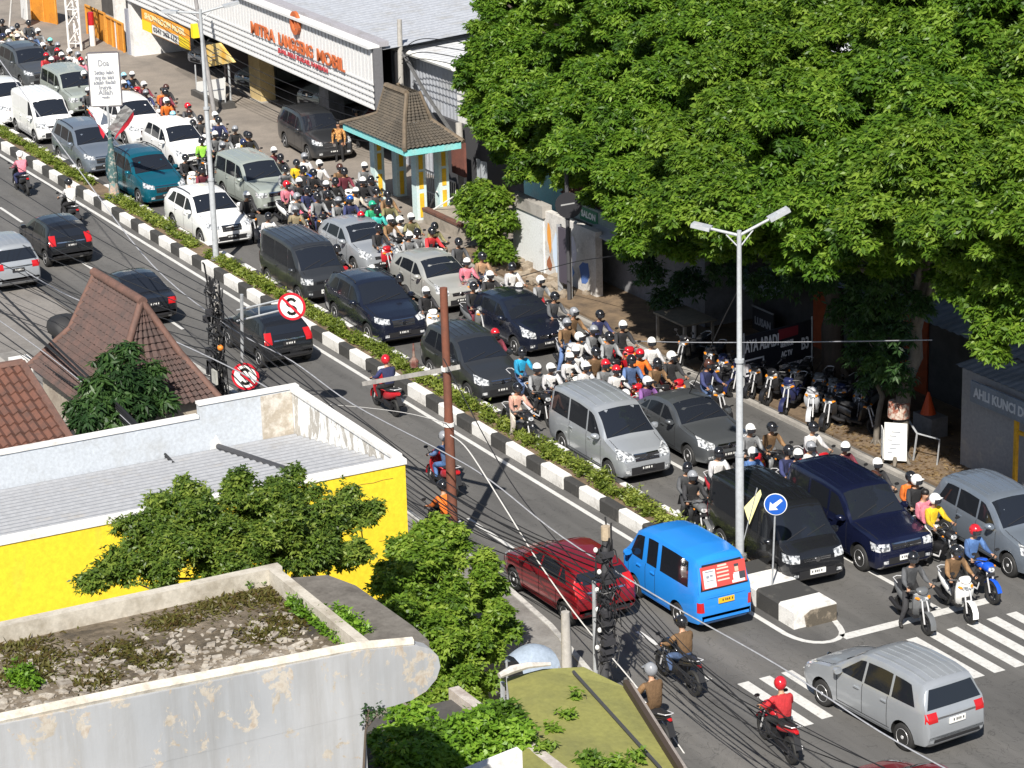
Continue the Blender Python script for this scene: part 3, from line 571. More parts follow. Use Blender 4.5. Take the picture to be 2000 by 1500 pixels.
# the black shop banner
p0, p1 = G(1450, 752, .4), G(1588, 716, .4); p3 = GY(1450, 688, p0.y); sb = empty('shop_banner', (p0.x, p0.y, 0), 0, 'dark shop banner reading JAYA ABADI below the orange door', 'banner')
dv = (p1 - p0); dv.z = 0; up_ = Vector((0, 0, 1)); nrm = Vector((dv.y, -dv.x, 0)).normalized(); hgt = p3.z - p0.z
base_ = Vector((p0.x, p0.y, .4)); hgt = 1.45; MB().prism([base_, base_ + dv, base_ + dv + up_ * hgt, base_ + up_ * hgt], -nrm * .04).build('cloth', mat('banner_black', (.012, .012, .02), .6), sb)
ink = mat('banner_white', (.7, .7, .74), .6)
def bt(body, t, z, size, width, mm=ink, nm='lettering'):
    m_ = MB(); text_mb(m_, body, size, base_ + dv * t + up_ * z + nrm * .012, dv, up_, .01, .012, 'CENTER', width); m_.build(nm, mm, sb)
bt('JAYA ABADI', .26, 1.10, .5, dv.length * .50); bt('SERVICE', .62, .92, .22, dv.length * .18); bt('AC TV', .62, .62, .22, dv.length * .16); bt('B3', .88, .78, .5, dv.length * .1); bt('BUKA SETIAP HARI 08.00 - 21.00', .7, .24, .18, dv.length * .5)
m_ = MB()
for t0, t1, z0, z1 in ((.02, .30, .68, .73), (.02, .30, .22, .27), (.02, .04, .22, .73), (.28, .30, .22, .73), (.05, .15, .34, .60)): m_.quad(*[base_ + dv * t + up_ * z + nrm * .012 for t, z in ((t0, z0), (t1, z0), (t1, z1), (t0, z1))])
m_.build('screen_drawing', ink, sb); m_ = MB().quad(*[base_ + dv * t + up_ * z + nrm * .011 for t, z in ((.5, 1.08), (.78, 1.12), (.78, 1.40), (.5, 1.40))]); m_.build('red_corner', mat('banner_red', (.22, .02, .03), .6), sb)
for t in (.02, .98): MB().tube([base_ + dv * t - up_ * .4, base_ + dv * t + up_ * (hgt + .1)], .03, 6).build('post', steel, sb)
# framed sign in the dark
p = GY(1490, 632, 12.4); fs = empty('framed_sign', (p.x, 12.4, 0), 0, 'unlit framed sign reading LUSAN in the dark beside the foremost lamp post', 'sign'); MB().box(p.x - .6, p.x + .6, 12.4, 12.46, p.z - .45, p.z + .45).build('panel', mat('sign_dark', (.03, .03, .032), .6), fs)
m_ = MB(); text_mb(m_, 'LUSAN', .34, (p.x, 12.39, p.z), (1, 0, 0), (0, 0, 1), .01, .01, 'CENTER', .9); m_.build('lettering', mat('ink_grey', (.4, .4, .42), .6), fs); m_ = MB()
for z in (-.45, .45): m_.beam((p.x - .62, 12.39, p.z + z), (p.x + .62, 12.39, p.z + z), .03, .05)
m_.build('frame', mat('frame_grey', (.3, .3, .3), .5), fs); MB().tube([(p.x, 12.5, 0), (p.x, 12.5, p.z)], .04).build('post', steel, fs)
# small table-like stand and white post in the shade
q = G(1325, 680); st = empty('stall_table', (q.x, q.y, 0), 0, 'bare wooden table top on posts in the shade under the trees', 'table'); MB().box(q.x - 1.0, q.x + .8, q.y - .3, q.y + .9, .92, .98).build('table_top', weathered('old_wood', (.22, .19, .14), (.12, .1, .08), 2), st)
for dx, dy in ((-.9, -.2), (.7, -.2), (-.9, .8), (.7, .8)): MB().box(q.x + dx - .04, q.x + dx + .04, q.y + dy - .04, q.y + dy + .04, .04, .93).build('leg', weathered('old_wood_pale', (.3, .28, .24), (.15, .13, .11), 2), st)
q = G(1356, 668); o = MB().lathe([(.07, 0), (.07, .75), (.03, .8)], (q.x, q.y, .04), n=10).build('white_post', white_w); tag(o, 'short white post standing in the shade left of the foremost lamp post', 'post')
# white boards round the tree trunk
bx, by = 14.85, 8.95
for k, (dx0, dy0, dx1, dy1, z0, z1, l) in enumerate(((.03, -.43, .46, .0, .16, 1.22, 'white handwritten board tied to the right side of the tree trunk'), (-.36, -.26, .0, -.45, .18, 1.0, 'narrow white board with a drawing tied to the left side of the tree trunk'))):
    a, b = Vector((bx + dx0, by + dy0, z0)), Vector((bx + dx1, by + dy1, z0)); n_ = (b - a).cross(Vector((0, 0, 1))).normalized(); ob = MB().prism([a, b, b + Vector((0, 0, z1 - z0)), a + Vector((0, 0, z1 - z0))], -n_ * .02).build('trunk_board', plate_w); tag(ob, l, 'sign board')
    m_ = MB()
    for j in range(6):
        z = z0 + (z1 - z0) * (.2 + .11 * j); s0 = .15 + .08 * ((j * 7) % 3); m_.quad(*[a.lerp(b, t) + Vector((0, 0, zz - z0)) + n_ * .006 for t, zz in ((s0, z), (s0 + .2 + .1 * (j % 3), z), (s0 + .2 + .1 * (j % 3), z + .025), (s0, z + .025))])
    m_.build('handwriting', mat('print_grey', (.25, .27, .32), .5), ob)
o = MB().lathe([(.30, .0), (.285, .42)], (bx + .03, by + .03, 1.3), n=14).build('poster_band', weathered('poster_band', (.30, .10, .06), (.5, .42, .35), 7, .45, .55)); tag(o, 'torn red posters glued round the tree trunk above the white boards', 'posters')
q = G(1790, 905); fr = empty('barrier_frame', (q.x, q.y, 0), 0, 'bent metal barrier frame leaning beside the tree with white boards', 'barrier'); p = GY(1765, 845, q.y); MB().tube([(q.x - .15, q.y, .03), (q.x, q.y, .85), (p.x, q.y + .1, 1.1)], .03, 6).build('rail', steel, fr); MB().tube([(q.x + .5, q.y + .3, .03), (q.x + .6, q.y + .3, .8), (q.x, q.y, .85)], .025, 6).build('rail', steel, fr)
o = MB().lathe([(.22, 0), (.03, .62)], (GY(1812, 838, 11.0).x, 11.0, .62), n=12).build('traffic_cone', mat('cone_orange', (.7, .09, .015), .5)); tag(o, 'orange cone standing on a grey block left of the kiosk', 'traffic cone')
o = MB().box(GY(1812, 838, 11.0).x - .35, GY(1812, 838, 11.0).x + .5, 10.75, 11.3, .04, .62).build('concrete_block', grey_w); tag(o, 'grey concrete block carrying the orange cone', 'block')
# grey kiosk with a lettered board at the right edge
ks = empty('kiosk', (18.5, 12.5, 0), 0, 'grey plastered kiosk with a lettered board at the right edge', 'kiosk')
p = G(1850, 912); MB().box(p.x + .1, p.x + 4.5, p.y + .35, p.y + 3.5, .02, 2.75).build('wall', weathered('kiosk_grey', (.31, .32, .34), (.5, .46, .40), .9, .55, .8, .9, 10), ks)
kx, ky = p.x + .1, p.y + .35; a = GY(1908, 722, ky - .4); b = GY(2010, 792, ky - .4)
MB().prism([(kx + .9, ky - .42, 2.15), (kx + 4.5, ky - .42, 2.15), (kx + 4.5, ky - .42, 2.72), (kx + .9, ky - .42, 2.72)], (0, .06, 0)).build('name_board', weathered('board_blue', (.22, .26, .32), (.16, .18, .2), 1.5), ks)
m_ = MB(); text_mb(m_, 'AHLI KUNCI DUPLIKAT', .36, (kx + 2.7, ky - .43, 2.43), (1, 0, 0), (0, 0, 1), .01, .012, 'CENTER', 3.3); m_.build('lettering', mat('ink_pale', (.55, .58, .62), .6), ks)
m_ = MB(); corr(m_, (kx - .2, ky - .12, 2.8), (kx + 4.6, ky - .12, 2.8), (kx + 4.6, ky + 3.3, 3.2), (kx - .2, ky + 3.3, 3.2), 16, .03, 1); m_.build('roof', MATS['zinc_dull'], ks)
q = GY(1985, 850, ky - .35); tz_ = GY(1985, 797, ky - .35).z; yr = empty('yellow_rail', (q.x, q.y, 0), 0, 'yellow steel rail post at the right edge in front of the kiosk', 'rail'); MB().box(q.x - .05, q.x + .05, q.y - .05, q.y + .05, .02, tz_).build('post', weathered('rail_yellow', (.72, .40, .02), (.45, .25, .03), 3), yr); MB().beam((q.x + .05, q.y, tz_ - .62), (q.x + 2.2, q.y + .1, tz_ - .62), .08, .09).build('crossbar', MATS['rail_yellow'], yr)
# ---------- yellow shop with the metal roof
peel = mat('peeling_white', (.7, .7, .68), .85); f0 = noise(peel, 2.2, 10, .75, (1, 1, .35), .8); a_ = ramp(peel, f0, [(.43, (.72, .72, .70)), (.49, (.80, .80, .78)), (.53, (.36, .335, .295)), (.62, (.50, .475, .43))]); setcol(peel, a_); bump(peel, f0, .4, .02)
ys = empty('yellow_shop', (16, -12, 0), 0, 'flat-fronted shop with a bright yellow wall and a white parapet round a corrugated metal roof', 'building')
XF, XB, YR, YL, ZT = 19.05, 13.1, -7.55, -24.0, 4.5
MB().box(XF - .18, XF, YL, YR, 0, ZT - .12).build('yellow_wall', yellow_w, ys); MB().box(XF - .21, XF + .03, YL, YR + .03, ZT - .12, ZT).build('coping', white_w, ys)
MB().box(XB, XF - .18, YR - .18, YR, 0, ZT - .02).build('street_wall', peel, ys); MB().box(XB - .02, XF - .2, YR - .22, YR + .03, ZT - .02, ZT + .06).build('coping', white_w, ys)
MB().box(XB - .18, XB, -10.12, YR, 0, ZT + .05).build('back_parapet', blueish, ys); MB().box(XB - .2, XB + .03, -10.14, YR + .01, ZT + .05, ZT + .12).build('coping', white_w, ys)
MB().box(XB - .18, XB, YL, -10.12, 0, 4.24).build('back_parapet', blueish, ys); MB().box(XB - .2, XB + .03, YL, -10.15, 4.24, 4.31).build('coping', white_w, ys)
MB().box(XB + .001, XB + .02, -8.55, YR - .19, 3.3, ZT + .0).build('bare_patch', weathered('bare_patch', (.42, .37, .30), (.62, .58, .52), 4, .42, .6, .9, 20), ys)
m_ = MB(); corr(m_, (XB + .02, YL, 3.30), (XB + .02, YR - .2, 3.18), (XF - .2, YR - .2, 4.30), (XF - .2, YL, 4.36), 4, .0, 1)
m_ = MB(); nw = 15; rows = []
for j in range(2):
    row = []
    y = (YL, YR - .2)[j]
    for i in range(nw * 4 + 1):
        u = i / (nw * 4); z = 3.34 + (4.33 - 3.34) * u + .085 * (0, 1, 1, 0)[i % 4]; row.append((XB + .01 + (XF - .22 - XB) * u, y, z))
    rows.append(row)
m_.grid(rows); m_.build('metal_roof', weathered('zinc_shop', (.30, .31, .33), (.30, .28, .25), 1.3, .55, .85, .6, 8), ys)
a = GX(425, 870, XB + .1); b = GX(520, 940, 16.8)
m_ = MB().tube([(XB + .15, a.y, 3.5), (XF - .9, a.y + .12, 4.25)], .07, 8); m_.build('roof_pipe', mat('pipe_dark', (.05, .05, .055), .6), ys); m_ = MB().prism([(XB + .02, a.y - .2, 3.35), (XB + .02, a.y + .2, 3.35), (XB + .02, a.y, 3.75)], (.03, 0, 0)); m_.build('pipe_patch', white_w, ys)
m_ = MB(); rr = random.Random(3)
for k in range(9): y0 = rr.uniform(-16, -8); z0 = rr.uniform(1.5, 4.2); m_.tube([(XF + .008, y0 + i * .25, z0 + rr.uniform(-.02, .02)) for i in range(6)], .008, 4)
m_.build('wall_cracks', mat('crack', (.40, .27, .03), .9), ys)
# small gate beside the yellow shop
sg = empty('side_gate', (17.5, -6.6, .12), 0, 'narrow dark iron gate beside the yellow wall', 'gate'); m_ = MB()
for k in range(6): m_.tube([(17.0 + .25 * k, -6.9, .12), (17.0 + .25 * k, -6.9, 1.6)], .02, 5)
m_.beam((17.0, -6.9, 1.6), (18.25, -6.9, 1.6), .04, .05); m_.build('bars', black_pl, sg)
# ---------- old flat-roofed building with peeling plaster
pp = mat('peeling_plaster', (.5, .53, .57), .85)
f1 = noise(pp, 2.1, 10, .70, (1, 1, .8), .5); f2 = noise(pp, 3.2, 8, .7); f3 = noise(pp, .3, 3)
c_ = ramp(pp, f3, [(.35, (.33, .345, .365)), (.65, (.42, .43, .445))])
pa = ramp(pp, f1, [(.56, (0, 0, 0)), (.57, (1, 1, 1))]); pb = ramp(pp, f2, [(.35, (.36, .32, .265)), (.5, (.50, .465, .41)), (.7, (.33, .25, .18))])
sk_s = ramp(pp, noise(pp, 2.4, 8, .7, (1, 1, .10)), [(.42, (1, 1, 1)), (.62, (.86, .845, .82)), (.76, (.70, .675, .64))]); N_, L_, B_ = nodes(pp); setcol(pp, mix(pp, 1., mix(pp, pa, c_, pb), sk_s, 'MULTIPLY')); bump(pp, f1, .35, .02)
ob_ = empty('peeling_building', (34, -19, 0), 0, 'old flat-roofed building with peeling grey plaster and rubble on its roof', 'building')
X1, X0, ZF = 36.8, 32.75, 8.22
m_ = MB(); pts = [(-26, 7.55), (-16.15, 7.55), (-15.85, 7.57), (-15.6, 7.66), (-15.42, 7.82), (-15.35, 8.0), (-15.38, 8.18), (-15.5, 8.33), (-15.7, 8.42), (-16.6, 8.55), (-26, 8.80)]
m_.prism([(X1 - .25, y, z) for y, z in pts], (.25, 0, 0)); m_.build('front_fascia', pp, ob_)
m_ = MB(); m_.tube([(X1 - .12, y, z + .02) for y, z in ((-26, 8.80), (-20, 8.68), (-16.7, 8.56), (-15.75, 8.43))], .085, 8); m_.build('coping', weathered('coping_cream', (.62, .58, .50), (.40, .36, .3), 3, .45, .7), ob_)
m_ = MB().box(X0 + .02, X1 - .26, -26, -16.6, 0, ZF - .35); m_.box(X1 - .26, X1 - .003, -26, -16.62, 0, 7.555); m_.build('wall', pp, ob_)
deck = mat('old_roof_deck', (.2, .17, .14), .95)
g1 = noise(deck, .9, 9, .7, (1, .55, 1), .6); g2 = noise(deck, 6, 8, .75); cA = ramp(deck, g1, [(.38, (.045, .038, .030)), (.46, (.10, .078, .05)), (.55, (.18, .145, .105)), (.64, (.27, .23, .18)), (.72, (.52, .48, .42))]); cB = ramp(deck, g2, [(.35, (.65,) * 3), (.65, (1.2,) * 3)]); setcol(deck, mix(deck, 1., cA, cB, 'MULTIPLY')); bump(deck, g2, .8, .05)
m_ = MB(); m_.prism([(X0 + .2, -26, ZF - .3), (X0 + .2, -16.5, ZF - .3), (X1 - .26, -16.5, ZF - .3), (X1 - .26, -26, ZF - .3)], (0, 0, .3)); m_.build('roof_deck', deck, ob_)
MB().prism([(X0 + .3, -16.31, 7.72), (X0 + .55, -15.62, 7.72), (X0 + 1.2, -15.42, 7.72), (X1 - .9, -15.36, 7.72), (X1 - .253, -15.40, 7.72), (X1 - .253, -16.31, 7.72)], (0, 0, .62)).build('outer_ledge', weathered('ledge_concrete', (.17, .155, .135), (.08, .07, .06), 2.2, .4, .7, .95, 12), ob_)
MB().box(X0, X0 + .2, -26, -16.25, ZF - .3, 8.5).build('back_parapet', weathered('parapet_pale', (.52, .48, .41), (.30, .26, .2), 1.6, .45, .7, .9, 14), ob_)
MB().box(X0 + .2, X1 - .26, -16.49, -16.32, ZF - .2, 8.5).build('inner_parapet', MATS['parapet_pale'], ob_)
rr = random.Random(21); m_ = MB()
for k in range(1300):
    x = rr.gauss(35.15, .7); y = rr.uniform(-24, -16.7); s = min(.16, abs(rr.gauss(.0, .033)) + .010)
    if not (X0 + .35 < x < X1 - .4): continue
    t = rr.uniform(0, 3.14); ax_ = Vector((math.cos(t), math.sin(t), rr.uniform(-.2, .2))) * s; ay_ = Vector((-math.sin(t), math.cos(t), rr.uniform(-.2, .2))) * s * rr.uniform(.4, .9); m_.obox((x, y, ZF + s * .15), ax_, ay_, Vector((0, 0, s * rr.uniform(.1, .35))))
tag(m_.build('roof_rubble', weathered('roof_rubble', (.44, .40, .34), (.17, .14, .11), 5, .4, .65, .95, 16)), 'broken plaster and slabs scattered over the flat roof', 'rubble', None, 'stuff')
n = 9000; rs = np.random.RandomState(31); cl = np.array([(*G(a, b, ZF).to_tuple()[:2], s) for a, b, s in ((420, 1185, .5), (480, 1165, .5), (330, 1215, .4), (40, 1260, .5), (80, 1290, .5), (60, 1320, .4), (530, 1165, .4), (560, 1210, .45), (300, 1290, .35), (180, 1330, .35), (520, 1240, .4), (230, 1270, .4))]); k = rs.randint(0, len(cl), n)
c = np.stack([cl[k, 0] + rs.normal(size=n) * cl[k, 2] * .5, cl[k, 1] + rs.normal(size=n) * cl[k, 2] * .6, np.full(n, ZF + .005)], 1); c = c[(c[:, 0] > X0 + .25) & (c[:, 0] < X1 - .3) & (c[:, 1] < -16.55)]; n = len(c)
o = leaves_obj('roof_moss', c, rs.normal(size=(n, 3)) * np.array([1, 1, .35]) + np.array([0, 0, .25]), np.tile([0, 0, 1.], (n, 1)) + rs.normal(size=(n, 3)) * .4, .06 + .09 * rs.rand(n), .025 + .02 * rs.rand(n), rs.rand(n), leaf_mat('leaf_moss', (.09, .055, .02), (.10, .09, .025), (.13, .13, .03)), None, (33, -19, ZF)); tag(o, 'brown-green moss and dry weeds on the flat roof', 'moss', None, 'stuff')
for name, pts, lab in (('roof_weeds', [(*G(578 + 15 * i, 1186 + 10 * i, ZF).to_tuple()[:2], ZF + .04, .13) for i in range(8)] , 'strip of bright green weeds along the inner parapet of the flat roof'), ('roof_weeds', [(*G(660 + 22 * i, 1200 + 16 * i, 8.36).to_tuple()[:2], 8.36, .10) for i in range(3)], 'small green weeds outside the inner parapet of the flat roof'), ('roof_weeds', [(*G(38, 1332, ZF).to_tuple()[:2], ZF + .06, .17), (*G(58, 1342, ZF).to_tuple()[:2], ZF + .04, .12)], 'bright green weed tuft at the left of the flat roof'), ('roof_weeds', [(*G(505, 1140, ZF).to_tuple()[:2], ZF + .02, .10), (*G(480, 1148, ZF).to_tuple()[:2], ZF + .02, .09)], 'green weeds in the back corner of the flat roof')):
    o = leaves_obj(name, *foliage(pts, 6500, ln=.075, wd=.04, leaflets=4, droop=-.3, shell=.2, rs=rs, flat=.7), LEAF_G, None, pts[0][:3]); tag(o, lab, 'weeds', None, 'stuff')
m_ = MB(); q = GX(722, 1385, X1 + .02); m_.tube([(X1 + .03, q.y - .02, 7.6), (X1 + .05, q.y - .1, 7.25), (X1 + .04, q.y - .16, 6.6), (X1 + .03, q.y - .2, 5.8)], [.02, .018, .022, .026], 6); m_.tube([(X1 + .04, q.y - .1, 7.3), (X1 + .08, q.y + .1, 7.52)], .012, 5)
o = m_.build('climbing_vine', bark); tag(o, 'dry climbing vine on the corner of the peeling building', 'vine'); o2 = leaves_obj('vine_leaves', *foliage([(X1 + .06, q.y, 7.5, .10), (X1 + .08, q.y + .12, 7.58, .09), (X1 + .05, q.y - .06, 7.62, .07)], 2600, ln=.06, wd=.03, leaflets=4, rs=rs, shell=.2), LEAF_D, o, o.location)
# low building behind / under, low wall at the bottom, canopy
cn = empty('canopy_roof', (29, -8.5, 0), 0, 'low yellow-green canopy roof beside the pavement', 'canopy'); olive_c = weathered('canopy_cloth', (.25, .245, .07), (.18, .18, .06), .9, .4, .7, .8, 8)
P4 = [G(990, 1330, 2.6), G(1060, 1312, 2.7), G(1140, 1308, 2.7), G(1222, 1348, 2.6), G(1330, 1520, 2.55), G(1020, 1540, 2.9)]
MB().prism([tuple(p) for p in P4], (0, 0, .06)).build('sheet', olive_c, cn); m_ = MB(); m_.beam(P4[3], P4[4], .1, .45); m_.build('edge_beam', wood_d, cn); m_ = MB(); m_.beam(P4[3] + Vector((0, .12, .1)), P4[4] + Vector((0, .12, .1)), .08, .06); m_.build('edge_trim', weathered('edge_trim', (.30, .27, .25), (.2, .17, .15), 2), cn)
for p in (P4[0], P4[3], P4[4]): MB().tube([(p.x, p.y - .1, .1), (p.x, p.y - .1, p.z)], .05, 6).build('post', steel, cn)
p0, p1 = G(1120, 1312, 2.8), G(1290, 1500, 2.75); m_ = MB().tube([p0, p1], .035, 6); m_.build('dark_stripe', mat('pipe_dark', (.05, .05, .055), .6), cn)
tp = empty('tarpaulin_dome', tuple(G(1040, 1300, 2.3).to_tuple()[:2]) + (0,), 0, 'pale blue rounded tarpaulin shelter beside the leafy tree', 'shelter')
c_ = G(1040, 1300, 2.3); m_ = MB(); rows = []
for i in range(7):
    t = math.pi * i / 6; rows.append([(c_.x - .42 * math.cos(t) * (1 if i else 1), c_.y - .42 + .84 * k / 6, 2.3 + .46 * math.sin(t) * (1 - ((k - 3) / 3.4) ** 2 * .5)) for k in range(7)])
m_.grid(rows); m_.build('cloth', weathered('tarp_blue', (.30, .36, .44), (.2, .24, .28), 1.2, .5, .8), tp, 60)
for dx, dy in ((-.4, -.38), (.4, -.38), (-.4, .38), (.4, .38)): MB().tube([(c_.x + dx, c_.y + dy, .1), (c_.x + dx, c_.y + dy, 2.35)], .025, 6).build('pole', steel, tp)
m_ = MB().tube([G(975, 1320, 2.9), G(1000, 1308, 2.95), G(1030, 1300, 2.95), G(1075, 1297, 2.9)], [.06, .09, .07, .04], 8); o = m_.build('rolled_sheet', weathered('rolled_white', (.62, .58, .54), (.35, .33, .3), 3)); tag(o, 'dirty white rolled sheet lying on the edge of the canopy', 'rolled sheet')
q = GX(960, 1500, 33.5); q1 = GX(1045, 1450, 33.5)
lw = MB().prism([(q.x, q.y - .6, 0), (q.x, q1.y - .25, 0), (q.x, q1.y - .25, q1.z - .1), (q.x, q.y - .6, q.z)], (-.2, 0, 0)).build('low_parapet', white_w); tag(lw, 'small white parapet at the bottom edge among the creepers', 'wall')
lr = empty('low_roof', (31, -12.5, 0), 0, 'low concrete roof under the creepers below the peeling building', 'building'); z_ = G(980, 1450, 3.0)
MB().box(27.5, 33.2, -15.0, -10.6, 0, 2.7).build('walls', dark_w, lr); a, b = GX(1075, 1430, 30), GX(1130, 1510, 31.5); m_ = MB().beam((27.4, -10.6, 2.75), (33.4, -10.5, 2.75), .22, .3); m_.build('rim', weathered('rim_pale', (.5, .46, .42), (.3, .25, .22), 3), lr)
# ---------- tiled roofs at the left
th = empty('tiled_house', (4.5, -9.3, 0), 0, 'house with a steep red-brown tiled roof by the near pavement at the left', 'house')
ra, rb = G(160, 540, 5.2), G(290, 592, 5.2); e1 = G(412, 772, 2.8); 
rA, rB = Vector((2.6, -8.95, 5.2)), Vector((5.9, -8.85, 5.2)); m0, m1, m2, m3 = Vector((2.5, -9.75, 3.75)), Vector((6.35, -9.65, 3.75)), Vector((6.35, -8.05, 3.75)), Vector((2.5, -8.05, 3.75))
E0, E1, E2, E3 = Vector((2.1, -10.9, 2.75)), Vector((7.7, -10.8, 2.75)), Vector((7.6, -7.5, 2.75)), Vector((2.1, -7.5, 2.75))
m_ = MB(); tiles(m_, m0, m1, rB, rA, 8, 15, .035, .045); tiles(m_, m1, m2, rB + Vector((0, .05, 0)), rB - Vector((0, .05, 0)), 8, 7, .035, .045); tiles(m_, m2, m3, rA, rB, 8, 15, .035, .045); m_.build('upper_roof', tile_red, th)
m_ = MB(); tiles(m_, E0, E1, m1, m0, 9, 24, .035, .045); tiles(m_, E1, E2, m2, m1, 9, 18, .035, .045); tiles(m_, E2, E3, m3, m2, 4, 24, .035, .045); tiles(m_, E3, E0, m0, m3, 9, 18, .035, .045); m_.build('lower_roof', tile_red, th)
m_ = MB(); m_.tube([rA - Vector((.15, 0, 0)), rA.lerp(rB, .5), rB + Vector((.1, 0, 0))], .13, 8); m_.tube([rB, m1, m1.lerp(E1, .5) - Vector((0, 0, .04)), E1], .10, 8); m_.tube([rB, m2, E2], .10, 8); m_.tube([rA, m0, E0], .10, 8); m_.build('ridge_caps', weathered('ridge_red', (.16, .085, .065), (.09, .055, .045), 3), th, 50)
MB().box(2.3, 7.4, -10.6, -7.8, 0, 2.75).build('wall', weathered('house_wall', (.40, .35, .28), (.25, .2, .16), 1.2), th); MB().box(7.41, 7.44, -8.6, -7.9, .9, 2.2).build('red_sign', mat('sign_red2', (.45, .03, .03), .5), th)
th2 = empty('tiled_house', (8.6, -14.5, 0), 0, 'house with an orange-brown tiled roof at the left edge behind the yellow shop', 'house'); a0, a1, b1, b0 = Vector((11.4, -17.5, 3.0)), Vector((11.4, -12.45, 3.0)), Vector((6.8, -12.45, 4.35)), Vector((6.8, -17.5, 4.35))
m_ = MB(); tiles(m_, a0, a1, b1, b0, 11, 22, .04, .05); m_.build('roof', tile_orange, th2); m_ = MB(); m_.tube([a1, b1], .1, 6); m_.tube([b1, b0], .12, 6); m_.tube([a0, a1], .07, 6); m_.build('ridge_caps', MATS['ridge_red'], th2); MB().box(7.0, 11.2, -17.3, -12.7, 0, 3.1).build('wall', MATS['house_wall'], th2)
# yard wall between the houses
yw = empty('yard_wall', (-2, -9.6, 0), 0, 'low cream yard wall with a white gate post at the left', 'wall'); MB().box(-5.8, 4.2, -10.6, -10.4, 0, 1.6).build('wall', weathered('yard_cream', (.50, .45, .36), (.28, .25, .2), 1.4), yw); MB().box(-5.85, 4.25, -10.65, -10.35, 1.6, 1.72).build('coping', concrete, yw)
q = G(57, 755, .4); MB().box(.2, .65, -10.9, -10.35, 0, 2.5).build('gate_post', white_w, yw)
m_ = MB(); corr(m_, (-9.5, -9.8, 1.9), (-7.5, -9.2, 1.9), (-7.2, -10.4, 2.25), (-9.2, -11.0, 2.25), 8, .03, 1); 
q = G(128, 650, .3); o = MB().loft([(q.x - .6, q.y, .35, .4, .2), (q.x - .3, q.y, .5, .52, .36), (q.x + .3, q.y, .52, .52, .38), (q.x + .6, q.y, .4, .4, .25)], 14).build('covered_cart', mat('cover_black', (.02, .02, .022), .7), None, 60); tag(o, 'black covered cart standing on the pale driveway behind the tiled roof', 'cart')
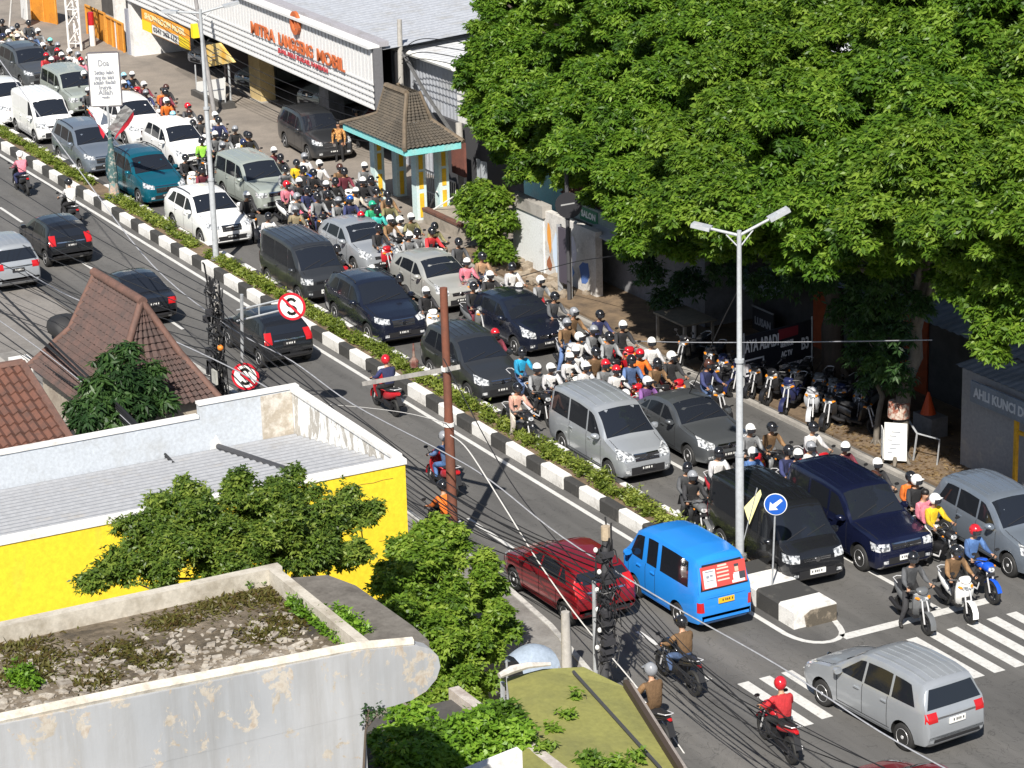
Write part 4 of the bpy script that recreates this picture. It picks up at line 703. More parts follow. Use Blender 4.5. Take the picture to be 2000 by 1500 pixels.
# ================================================================== vehicles
def interp(pts, x): return float(np.interp(x, [p[0] for p in pts], [p[1] for p in pts]))
CAR = {}; FOOT = []; BIKES_AT = []
def car_type(key, L, W, wb, fo, r, top, belt, xc, xr, xe, xt, wins, lean=.13, zsill=.22, nose=.80, hood_v=.0, rear_z=None, ribs=0, rails=0, rear_up=False,
             head=None, grille=None, intake=None, tail=None, spokes=5, sedan=None, rack=0):
    """one kind of vehicle: its meshes in local axes (forward = +x), built once"""
    T = lambda x: interp(top, x)
    zmax = max(p[1] for p in top)
    def pw(x):
        a = interp([(0, nose), (.05, nose + .07), (.18, nose + .13), (.45, .975), (.9, 1), (L - .5, 1), (L - .16, .975), (L - .04, .93), (L, .88)], x)
        return W / 2 * a
    zb = lambda x: interp([(0, .34), (.12, .24), (.5, .2), (L - .5, .22), (L - .1, .28), (L, .38)], x)
    xs = sorted(set([round(v, 3) for v in list(np.linspace(0, L, 33)) + [p[0] for p in top] + [.02, .05, .12, L - .12, L - .05]]))
    rings = []
    for x in xs:
        t = T(x); w_ = pw(x); b0 = zb(x); B = min(interp(belt, x), t - .05); k = max(0, min(1, (t - B - .05) / .35))
        wt = w_ - .045 - (lean + .02) * min(1, (t - B) / .5) ; zm = b0 + .45 * (B - b0)
        half = [(0, b0), (.8 * w_, b0), (.95 * w_, b0 + .04), (w_ * .985, b0 + .15), (w_, zm), (w_ * .99, B - .07), (w_ * .965, B),
                (wt + .035, t - .03 - .11 * k), (wt - .02, t - .018 - .03 * k), (wt * .62, t - .004), (0, t + .012)]
        X = L / 2 - x
        ring = [(X, -y, z) for y, z in half] + [(X, y, z) for y, z in half[-2:0:-1]]
        rings.append(ring)
    mb = MB(); mb.rings(rings, cap=True)
    me = mb.mesh('body', 38)
    bvh = BVHTree.FromPolygons([v.co.copy() for v in me.vertices], [tuple(p.vertices) for p in me.polygons])
    # open the wheel arches
    bpy.data.meshes.remove(me) if False else None
    cut = MB()
    for xw in (fo, fo + wb):
        for s in (-1, 1):
            cut.lathe([(r + .065, -.22), (r + .065, .3)], (L / 2 - xw, s * (W / 2 - .04), r + .01), 'y', 22)
    ob = bpy.data.objects.new('b', me); C.objects.link(ob); oc = bpy.data.objects.new('c', cut.mesh('c')); C.objects.link(oc)
    md = ob.modifiers.new('x', 'BOOLEAN'); md.operation = 'DIFFERENCE'; md.object = oc; md.solver = 'EXACT'
    dg = bpy.context.evaluated_depsgraph_get(); body = bpy.data.meshes.new_from_object(ob.evaluated_get(dg))
    bpy.data.objects.remove(ob); bpy.data.objects.remove(oc)
    body.name = 'body'; body.materials.clear(); body.materials.append(P_GRY); body.materials.append(dark_in)
    idx = []
    for p in body.polygons:
        c = p.center; inside = False
        for xw in (fo, fo + wb):
            d = math.hypot(c.x - (L / 2 - xw), c.z - r - .01)
            if abs(c.y) > W / 2 - .3 and d < r + .06: inside = True
            if abs(c.y) > W / 2 - .3 and d < r + .075 and abs(p.normal.y) < .5 and abs(c.y) < W / 2 - .005 and c.z < r * 2 + .2 and d > r + .05 : inside = True
        if c.z < .27 and p.normal.z < -.3: inside = True
        idx.append(1 if inside else 0)
    body.polygons.foreach_set('material_index', idx)
    body.polygons.foreach_set('use_smooth', [True] * len(idx)); body.set_sharp_from_angle(angle=R(38))
    parts = [('body', body, 'paint', None)]
    def cast(o, d, off):
        h = bvh.ray_cast(Vector(o), Vector(d).normalized())
        if h[0] is None:
            h = bvh.find_nearest(Vector(o) + Vector(d).normalized() * 1.0)
        n = h[1] if h[1].dot(Vector(d)) < 0 else -h[1]
        return h[0] + n * off
    def strip(mb, bot, tp, fn, d, off, nu=6, nv=4):          # patch laid on the bodywork between a lower and an upper edge
        rows = []
        for j in range(nv + 1):
            row = []
            for i in range(nu + 1):
                u = i / nu; v = j / nv
                def along(e):
                    if len(e) == 2: return (e[0][0] + (e[1][0] - e[0][0]) * u, e[0][1] + (e[1][1] - e[0][1]) * u)
                    f = u * (len(e) - 1); q = min(int(f), len(e) - 2); f -= q
                    return (e[q][0] + (e[q + 1][0] - e[q][0]) * f, e[q][1] + (e[q + 1][1] - e[q][1]) * f)
                a, b = along(bot), along(tp)
                row.append(cast(fn(a[0] + (b[0] - a[0]) * v, a[1] + (b[1] - a[1]) * v), d, off))
            rows.append(row)
        return mb.grid(rows)
    zc, zr = T(xc), T(xr)
    hw = lambda x: (pw(x) - .045 - (lean + .02) * min(1, max(0, (T(x) - interp(belt, x)) / .5)))
    # windscreen
    fr = lambda a, b: (L / 2 + 2, a, b); bk = lambda a, b: (-L / 2 - 2, a, b); up = lambda a, b: (a, b, 5)
    mbx = MB(); rows = []
    for j in range(7):
        x = xc + .03 + (xr - .03 - xc - .03) * j / 6
        h_ = min(hw(x) - .045, pw(x) * .93); rows.append([cast((L / 2 - x, h_ * (i / 4 - 1), 5), (0, 0, -1), .006) for i in range(9)])
    mbx.grid(rows); parts.append(('windscreen', mbx.mesh('windscreen', 40), 'glass', None))
    # wipers
    mbx = MB()
    for y0, y1 in ((-.55, .05), (.0, .55)):
        pa = cast((L / 2 - xc - .06, y0, 5), (0, 0, -1), .015); pb = cast((L / 2 - xc - .2, y1, 5), (0, 0, -1), .018); mbx.tube([pa, pb], .012, 4)
    parts.append(('wiper', mbx.mesh('wiper'), 'black', None))
    # side glass
    for s in (-1, 1):
        fn = lambda a, b, s=s: (L / 2 - a, s * 3, b)
        for (xb0, xb1, xt0, xt1) in wins:
            zb_ = lambda x: interp(belt, x) + .035
            zt_ = lambda x: T(x) - .155
            m_ = MB(); n = 4
            bot = [(xb0 + (xb1 - xb0) * i / n, zb_(xb0 + (xb1 - xb0) * i / n)) for i in range(n + 1)]
            tp = [(xt0 + (xt1 - xt0) * i / n, max(zt_(xt0 + (xt1 - xt0) * i / n), zb_(xt0) + .05)) for i in range(n + 1)]
            strip(m_, bot, tp, fn, (0, -s, 0), .006, 6, 3)
            parts.append(('side_window', m_.mesh('side_window', 40), 'sideglass', None))
        # door seams, sill trim, handles, mirror
        m_ = MB(); zs = .36
        for (xb0, xb1, xt0, xt1) in wins[:2] + [wins[1][1:2] * 4 if len(wins) > 1 else wins[0]]:
            x0 = xb0 - .04
            strip(m_, [(x0 - .007, zs), (x0 + .007, zs)], [(x0 - .007, interp(belt, x0)), (x0 + .007, interp(belt, x0))], fn, (0, -s, 0), .005, 1, 8)
        xa, xb = wins[0][0] - .04, wins[min(1, len(wins) - 1)][1] + .03
        strip(m_, [(xa, zs - .007), (xb, zs - .007)], [(xa, zs + .007), (xb, zs + .007)], fn, (0, -s, 0), .005, 8, 1)
        parts.append(('door_seams', m_.mesh('door_seams'), 'void', None))
        m_ = MB(); xa, xb = fo + r + .12, fo + wb - r - .12
        strip(m_, [(xa, .235), (xb, .235)], [(xa, .30), (xb, .30)], fn, (0, -s, 0), .012, 8, 1); parts.append(('sill', m_.mesh('sill'), 'black', None))
        for (xb0, xb1, xt0, xt1) in wins[:2]:
            m_ = MB(); xh = xb1 - .14; zh = interp(belt, xh) - .12; p_ = cast(fn(xh, zh), (0, -s, 0), .018)
            m_.obox(p_, (.085, 0, 0), (0, .016, 0), (0, 0, .016)); parts.append(('door_handle', m_.mesh('door_handle'), 'paint', None))
        xm = wins[0][0] + .08; zm_ = interp(belt, xm) + .1
        p_ = cast(fn(xm, interp(belt, xm) + .02), (0, -s, 0), 0)
        m_ = MB(); m_.loft([(L / 2 - xm - .06, p_.y + s * .13, zm_, .10, .065), (L / 2 - xm + .02, p_.y + s * .125, zm_, .105, .075), (L / 2 - xm + .10, p_.y + s * .10, zm_ - .005, .06, .05)], 10)
        m_.beam((L / 2 - xm, p_.y, zm_ - .05), (L / 2 - xm, p_.y + s * .1, zm_ - .04), .06, .03)
        parts.append(('door_mirror', m_.mesh('door_mirror', 50), 'paint', None))
        # lamps
        y0, y1, z0, z1, z2, z3 = head
        m_ = MB(); yo = s * y1; yi = s * y0
        strip(m_, [(yi, z0), (yo, z2)], [(yi, z1), (yo, z3)], lambda a, b, s=s: (L / 2 + 2, a + s * .62, b), (-1, -s * .28, 0), .008, 6, 4); parts.append(('headlight', m_.mesh('headlight', 40), 'lamp', None))
        y0, y1, z0, z1 = tail
        m_ = MB(); strip(m_, [(s * y0, z0), (s * y1, z0)], [(s * (y0 + .02), z1), (s * y1, z1)], lambda a, b, s=s: (-L / 2 - 2, a + s * .5, b), (1, -s * .25, 0), .01, 4, 5); parts.append(('tail_light', m_.mesh('tail_light', 40), 'tail', None))
        m_ = MB(); strip(m_, [(s * .52, .40), (s * .66, .40)], [(s * .52, .48), (s * .66, .48)], fr, (-1, 0, 0), .01, 2, 2); parts.append(('fog_lamp', m_.mesh('fog_lamp'), 'lamp', None))
    # nose and tail trim
    y, z0, z1 = grille; m_ = MB(); strip(m_, [(-y, z0), (y, z0)], [(-y * 1.05, z1), (y * 1.05, z1)], fr, (-1, 0, 0), .008, 8, 3); gi = len(parts); parts.append(('grille', m_.mesh('grille'), 'black', None))
    for zz in (z0 + (z1 - z0) * .3, z1 - .01):
        m_ = MB(); strip(m_, [(-y, zz - .011), (y, zz - .011)], [(-y, zz + .011), (y, zz + .011)], fr, (-1, 0, 0), .018, 8, 1)
        parts.append(('grille_bar', m_.mesh('grille_bar'), 'chrome', gi))
    pz = (z0 + z1) / 2; pc = cast((L / 2 + 2, 0, pz), (-1, 0, 0), .03); m_ = MB(); m_.lathe([(.065, -.01), (.065, .01)], pc, 'x', 14); parts.append(('badge', m_.mesh('badge'), 'chrome', gi))
    y, z0, z1 = intake; m_ = MB(); strip(m_, [(-y, z0), (y, z0)], [(-y, z1), (y, z1)], fr, (-1, 0, 0), .008, 8, 3); parts.append(('bumper_intake', m_.mesh('bumper_intake'), 'black', None))
    px_ = cast((L / 2 + 2, 0, (z0 + z1) / 2 + .05), (-1, 0, 0), .02); m_ = MB().box(px_.x - .006, px_.x + .012, -.21, .21, px_.z - .065, px_.z + .065); fpi = len(parts); parts.append(('number_plate', m_.mesh('number_plate'), 'plate', None))
    def digits(x, z, fw, n='N'):
        m_ = MB(); rr = random.Random(sum(map(ord, key)) + int(fw)); x_ = -.17
        for k in range(7):                                     # worn characters: short bars
            if k in (1, 5): x_ += .025; continue
            m_.box(x - .002 if fw < 0 else x, x if fw < 0 else x + .002, x_, x_ + .03, z - .02, z + .035); x_ += .05
        return m_.mesh('plate_characters')
    parts.append(('plate_characters', digits(px_.x + .0125, px_.z, 1), 'plate_ink', fpi))
    rz_ = rear_z or .78
    q = cast((-L / 2 - 2, 0, rz_), (1, 0, 0), .02); m_ = MB().box(q.x - .012, q.x + .006, -.21, .21, q.z - .065, q.z + .065); rpi = len(parts); parts.append(('number_plate', m_.mesh('number_plate'), 'plate', None))
    parts.append(('plate_characters', digits(q.x - .0125, q.z, -1), 'plate_ink', rpi))
    if not sedan:
        m_ = MB(); strip(m_, [(-.5, rz_ + .10), (.5, rz_ + .10)], [(-.5, rz_ + .13), (.5, rz_ + .13)], bk, (1, 0, 0), .015, 6, 1); parts.append(('tailgate_trim', m_.mesh('tailgate_trim'), 'chrome', None))
    m_ = MB(); strip(m_, [(-.62, .40), (.62, .40)], [(-.6, .47), (.6, .47)], bk, (1, 0, 0), .012, 8, 1); parts.append(('bumper_strip', m_.mesh('bumper_strip'), 'black', None))
    # rear glass
    m_ = MB()
    if rear_up or sedan:
        rows = []
        for j in range(6):
            x = xe + .02 + (xt - xe - .04) * j / 5
            h_ = min(hw(x) - .06, pw(x) * .9); rows.append([cast((L / 2 - x, h_ * (i / 4 - 1), 5), (0, 0, -1), .006) for i in range(9)])
        m_.grid(rows)
    else:
        zt_, zl = T(xe) - .07, interp(belt, L - .2) + .04; a0 = hw(xe) - .07; a1 = pw(xt) * .90
        strip(m_, [(-a1, zl), (a1, zl)], [(-a0, zt_), (a0, zt_)], bk, (1, 0, 0), .006, 8, 5)
    parts.append(('rear_window', m_.mesh('rear_window', 40), 'rearglass', None))
    # bonnet seam
    for s in (-1, 1):
        m_ = MB()
        for j in range(6):
            x0 = .25 + (xc - .27) * j / 6; x1 = .25 + (xc - .27) * (j + 1) / 6
            a = cast((L / 2 - x0, s * pw(x0) * .80, 5), (0, 0, -1), .004); b = cast((L / 2 - x1, s * pw(x1) * .82, 5), (0, 0, -1), .004)
            m_.beam(a, b, .012, .004)
        parts.append(('bonnet_seam', m_.mesh('bonnet_seam'), 'void', None))
    if ribs:
        n = ribs
        for k in range(n):
            m_ = MB(); y = (k / (n - 1) - .5) * 2 * (hw((xr + xe) / 2) - .16); pts = [cast((L / 2 - x, y, 5), (0, 0, -1), .003) for x in np.linspace(xr + .25, xe - .12, 9)]
            for a, b in zip(pts, pts[1:]): m_.beam(a, b, .045, .022)
            parts.append(('roof_rib', m_.mesh('roof_rib', 30), 'paint', None))
    if rails:
        for s in (-1, 1):
            m_ = MB(); y = s * (hw((xr + xe) / 2) - .05); pts = [cast((L / 2 - x, y, 5), (0, 0, -1), .05) for x in np.linspace(xr + .2, xe - .1, 8)]
            m_.tube([pts[0] - Vector((-.05, 0, .05))] + pts + [pts[-1] - Vector((.05, 0, .05))], .018, 6); parts.append(('roof_rail', m_.mesh('roof_rail', 60), 'rail', None))
    if rack:
        for x in (xr + .55, xr + 1.25):
            m_ = MB(); h_ = hw(x); zt_ = T(x) + .09; m_.beam((L / 2 - x, -h_ - .02, zt_), (L / 2 - x, h_ + .02, zt_), .06, .035)
            for s in (-1, 1): m_.beam((L / 2 - x, s * (h_ - .02), zt_ - .12), (L / 2 - x, s * (h_ - .02), zt_), .05, .05, (1, 0, 0))
            parts.append(('roof_bar', m_.mesh('roof_bar'), 'black', None))
    # wheels
    for xw in (fo, fo + wb):
        for s in (-1, 1):
            c = (L / 2 - xw, s * (W / 2 - .115), r)
            m_ = MB().lathe([(r * .62, -.095), (r * .9, -.1), (r * .985, -.075), (r, -.03), (r, .03), (r * .985, .075), (r * .9, .1), (r * .62, .095)], c, 'y', 24)
            wi = len(parts); parts.append(('wheel', m_.mesh('wheel', 50), 'rubber', None))
            m_ = MB().lathe([(r * .66, s * .082), (r * .62, s * .1), (r * .56, s * .075)], c, 'y', 22, cap=False)
            for k in range(spokes):
                t = 2 * math.pi * k / spokes + .3
                a = Vector((math.cos(t), 0, math.sin(t))); tt = Vector((-math.sin(t), 0, math.cos(t))); cc = Vector(c) + Vector((0, s * .082, 0))
                m_.obox(cc + a * r * .33, a * r * .28, Vector((0, .012, 0)), tt * r * (.085 if spokes > 5 else .12))
            m_.lathe([(r * .15, s * .09), (r * .13, s * .102)], c, 'y', 10)
            parts.append(('rim', m_.mesh('rim', 40), 'alloy', wi))
            m_ = MB().lathe([(r * .6, s * .05), (r * .6, s * .052)], c, 'y', 18); parts.append(('brake_disc', m_.mesh('brake_disc'), 'hub', wi))
    m_ = MB().box(-L / 2 + .3, L / 2 - .3, -W / 2 + .3, W / 2 - .3, .17, .3); parts.append(('underbody', m_.mesh('underbody'), 'void', None))
    role0 = dict(glass=glass, sideglass=sideglass, rearglass=glass, black=black_pl, void=dark_in, lamp=lamp_gl, tail=tail_red, chrome=chrome, plate=plate_k, plate_ink=plate_w, rubber=rubber, alloy=alloy, hub=black_pl, paint=P_GRY, rail=black_pl)
    for n_, me_, ro, pi in parts:
        if not me_.materials: me_.materials.append(role0[ro])
    CAR[key] = dict(parts=parts, L=L, W=W, fo=fo, r=r, wb=wb)

def put_car(key, name, wheel_px, paint_m, label, cat, yaw=0., white_plate=False, rear_wheel=False, group='cars and vans in the traffic', override={}, xy=None):
    """stand a vehicle on the road so that its near wheel is where the photo has it; yaw 0 drives towards +x"""
    t = CAR[key]
    if xy is None:
        s = -1 if abs(yaw) < 1.57 else 1
        q = G(*wheel_px, t['r']); lo = Vector((t['L'] / 2 - t['fo'] - (t['wb'] if rear_wheel else 0), s * (t['W'] / 2 - .02), 0)); lo.rotate(Matrix.Rotation(yaw, 3, 'Z'))
        loc = Vector((q.x - lo.x, q.y - lo.y, 0))
    else: loc = Vector((*xy, 0))
    FOOT.append((loc.x, loc.y, yaw, t['L'] / 2, t['W'] / 2))
    root = empty(name, loc, yaw, label, cat, group); obs = []
    for n_, me_, ro, pi in t['parts']:
        o = bpy.data.objects.new(n_, me_); C.objects.link(o); o.parent = obs[pi] if pi is not None else root; obs.append(o)
        mm = override.get(ro)
        if ro == 'paint' and mm is None: mm = paint_m
        if ro == 'plate' and white_plate: mm = plate_w
        if ro == 'plate_ink' and white_plate: mm = plate_k
        if mm: o.material_slots[0].link = 'OBJECT'; o.material_slots[0].material = mm
        if ro == 'paint' and n_ == 'body':
            o.material_slots[1].link = 'DATA'
    root['_t'] = key
    del root['_t']
    return root

# low MPV
car_type('mpv', 4.19, 1.66, 2.655, .78, .30, [(0, .60), (.04, .72), (.2, .84), (.55, .95), (1.0, 1.04), (1.12, 1.09), (1.55, 1.40), (1.85, 1.585), (2.05, 1.635), (2.7, 1.68), (3.4, 1.665), (3.82, 1.60), (3.92, 1.53), (4.1, 1.06), (4.17, .93), (4.19, .62)],
         [(0, .7), (1.1, .99), (4.1, 1.06)], 1.12, 1.85, 3.9, 4.1, [(1.34, 2.10, 1.93, 2.12), (2.17, 2.98, 2.19, 2.98), (3.05, 3.78, 3.05, 3.55)], ribs=6,
         head=(.38, .80, .66, .78, .72, .92), grille=(.34, .66, .76), intake=(.44, .36, .52), tail=(.50, .80, .84, 1.04), rear_z=.80)
# boxier tall MPV with a short bonnet
car_type('apv', 4.23, 1.66, 2.625, .72, .30, [(0, .62), (.04, .78), (.2, .90), (.5, .99), (.78, 1.07), (.9, 1.12), (1.25, 1.45), (1.55, 1.70), (1.75, 1.79), (2.4, 1.85), (3.6, 1.85), (3.98, 1.79), (4.08, 1.68), (4.17, 1.1), (4.21, .95), (4.23, .6)],
         [(0, .7), (.9, 1.05), (4.1, 1.08)], .9, 1.6, 4.05, 4.16, [(1.15, 1.88, 1.62, 1.9), (1.96, 2.92, 1.97, 2.92), (3.0, 3.95, 3.0, 3.9)], ribs=5, lean=.09,
         head=(.36, .80, .70, .86, .74, .98), grille=(.36, .68, .85), intake=(.5, .34, .54), tail=(.56, .80, .8, 1.25), rear_z=.86)
# cab-forward van
car_type('van', 4.05, 1.665, 2.65, .62, .30, [(0, .62), (.03, .84), (.12, 1.0), (.28, 1.08), (.42, 1.14), (.75, 1.5), (1.02, 1.76), (1.2, 1.84), (1.9, 1.90), (3.5, 1.90), (3.88, 1.86), (3.96, 1.76), (4.02, 1.1), (4.04, .95), (4.05, .55)],
         [(0, .75), (.4, 1.04), (4.0, 1.08)], .42, 1.08, 3.94, 4.0, [(.66, 1.36, 1.12, 1.38), (1.46, 2.5, 1.47, 2.5), (2.58, 3.78, 2.58, 3.74)], ribs=6, lean=.055, nose=.84,
         head=(.42, .82, .74, .92, .78, .98), grille=(.36, .74, .82), intake=(.5, .34, .54), tail=(.66, .82, .7, 1.05), rear_z=.8, spokes=7)
# big MPV
car_type('innova', 4.62, 1.78, 2.75, .88, .33, [(0, .66), (.04, .82), (.2, .93), (.6, 1.03), (1.1, 1.11), (1.25, 1.15), (1.7, 1.5), (1.98, 1.66), (2.2, 1.72), (2.9, 1.76), (3.8, 1.745), (4.25, 1.68), (4.36, 1.6), (4.52, 1.14), (4.59, .98), (4.62, .62)],
         [(0, .75), (1.2, 1.08), (4.5, 1.14)], 1.25, 2.0, 4.33, 4.52, [(1.5, 2.3, 2.08, 2.32), (2.38, 3.25, 2.4, 3.25), (3.33, 4.12, 3.33, 3.95)], ribs=0, rails=1,
         head=(.44, .86, .76, .87, .82, .98), grille=(.42, .62, .86), intake=(.5, .38, .52), tail=(.56, .86, .92, 1.25), rear_z=.86)
# SUV
car_type('suv', 4.6, 1.82, 2.70, .92, .345, [(0, .68), (.04, .84), (.22, .95), (.65, 1.04), (1.2, 1.11), (1.35, 1.15), (1.85, 1.5), (2.12, 1.63), (2.35, 1.68), (3.0, 1.70), (3.7, 1.66), (4.1, 1.57), (4.22, 1.5), (4.46, 1.12), (4.55, 1.0), (4.6, .66)],
         [(0, .75), (1.3, 1.07), (4.5, 1.14)], 1.35, 2.14, 4.16, 4.45, [(1.62, 2.42, 2.22, 2.44), (2.5, 3.35, 2.52, 3.35), (3.43, 4.05, 3.43, 3.75)], rails=1, nose=.77, lean=.15,
         head=(.42, .88, .80, .92, .84, .98), grille=(.36, .70, .90), intake=(.55, .38, .54), tail=(.62, .88, .92, 1.30), rear_z=.86)
# small hatchback
car_type('hatch', 3.85, 1.68, 2.5, .78, .30, [(0, .60), (.04, .74), (.2, .84), (.55, .93), (.95, 1.0), (1.06, 1.04), (1.5, 1.34), (1.8, 1.47), (2.0, 1.51), (2.5, 1.525), (3.1, 1.48), (3.4, 1.42), (3.5, 1.36), (3.72, 1.02), (3.81, .92), (3.85, .6)],
         [(0, .68), (1.05, .96), (3.7, 1.03)], 1.06, 1.84, 3.46, 3.72, [(1.3, 2.04, 1.92, 2.06), (2.12, 2.95, 2.14, 2.92), (3.02, 3.35, 3.0, 3.1)], nose=.76, lean=.15,
         head=(.40, .80, .66, .80, .72, .94), grille=(.32, .62, .72), intake=(.42, .34, .5), tail=(.56, .80, .82, 1.15), rear_z=.8)
# three-box saloon
car_type('saloon', 4.3, 1.7, 2.55, .84, .30, [(0, .60), (.04, .72), (.2, .82), (.6, .91), (1.15, .99), (1.3, 1.02), (1.75, 1.32), (2.02, 1.43), (2.3, 1.465), (2.75, 1.455), (3.1, 1.39), (3.3, 1.31), (3.78, 1.03), (3.95, 1.0), (4.2, .97), (4.28, .85), (4.3, .6)],
         [(0, .66), (1.2, .94), (3.8, .99), (4.3, .95)], 1.3, 2.06, 3.14, 3.74, [(1.55, 2.3, 2.14, 2.32), (2.38, 3.05, 2.4, 3.02), (3.12, 3.42, 3.08, 3.16)], nose=.76, lean=.16, sedan=True,
         head=(.40, .82, .64, .77, .70, .90), grille=(.34, .62, .74), intake=(.46, .34, .5), tail=(.5, .82, .74, .93), rear_z=.8, spokes=7)
# old square MPV
car_type('kijang', 4.4, 1.68, 2.65, .82, .33, [(0, .66), (.03, .86), (.15, .97), (.6, 1.04), (1.12, 1.09), (1.24, 1.12), (1.6, 1.5), (1.82, 1.69), (2.0, 1.74), (2.7, 1.785), (3.9, 1.785), (4.2, 1.74), (4.27, 1.64), (4.36, 1.1), (4.39, .96), (4.4, .6)],
         [(0, .76), (1.2, 1.07), (4.35, 1.09)], 1.24, 1.85, 4.24, 4.34, [(1.42, 2.2, 1.9, 2.22), (2.29, 3.12, 2.3, 3.12), (3.2, 4.1, 3.2, 4.06)], ribs=4, lean=.08, nose=.86,
         head=(.42, .84, .72, .88, .72, .90), grille=(.40, .73, .88), intake=(.5, .38, .54), tail=(.6, .82, .78, 1.1), rear_z=.84)
# small forward-control minibus
car_type('minibus', 3.55, 1.5, 1.98, .62, .28, [(0, .6), (.02, .86), (.08, 1.02), (.2, 1.12), (.45, 1.5), (.62, 1.72), (.8, 1.80), (1.4, 1.87), (2.6, 1.88), (3.2, 1.83), (3.32, 1.75), (3.48, 1.12), (3.53, .95), (3.55, .5)],
         [(0, .8), (.2, 1.05), (3.5, 1.07)], .2, .7, 3.3, 3.47, [(.42, 1.02, .68, 1.04), (1.22, 1.66, 1.22, 1.66), (1.82, 3.05, 1.82, 2.98)], lean=.08, nose=.86,
         head=(.4, .72, .72, .88, .72, .88), grille=(.34, .74, .84), intake=(.5, .36, .5), tail=(.58, .74, .62, .86), rear_z=.84, spokes=8)

GR = 'vehicles queuing on the far carriageway'; GN = 'vehicles on the near carriageway'
put_car('van', 'minivan', (1513, 1124), P_BLK, 'black box-shaped minivan first in its lane, beside the foremost lamp post', 'van', R(-3), True, group=GR)
put_car('apv', 'minivan', (1188, 920), P_SIL, 'silver tall minivan next to the grey saloon and the median shrubs', 'car', R(-1), group=GR)
put_car('mpv', 'family_car', (912, 767), P_DGR, 'dark grey family car seen past the rusty brown pole, alongside the median', 'car', R(-2), group=GR)
put_car('suv', 'suv', (717, 652), P_INK, 'black-blue sport utility car with bright headlights behind the dark grey family car', 'car', R(-2), group=GR)
put_car('van', 'minivan', (581, 577), P_DGR, 'dark grey box-shaped minivan with a blue tinted windscreen beside the median hedge', 'van', R(-1), True, group=GR)
put_car('suv', 'suv', (391, 466), P_WHT, 'white sport utility car right behind the far twin lamp post', 'car', 0, group=GR)
put_car('innova', 'family_car', (270, 386), P_TEA, 'teal family car with black roof rails behind the bollard of the white billboard', 'car', 0, group=GR)
put_car('innova', 'family_car', (156, 328), P_STL, 'steel blue-grey family car left of the white billboard post', 'car', R(-1), group=GR)
pv_ = put_car('van', 'minivan', (67, 268), P_WHT, 'white panel minivan near the left edge beside the median hedge', 'van', R(-1), group=GR)
for k, o in enumerate([c for c in pv_.children if c.name.startswith('side_window')]):
    if k % 3: o.name = 'blank_panel'; o.material_slots[0].link = 'OBJECT'; o.material_slots[0].material = P_WHT
put_car('suv', 'suv', (-8, 232), P_WHT, 'white car cut by the left edge, behind the white panel minivan', 'car', 0, group=GR)
put_car('kijang', 'family_car', (1678, 1090), P_NAV, 'navy blue square family car first in the second lane, beside the black minivan', 'car', R(-2), True, group=GR)
put_car('saloon', 'saloon_car', (1343, 890), P_GRY, 'grey saloon car in the second lane next to the silver minivan', 'car', R(-1), group=GR, override={'rail': chrome})
put_car('hatch', 'hatchback', (1004, 676), P_INK, 'black hatchback among motorcycles in front of the warm silver car', 'car', R(1), group=GR)
put_car('hatch', 'hatchback', (838, 592), P_BEI, 'warm silver hatchback with its window open beside the black-blue sport utility car', 'car', R(0), group=GR)
put_car('hatch', 'hatchback', (690, 520), P_SIL, 'bright silver hatchback next to the dark grey minivan, nose to the crowd of riders', 'car', R(0), group=GR)
put_car('kijang', 'family_car', (490, 400), P_SGR, 'pale green-silver square family car next to the white sport utility car', 'car', R(1), group=GR)
put_car('mpv', 'family_car', (335, 320), P_WHT, 'small white family car behind the pale green-silver car', 'car', R(0), group=GR)
put_car('innova', 'family_car', (243, 272), P_WHT, 'white family car directly behind the post of the white billboard', 'car', R(0), group=GR)
put_car('kijang', 'family_car', (128, 212), P_SGR, 'grey-green square car with two roof bars behind the white panel minivan', 'car', R(0), group=GR)
put_car('innova', 'family_car', (40, 162), P_GRY, 'dark grey car in the upper left corner of the queue', 'car', R(0), group=GR)
put_car('innova', 'family_car', (600, 300), P_DGR, 'charcoal family car parked on the forecourt under the white shop sign', 'car', R(-4), group='cars at the car showroom')
put_car('mpv', 'family_car', (1968, 1104), P_STL, 'blue-grey family car at the right edge beside the blue motorcycle', 'car', R(-3), group=GR)
put_car('hatch', 'hatchback', (88, 505), P_BLK, 'black hatchback seen from behind near the left edge, red tail lights', 'car', R(180), group=GN, rear_wheel=True)
put_car('mpv', 'family_car', (-20, 552), P_SIL, 'silver car cut by the left edge, seen from behind next to the black hatchback', 'car', R(180), group=GN, rear_wheel=True)
put_car('saloon', 'saloon_car', (236, 618), P_BLK, 'black car seen from behind above the tip of the tiled roof', 'car', R(180), group=GN, rear_wheel=True)
put_car('hatch', 'hatchback', (505, 700), P_BLK, 'black car seen from behind the bundle of cables and the no-stopping sign', 'car', R(180), group=GN, rear_wheel=True)
put_car('hatch', 'hatchback', (1102, 1199), P_RED, 'red hatchback seen from behind beside the utility poles', 'car', R(180), group=GN, rear_wheel=True)
bus = put_car('minibus', 'minibus', (1323, 1200), P_BLU, 'sky blue public minibus with a red poster in its rear window', 'minibus', R(180), group=GN, rear_wheel=True, override={'plate': plate_y, 'plate_ink': plate_k, 'chrome': P_BLU, 'black': P_BLU})
put_car('mpv', 'family_car', (1762, 1440), P_SIL, 'silver family car crossing the junction at the lower right', 'car', R(184), True, group=GN, rear_wheel=True)
put_car('hatch', 'hatchback', (1800, 1690), P_RED, 'dark red car of which only the roof shows at the bottom edge', 'car', R(180), group=GN, rear_wheel=True)
put_car('suv', 'suv', None, P_SGR, 'silver car inside the showroom behind the charcoal car', 'car', R(-75), group='cars at the car showroom', xy=(-36.5, 16.2))
put_car('hatch', 'hatchback', None, P_RED, 'dark red car in the shade of the showroom', 'car', R(-75), group='cars at the car showroom', xy=(-31.0, 16.4))
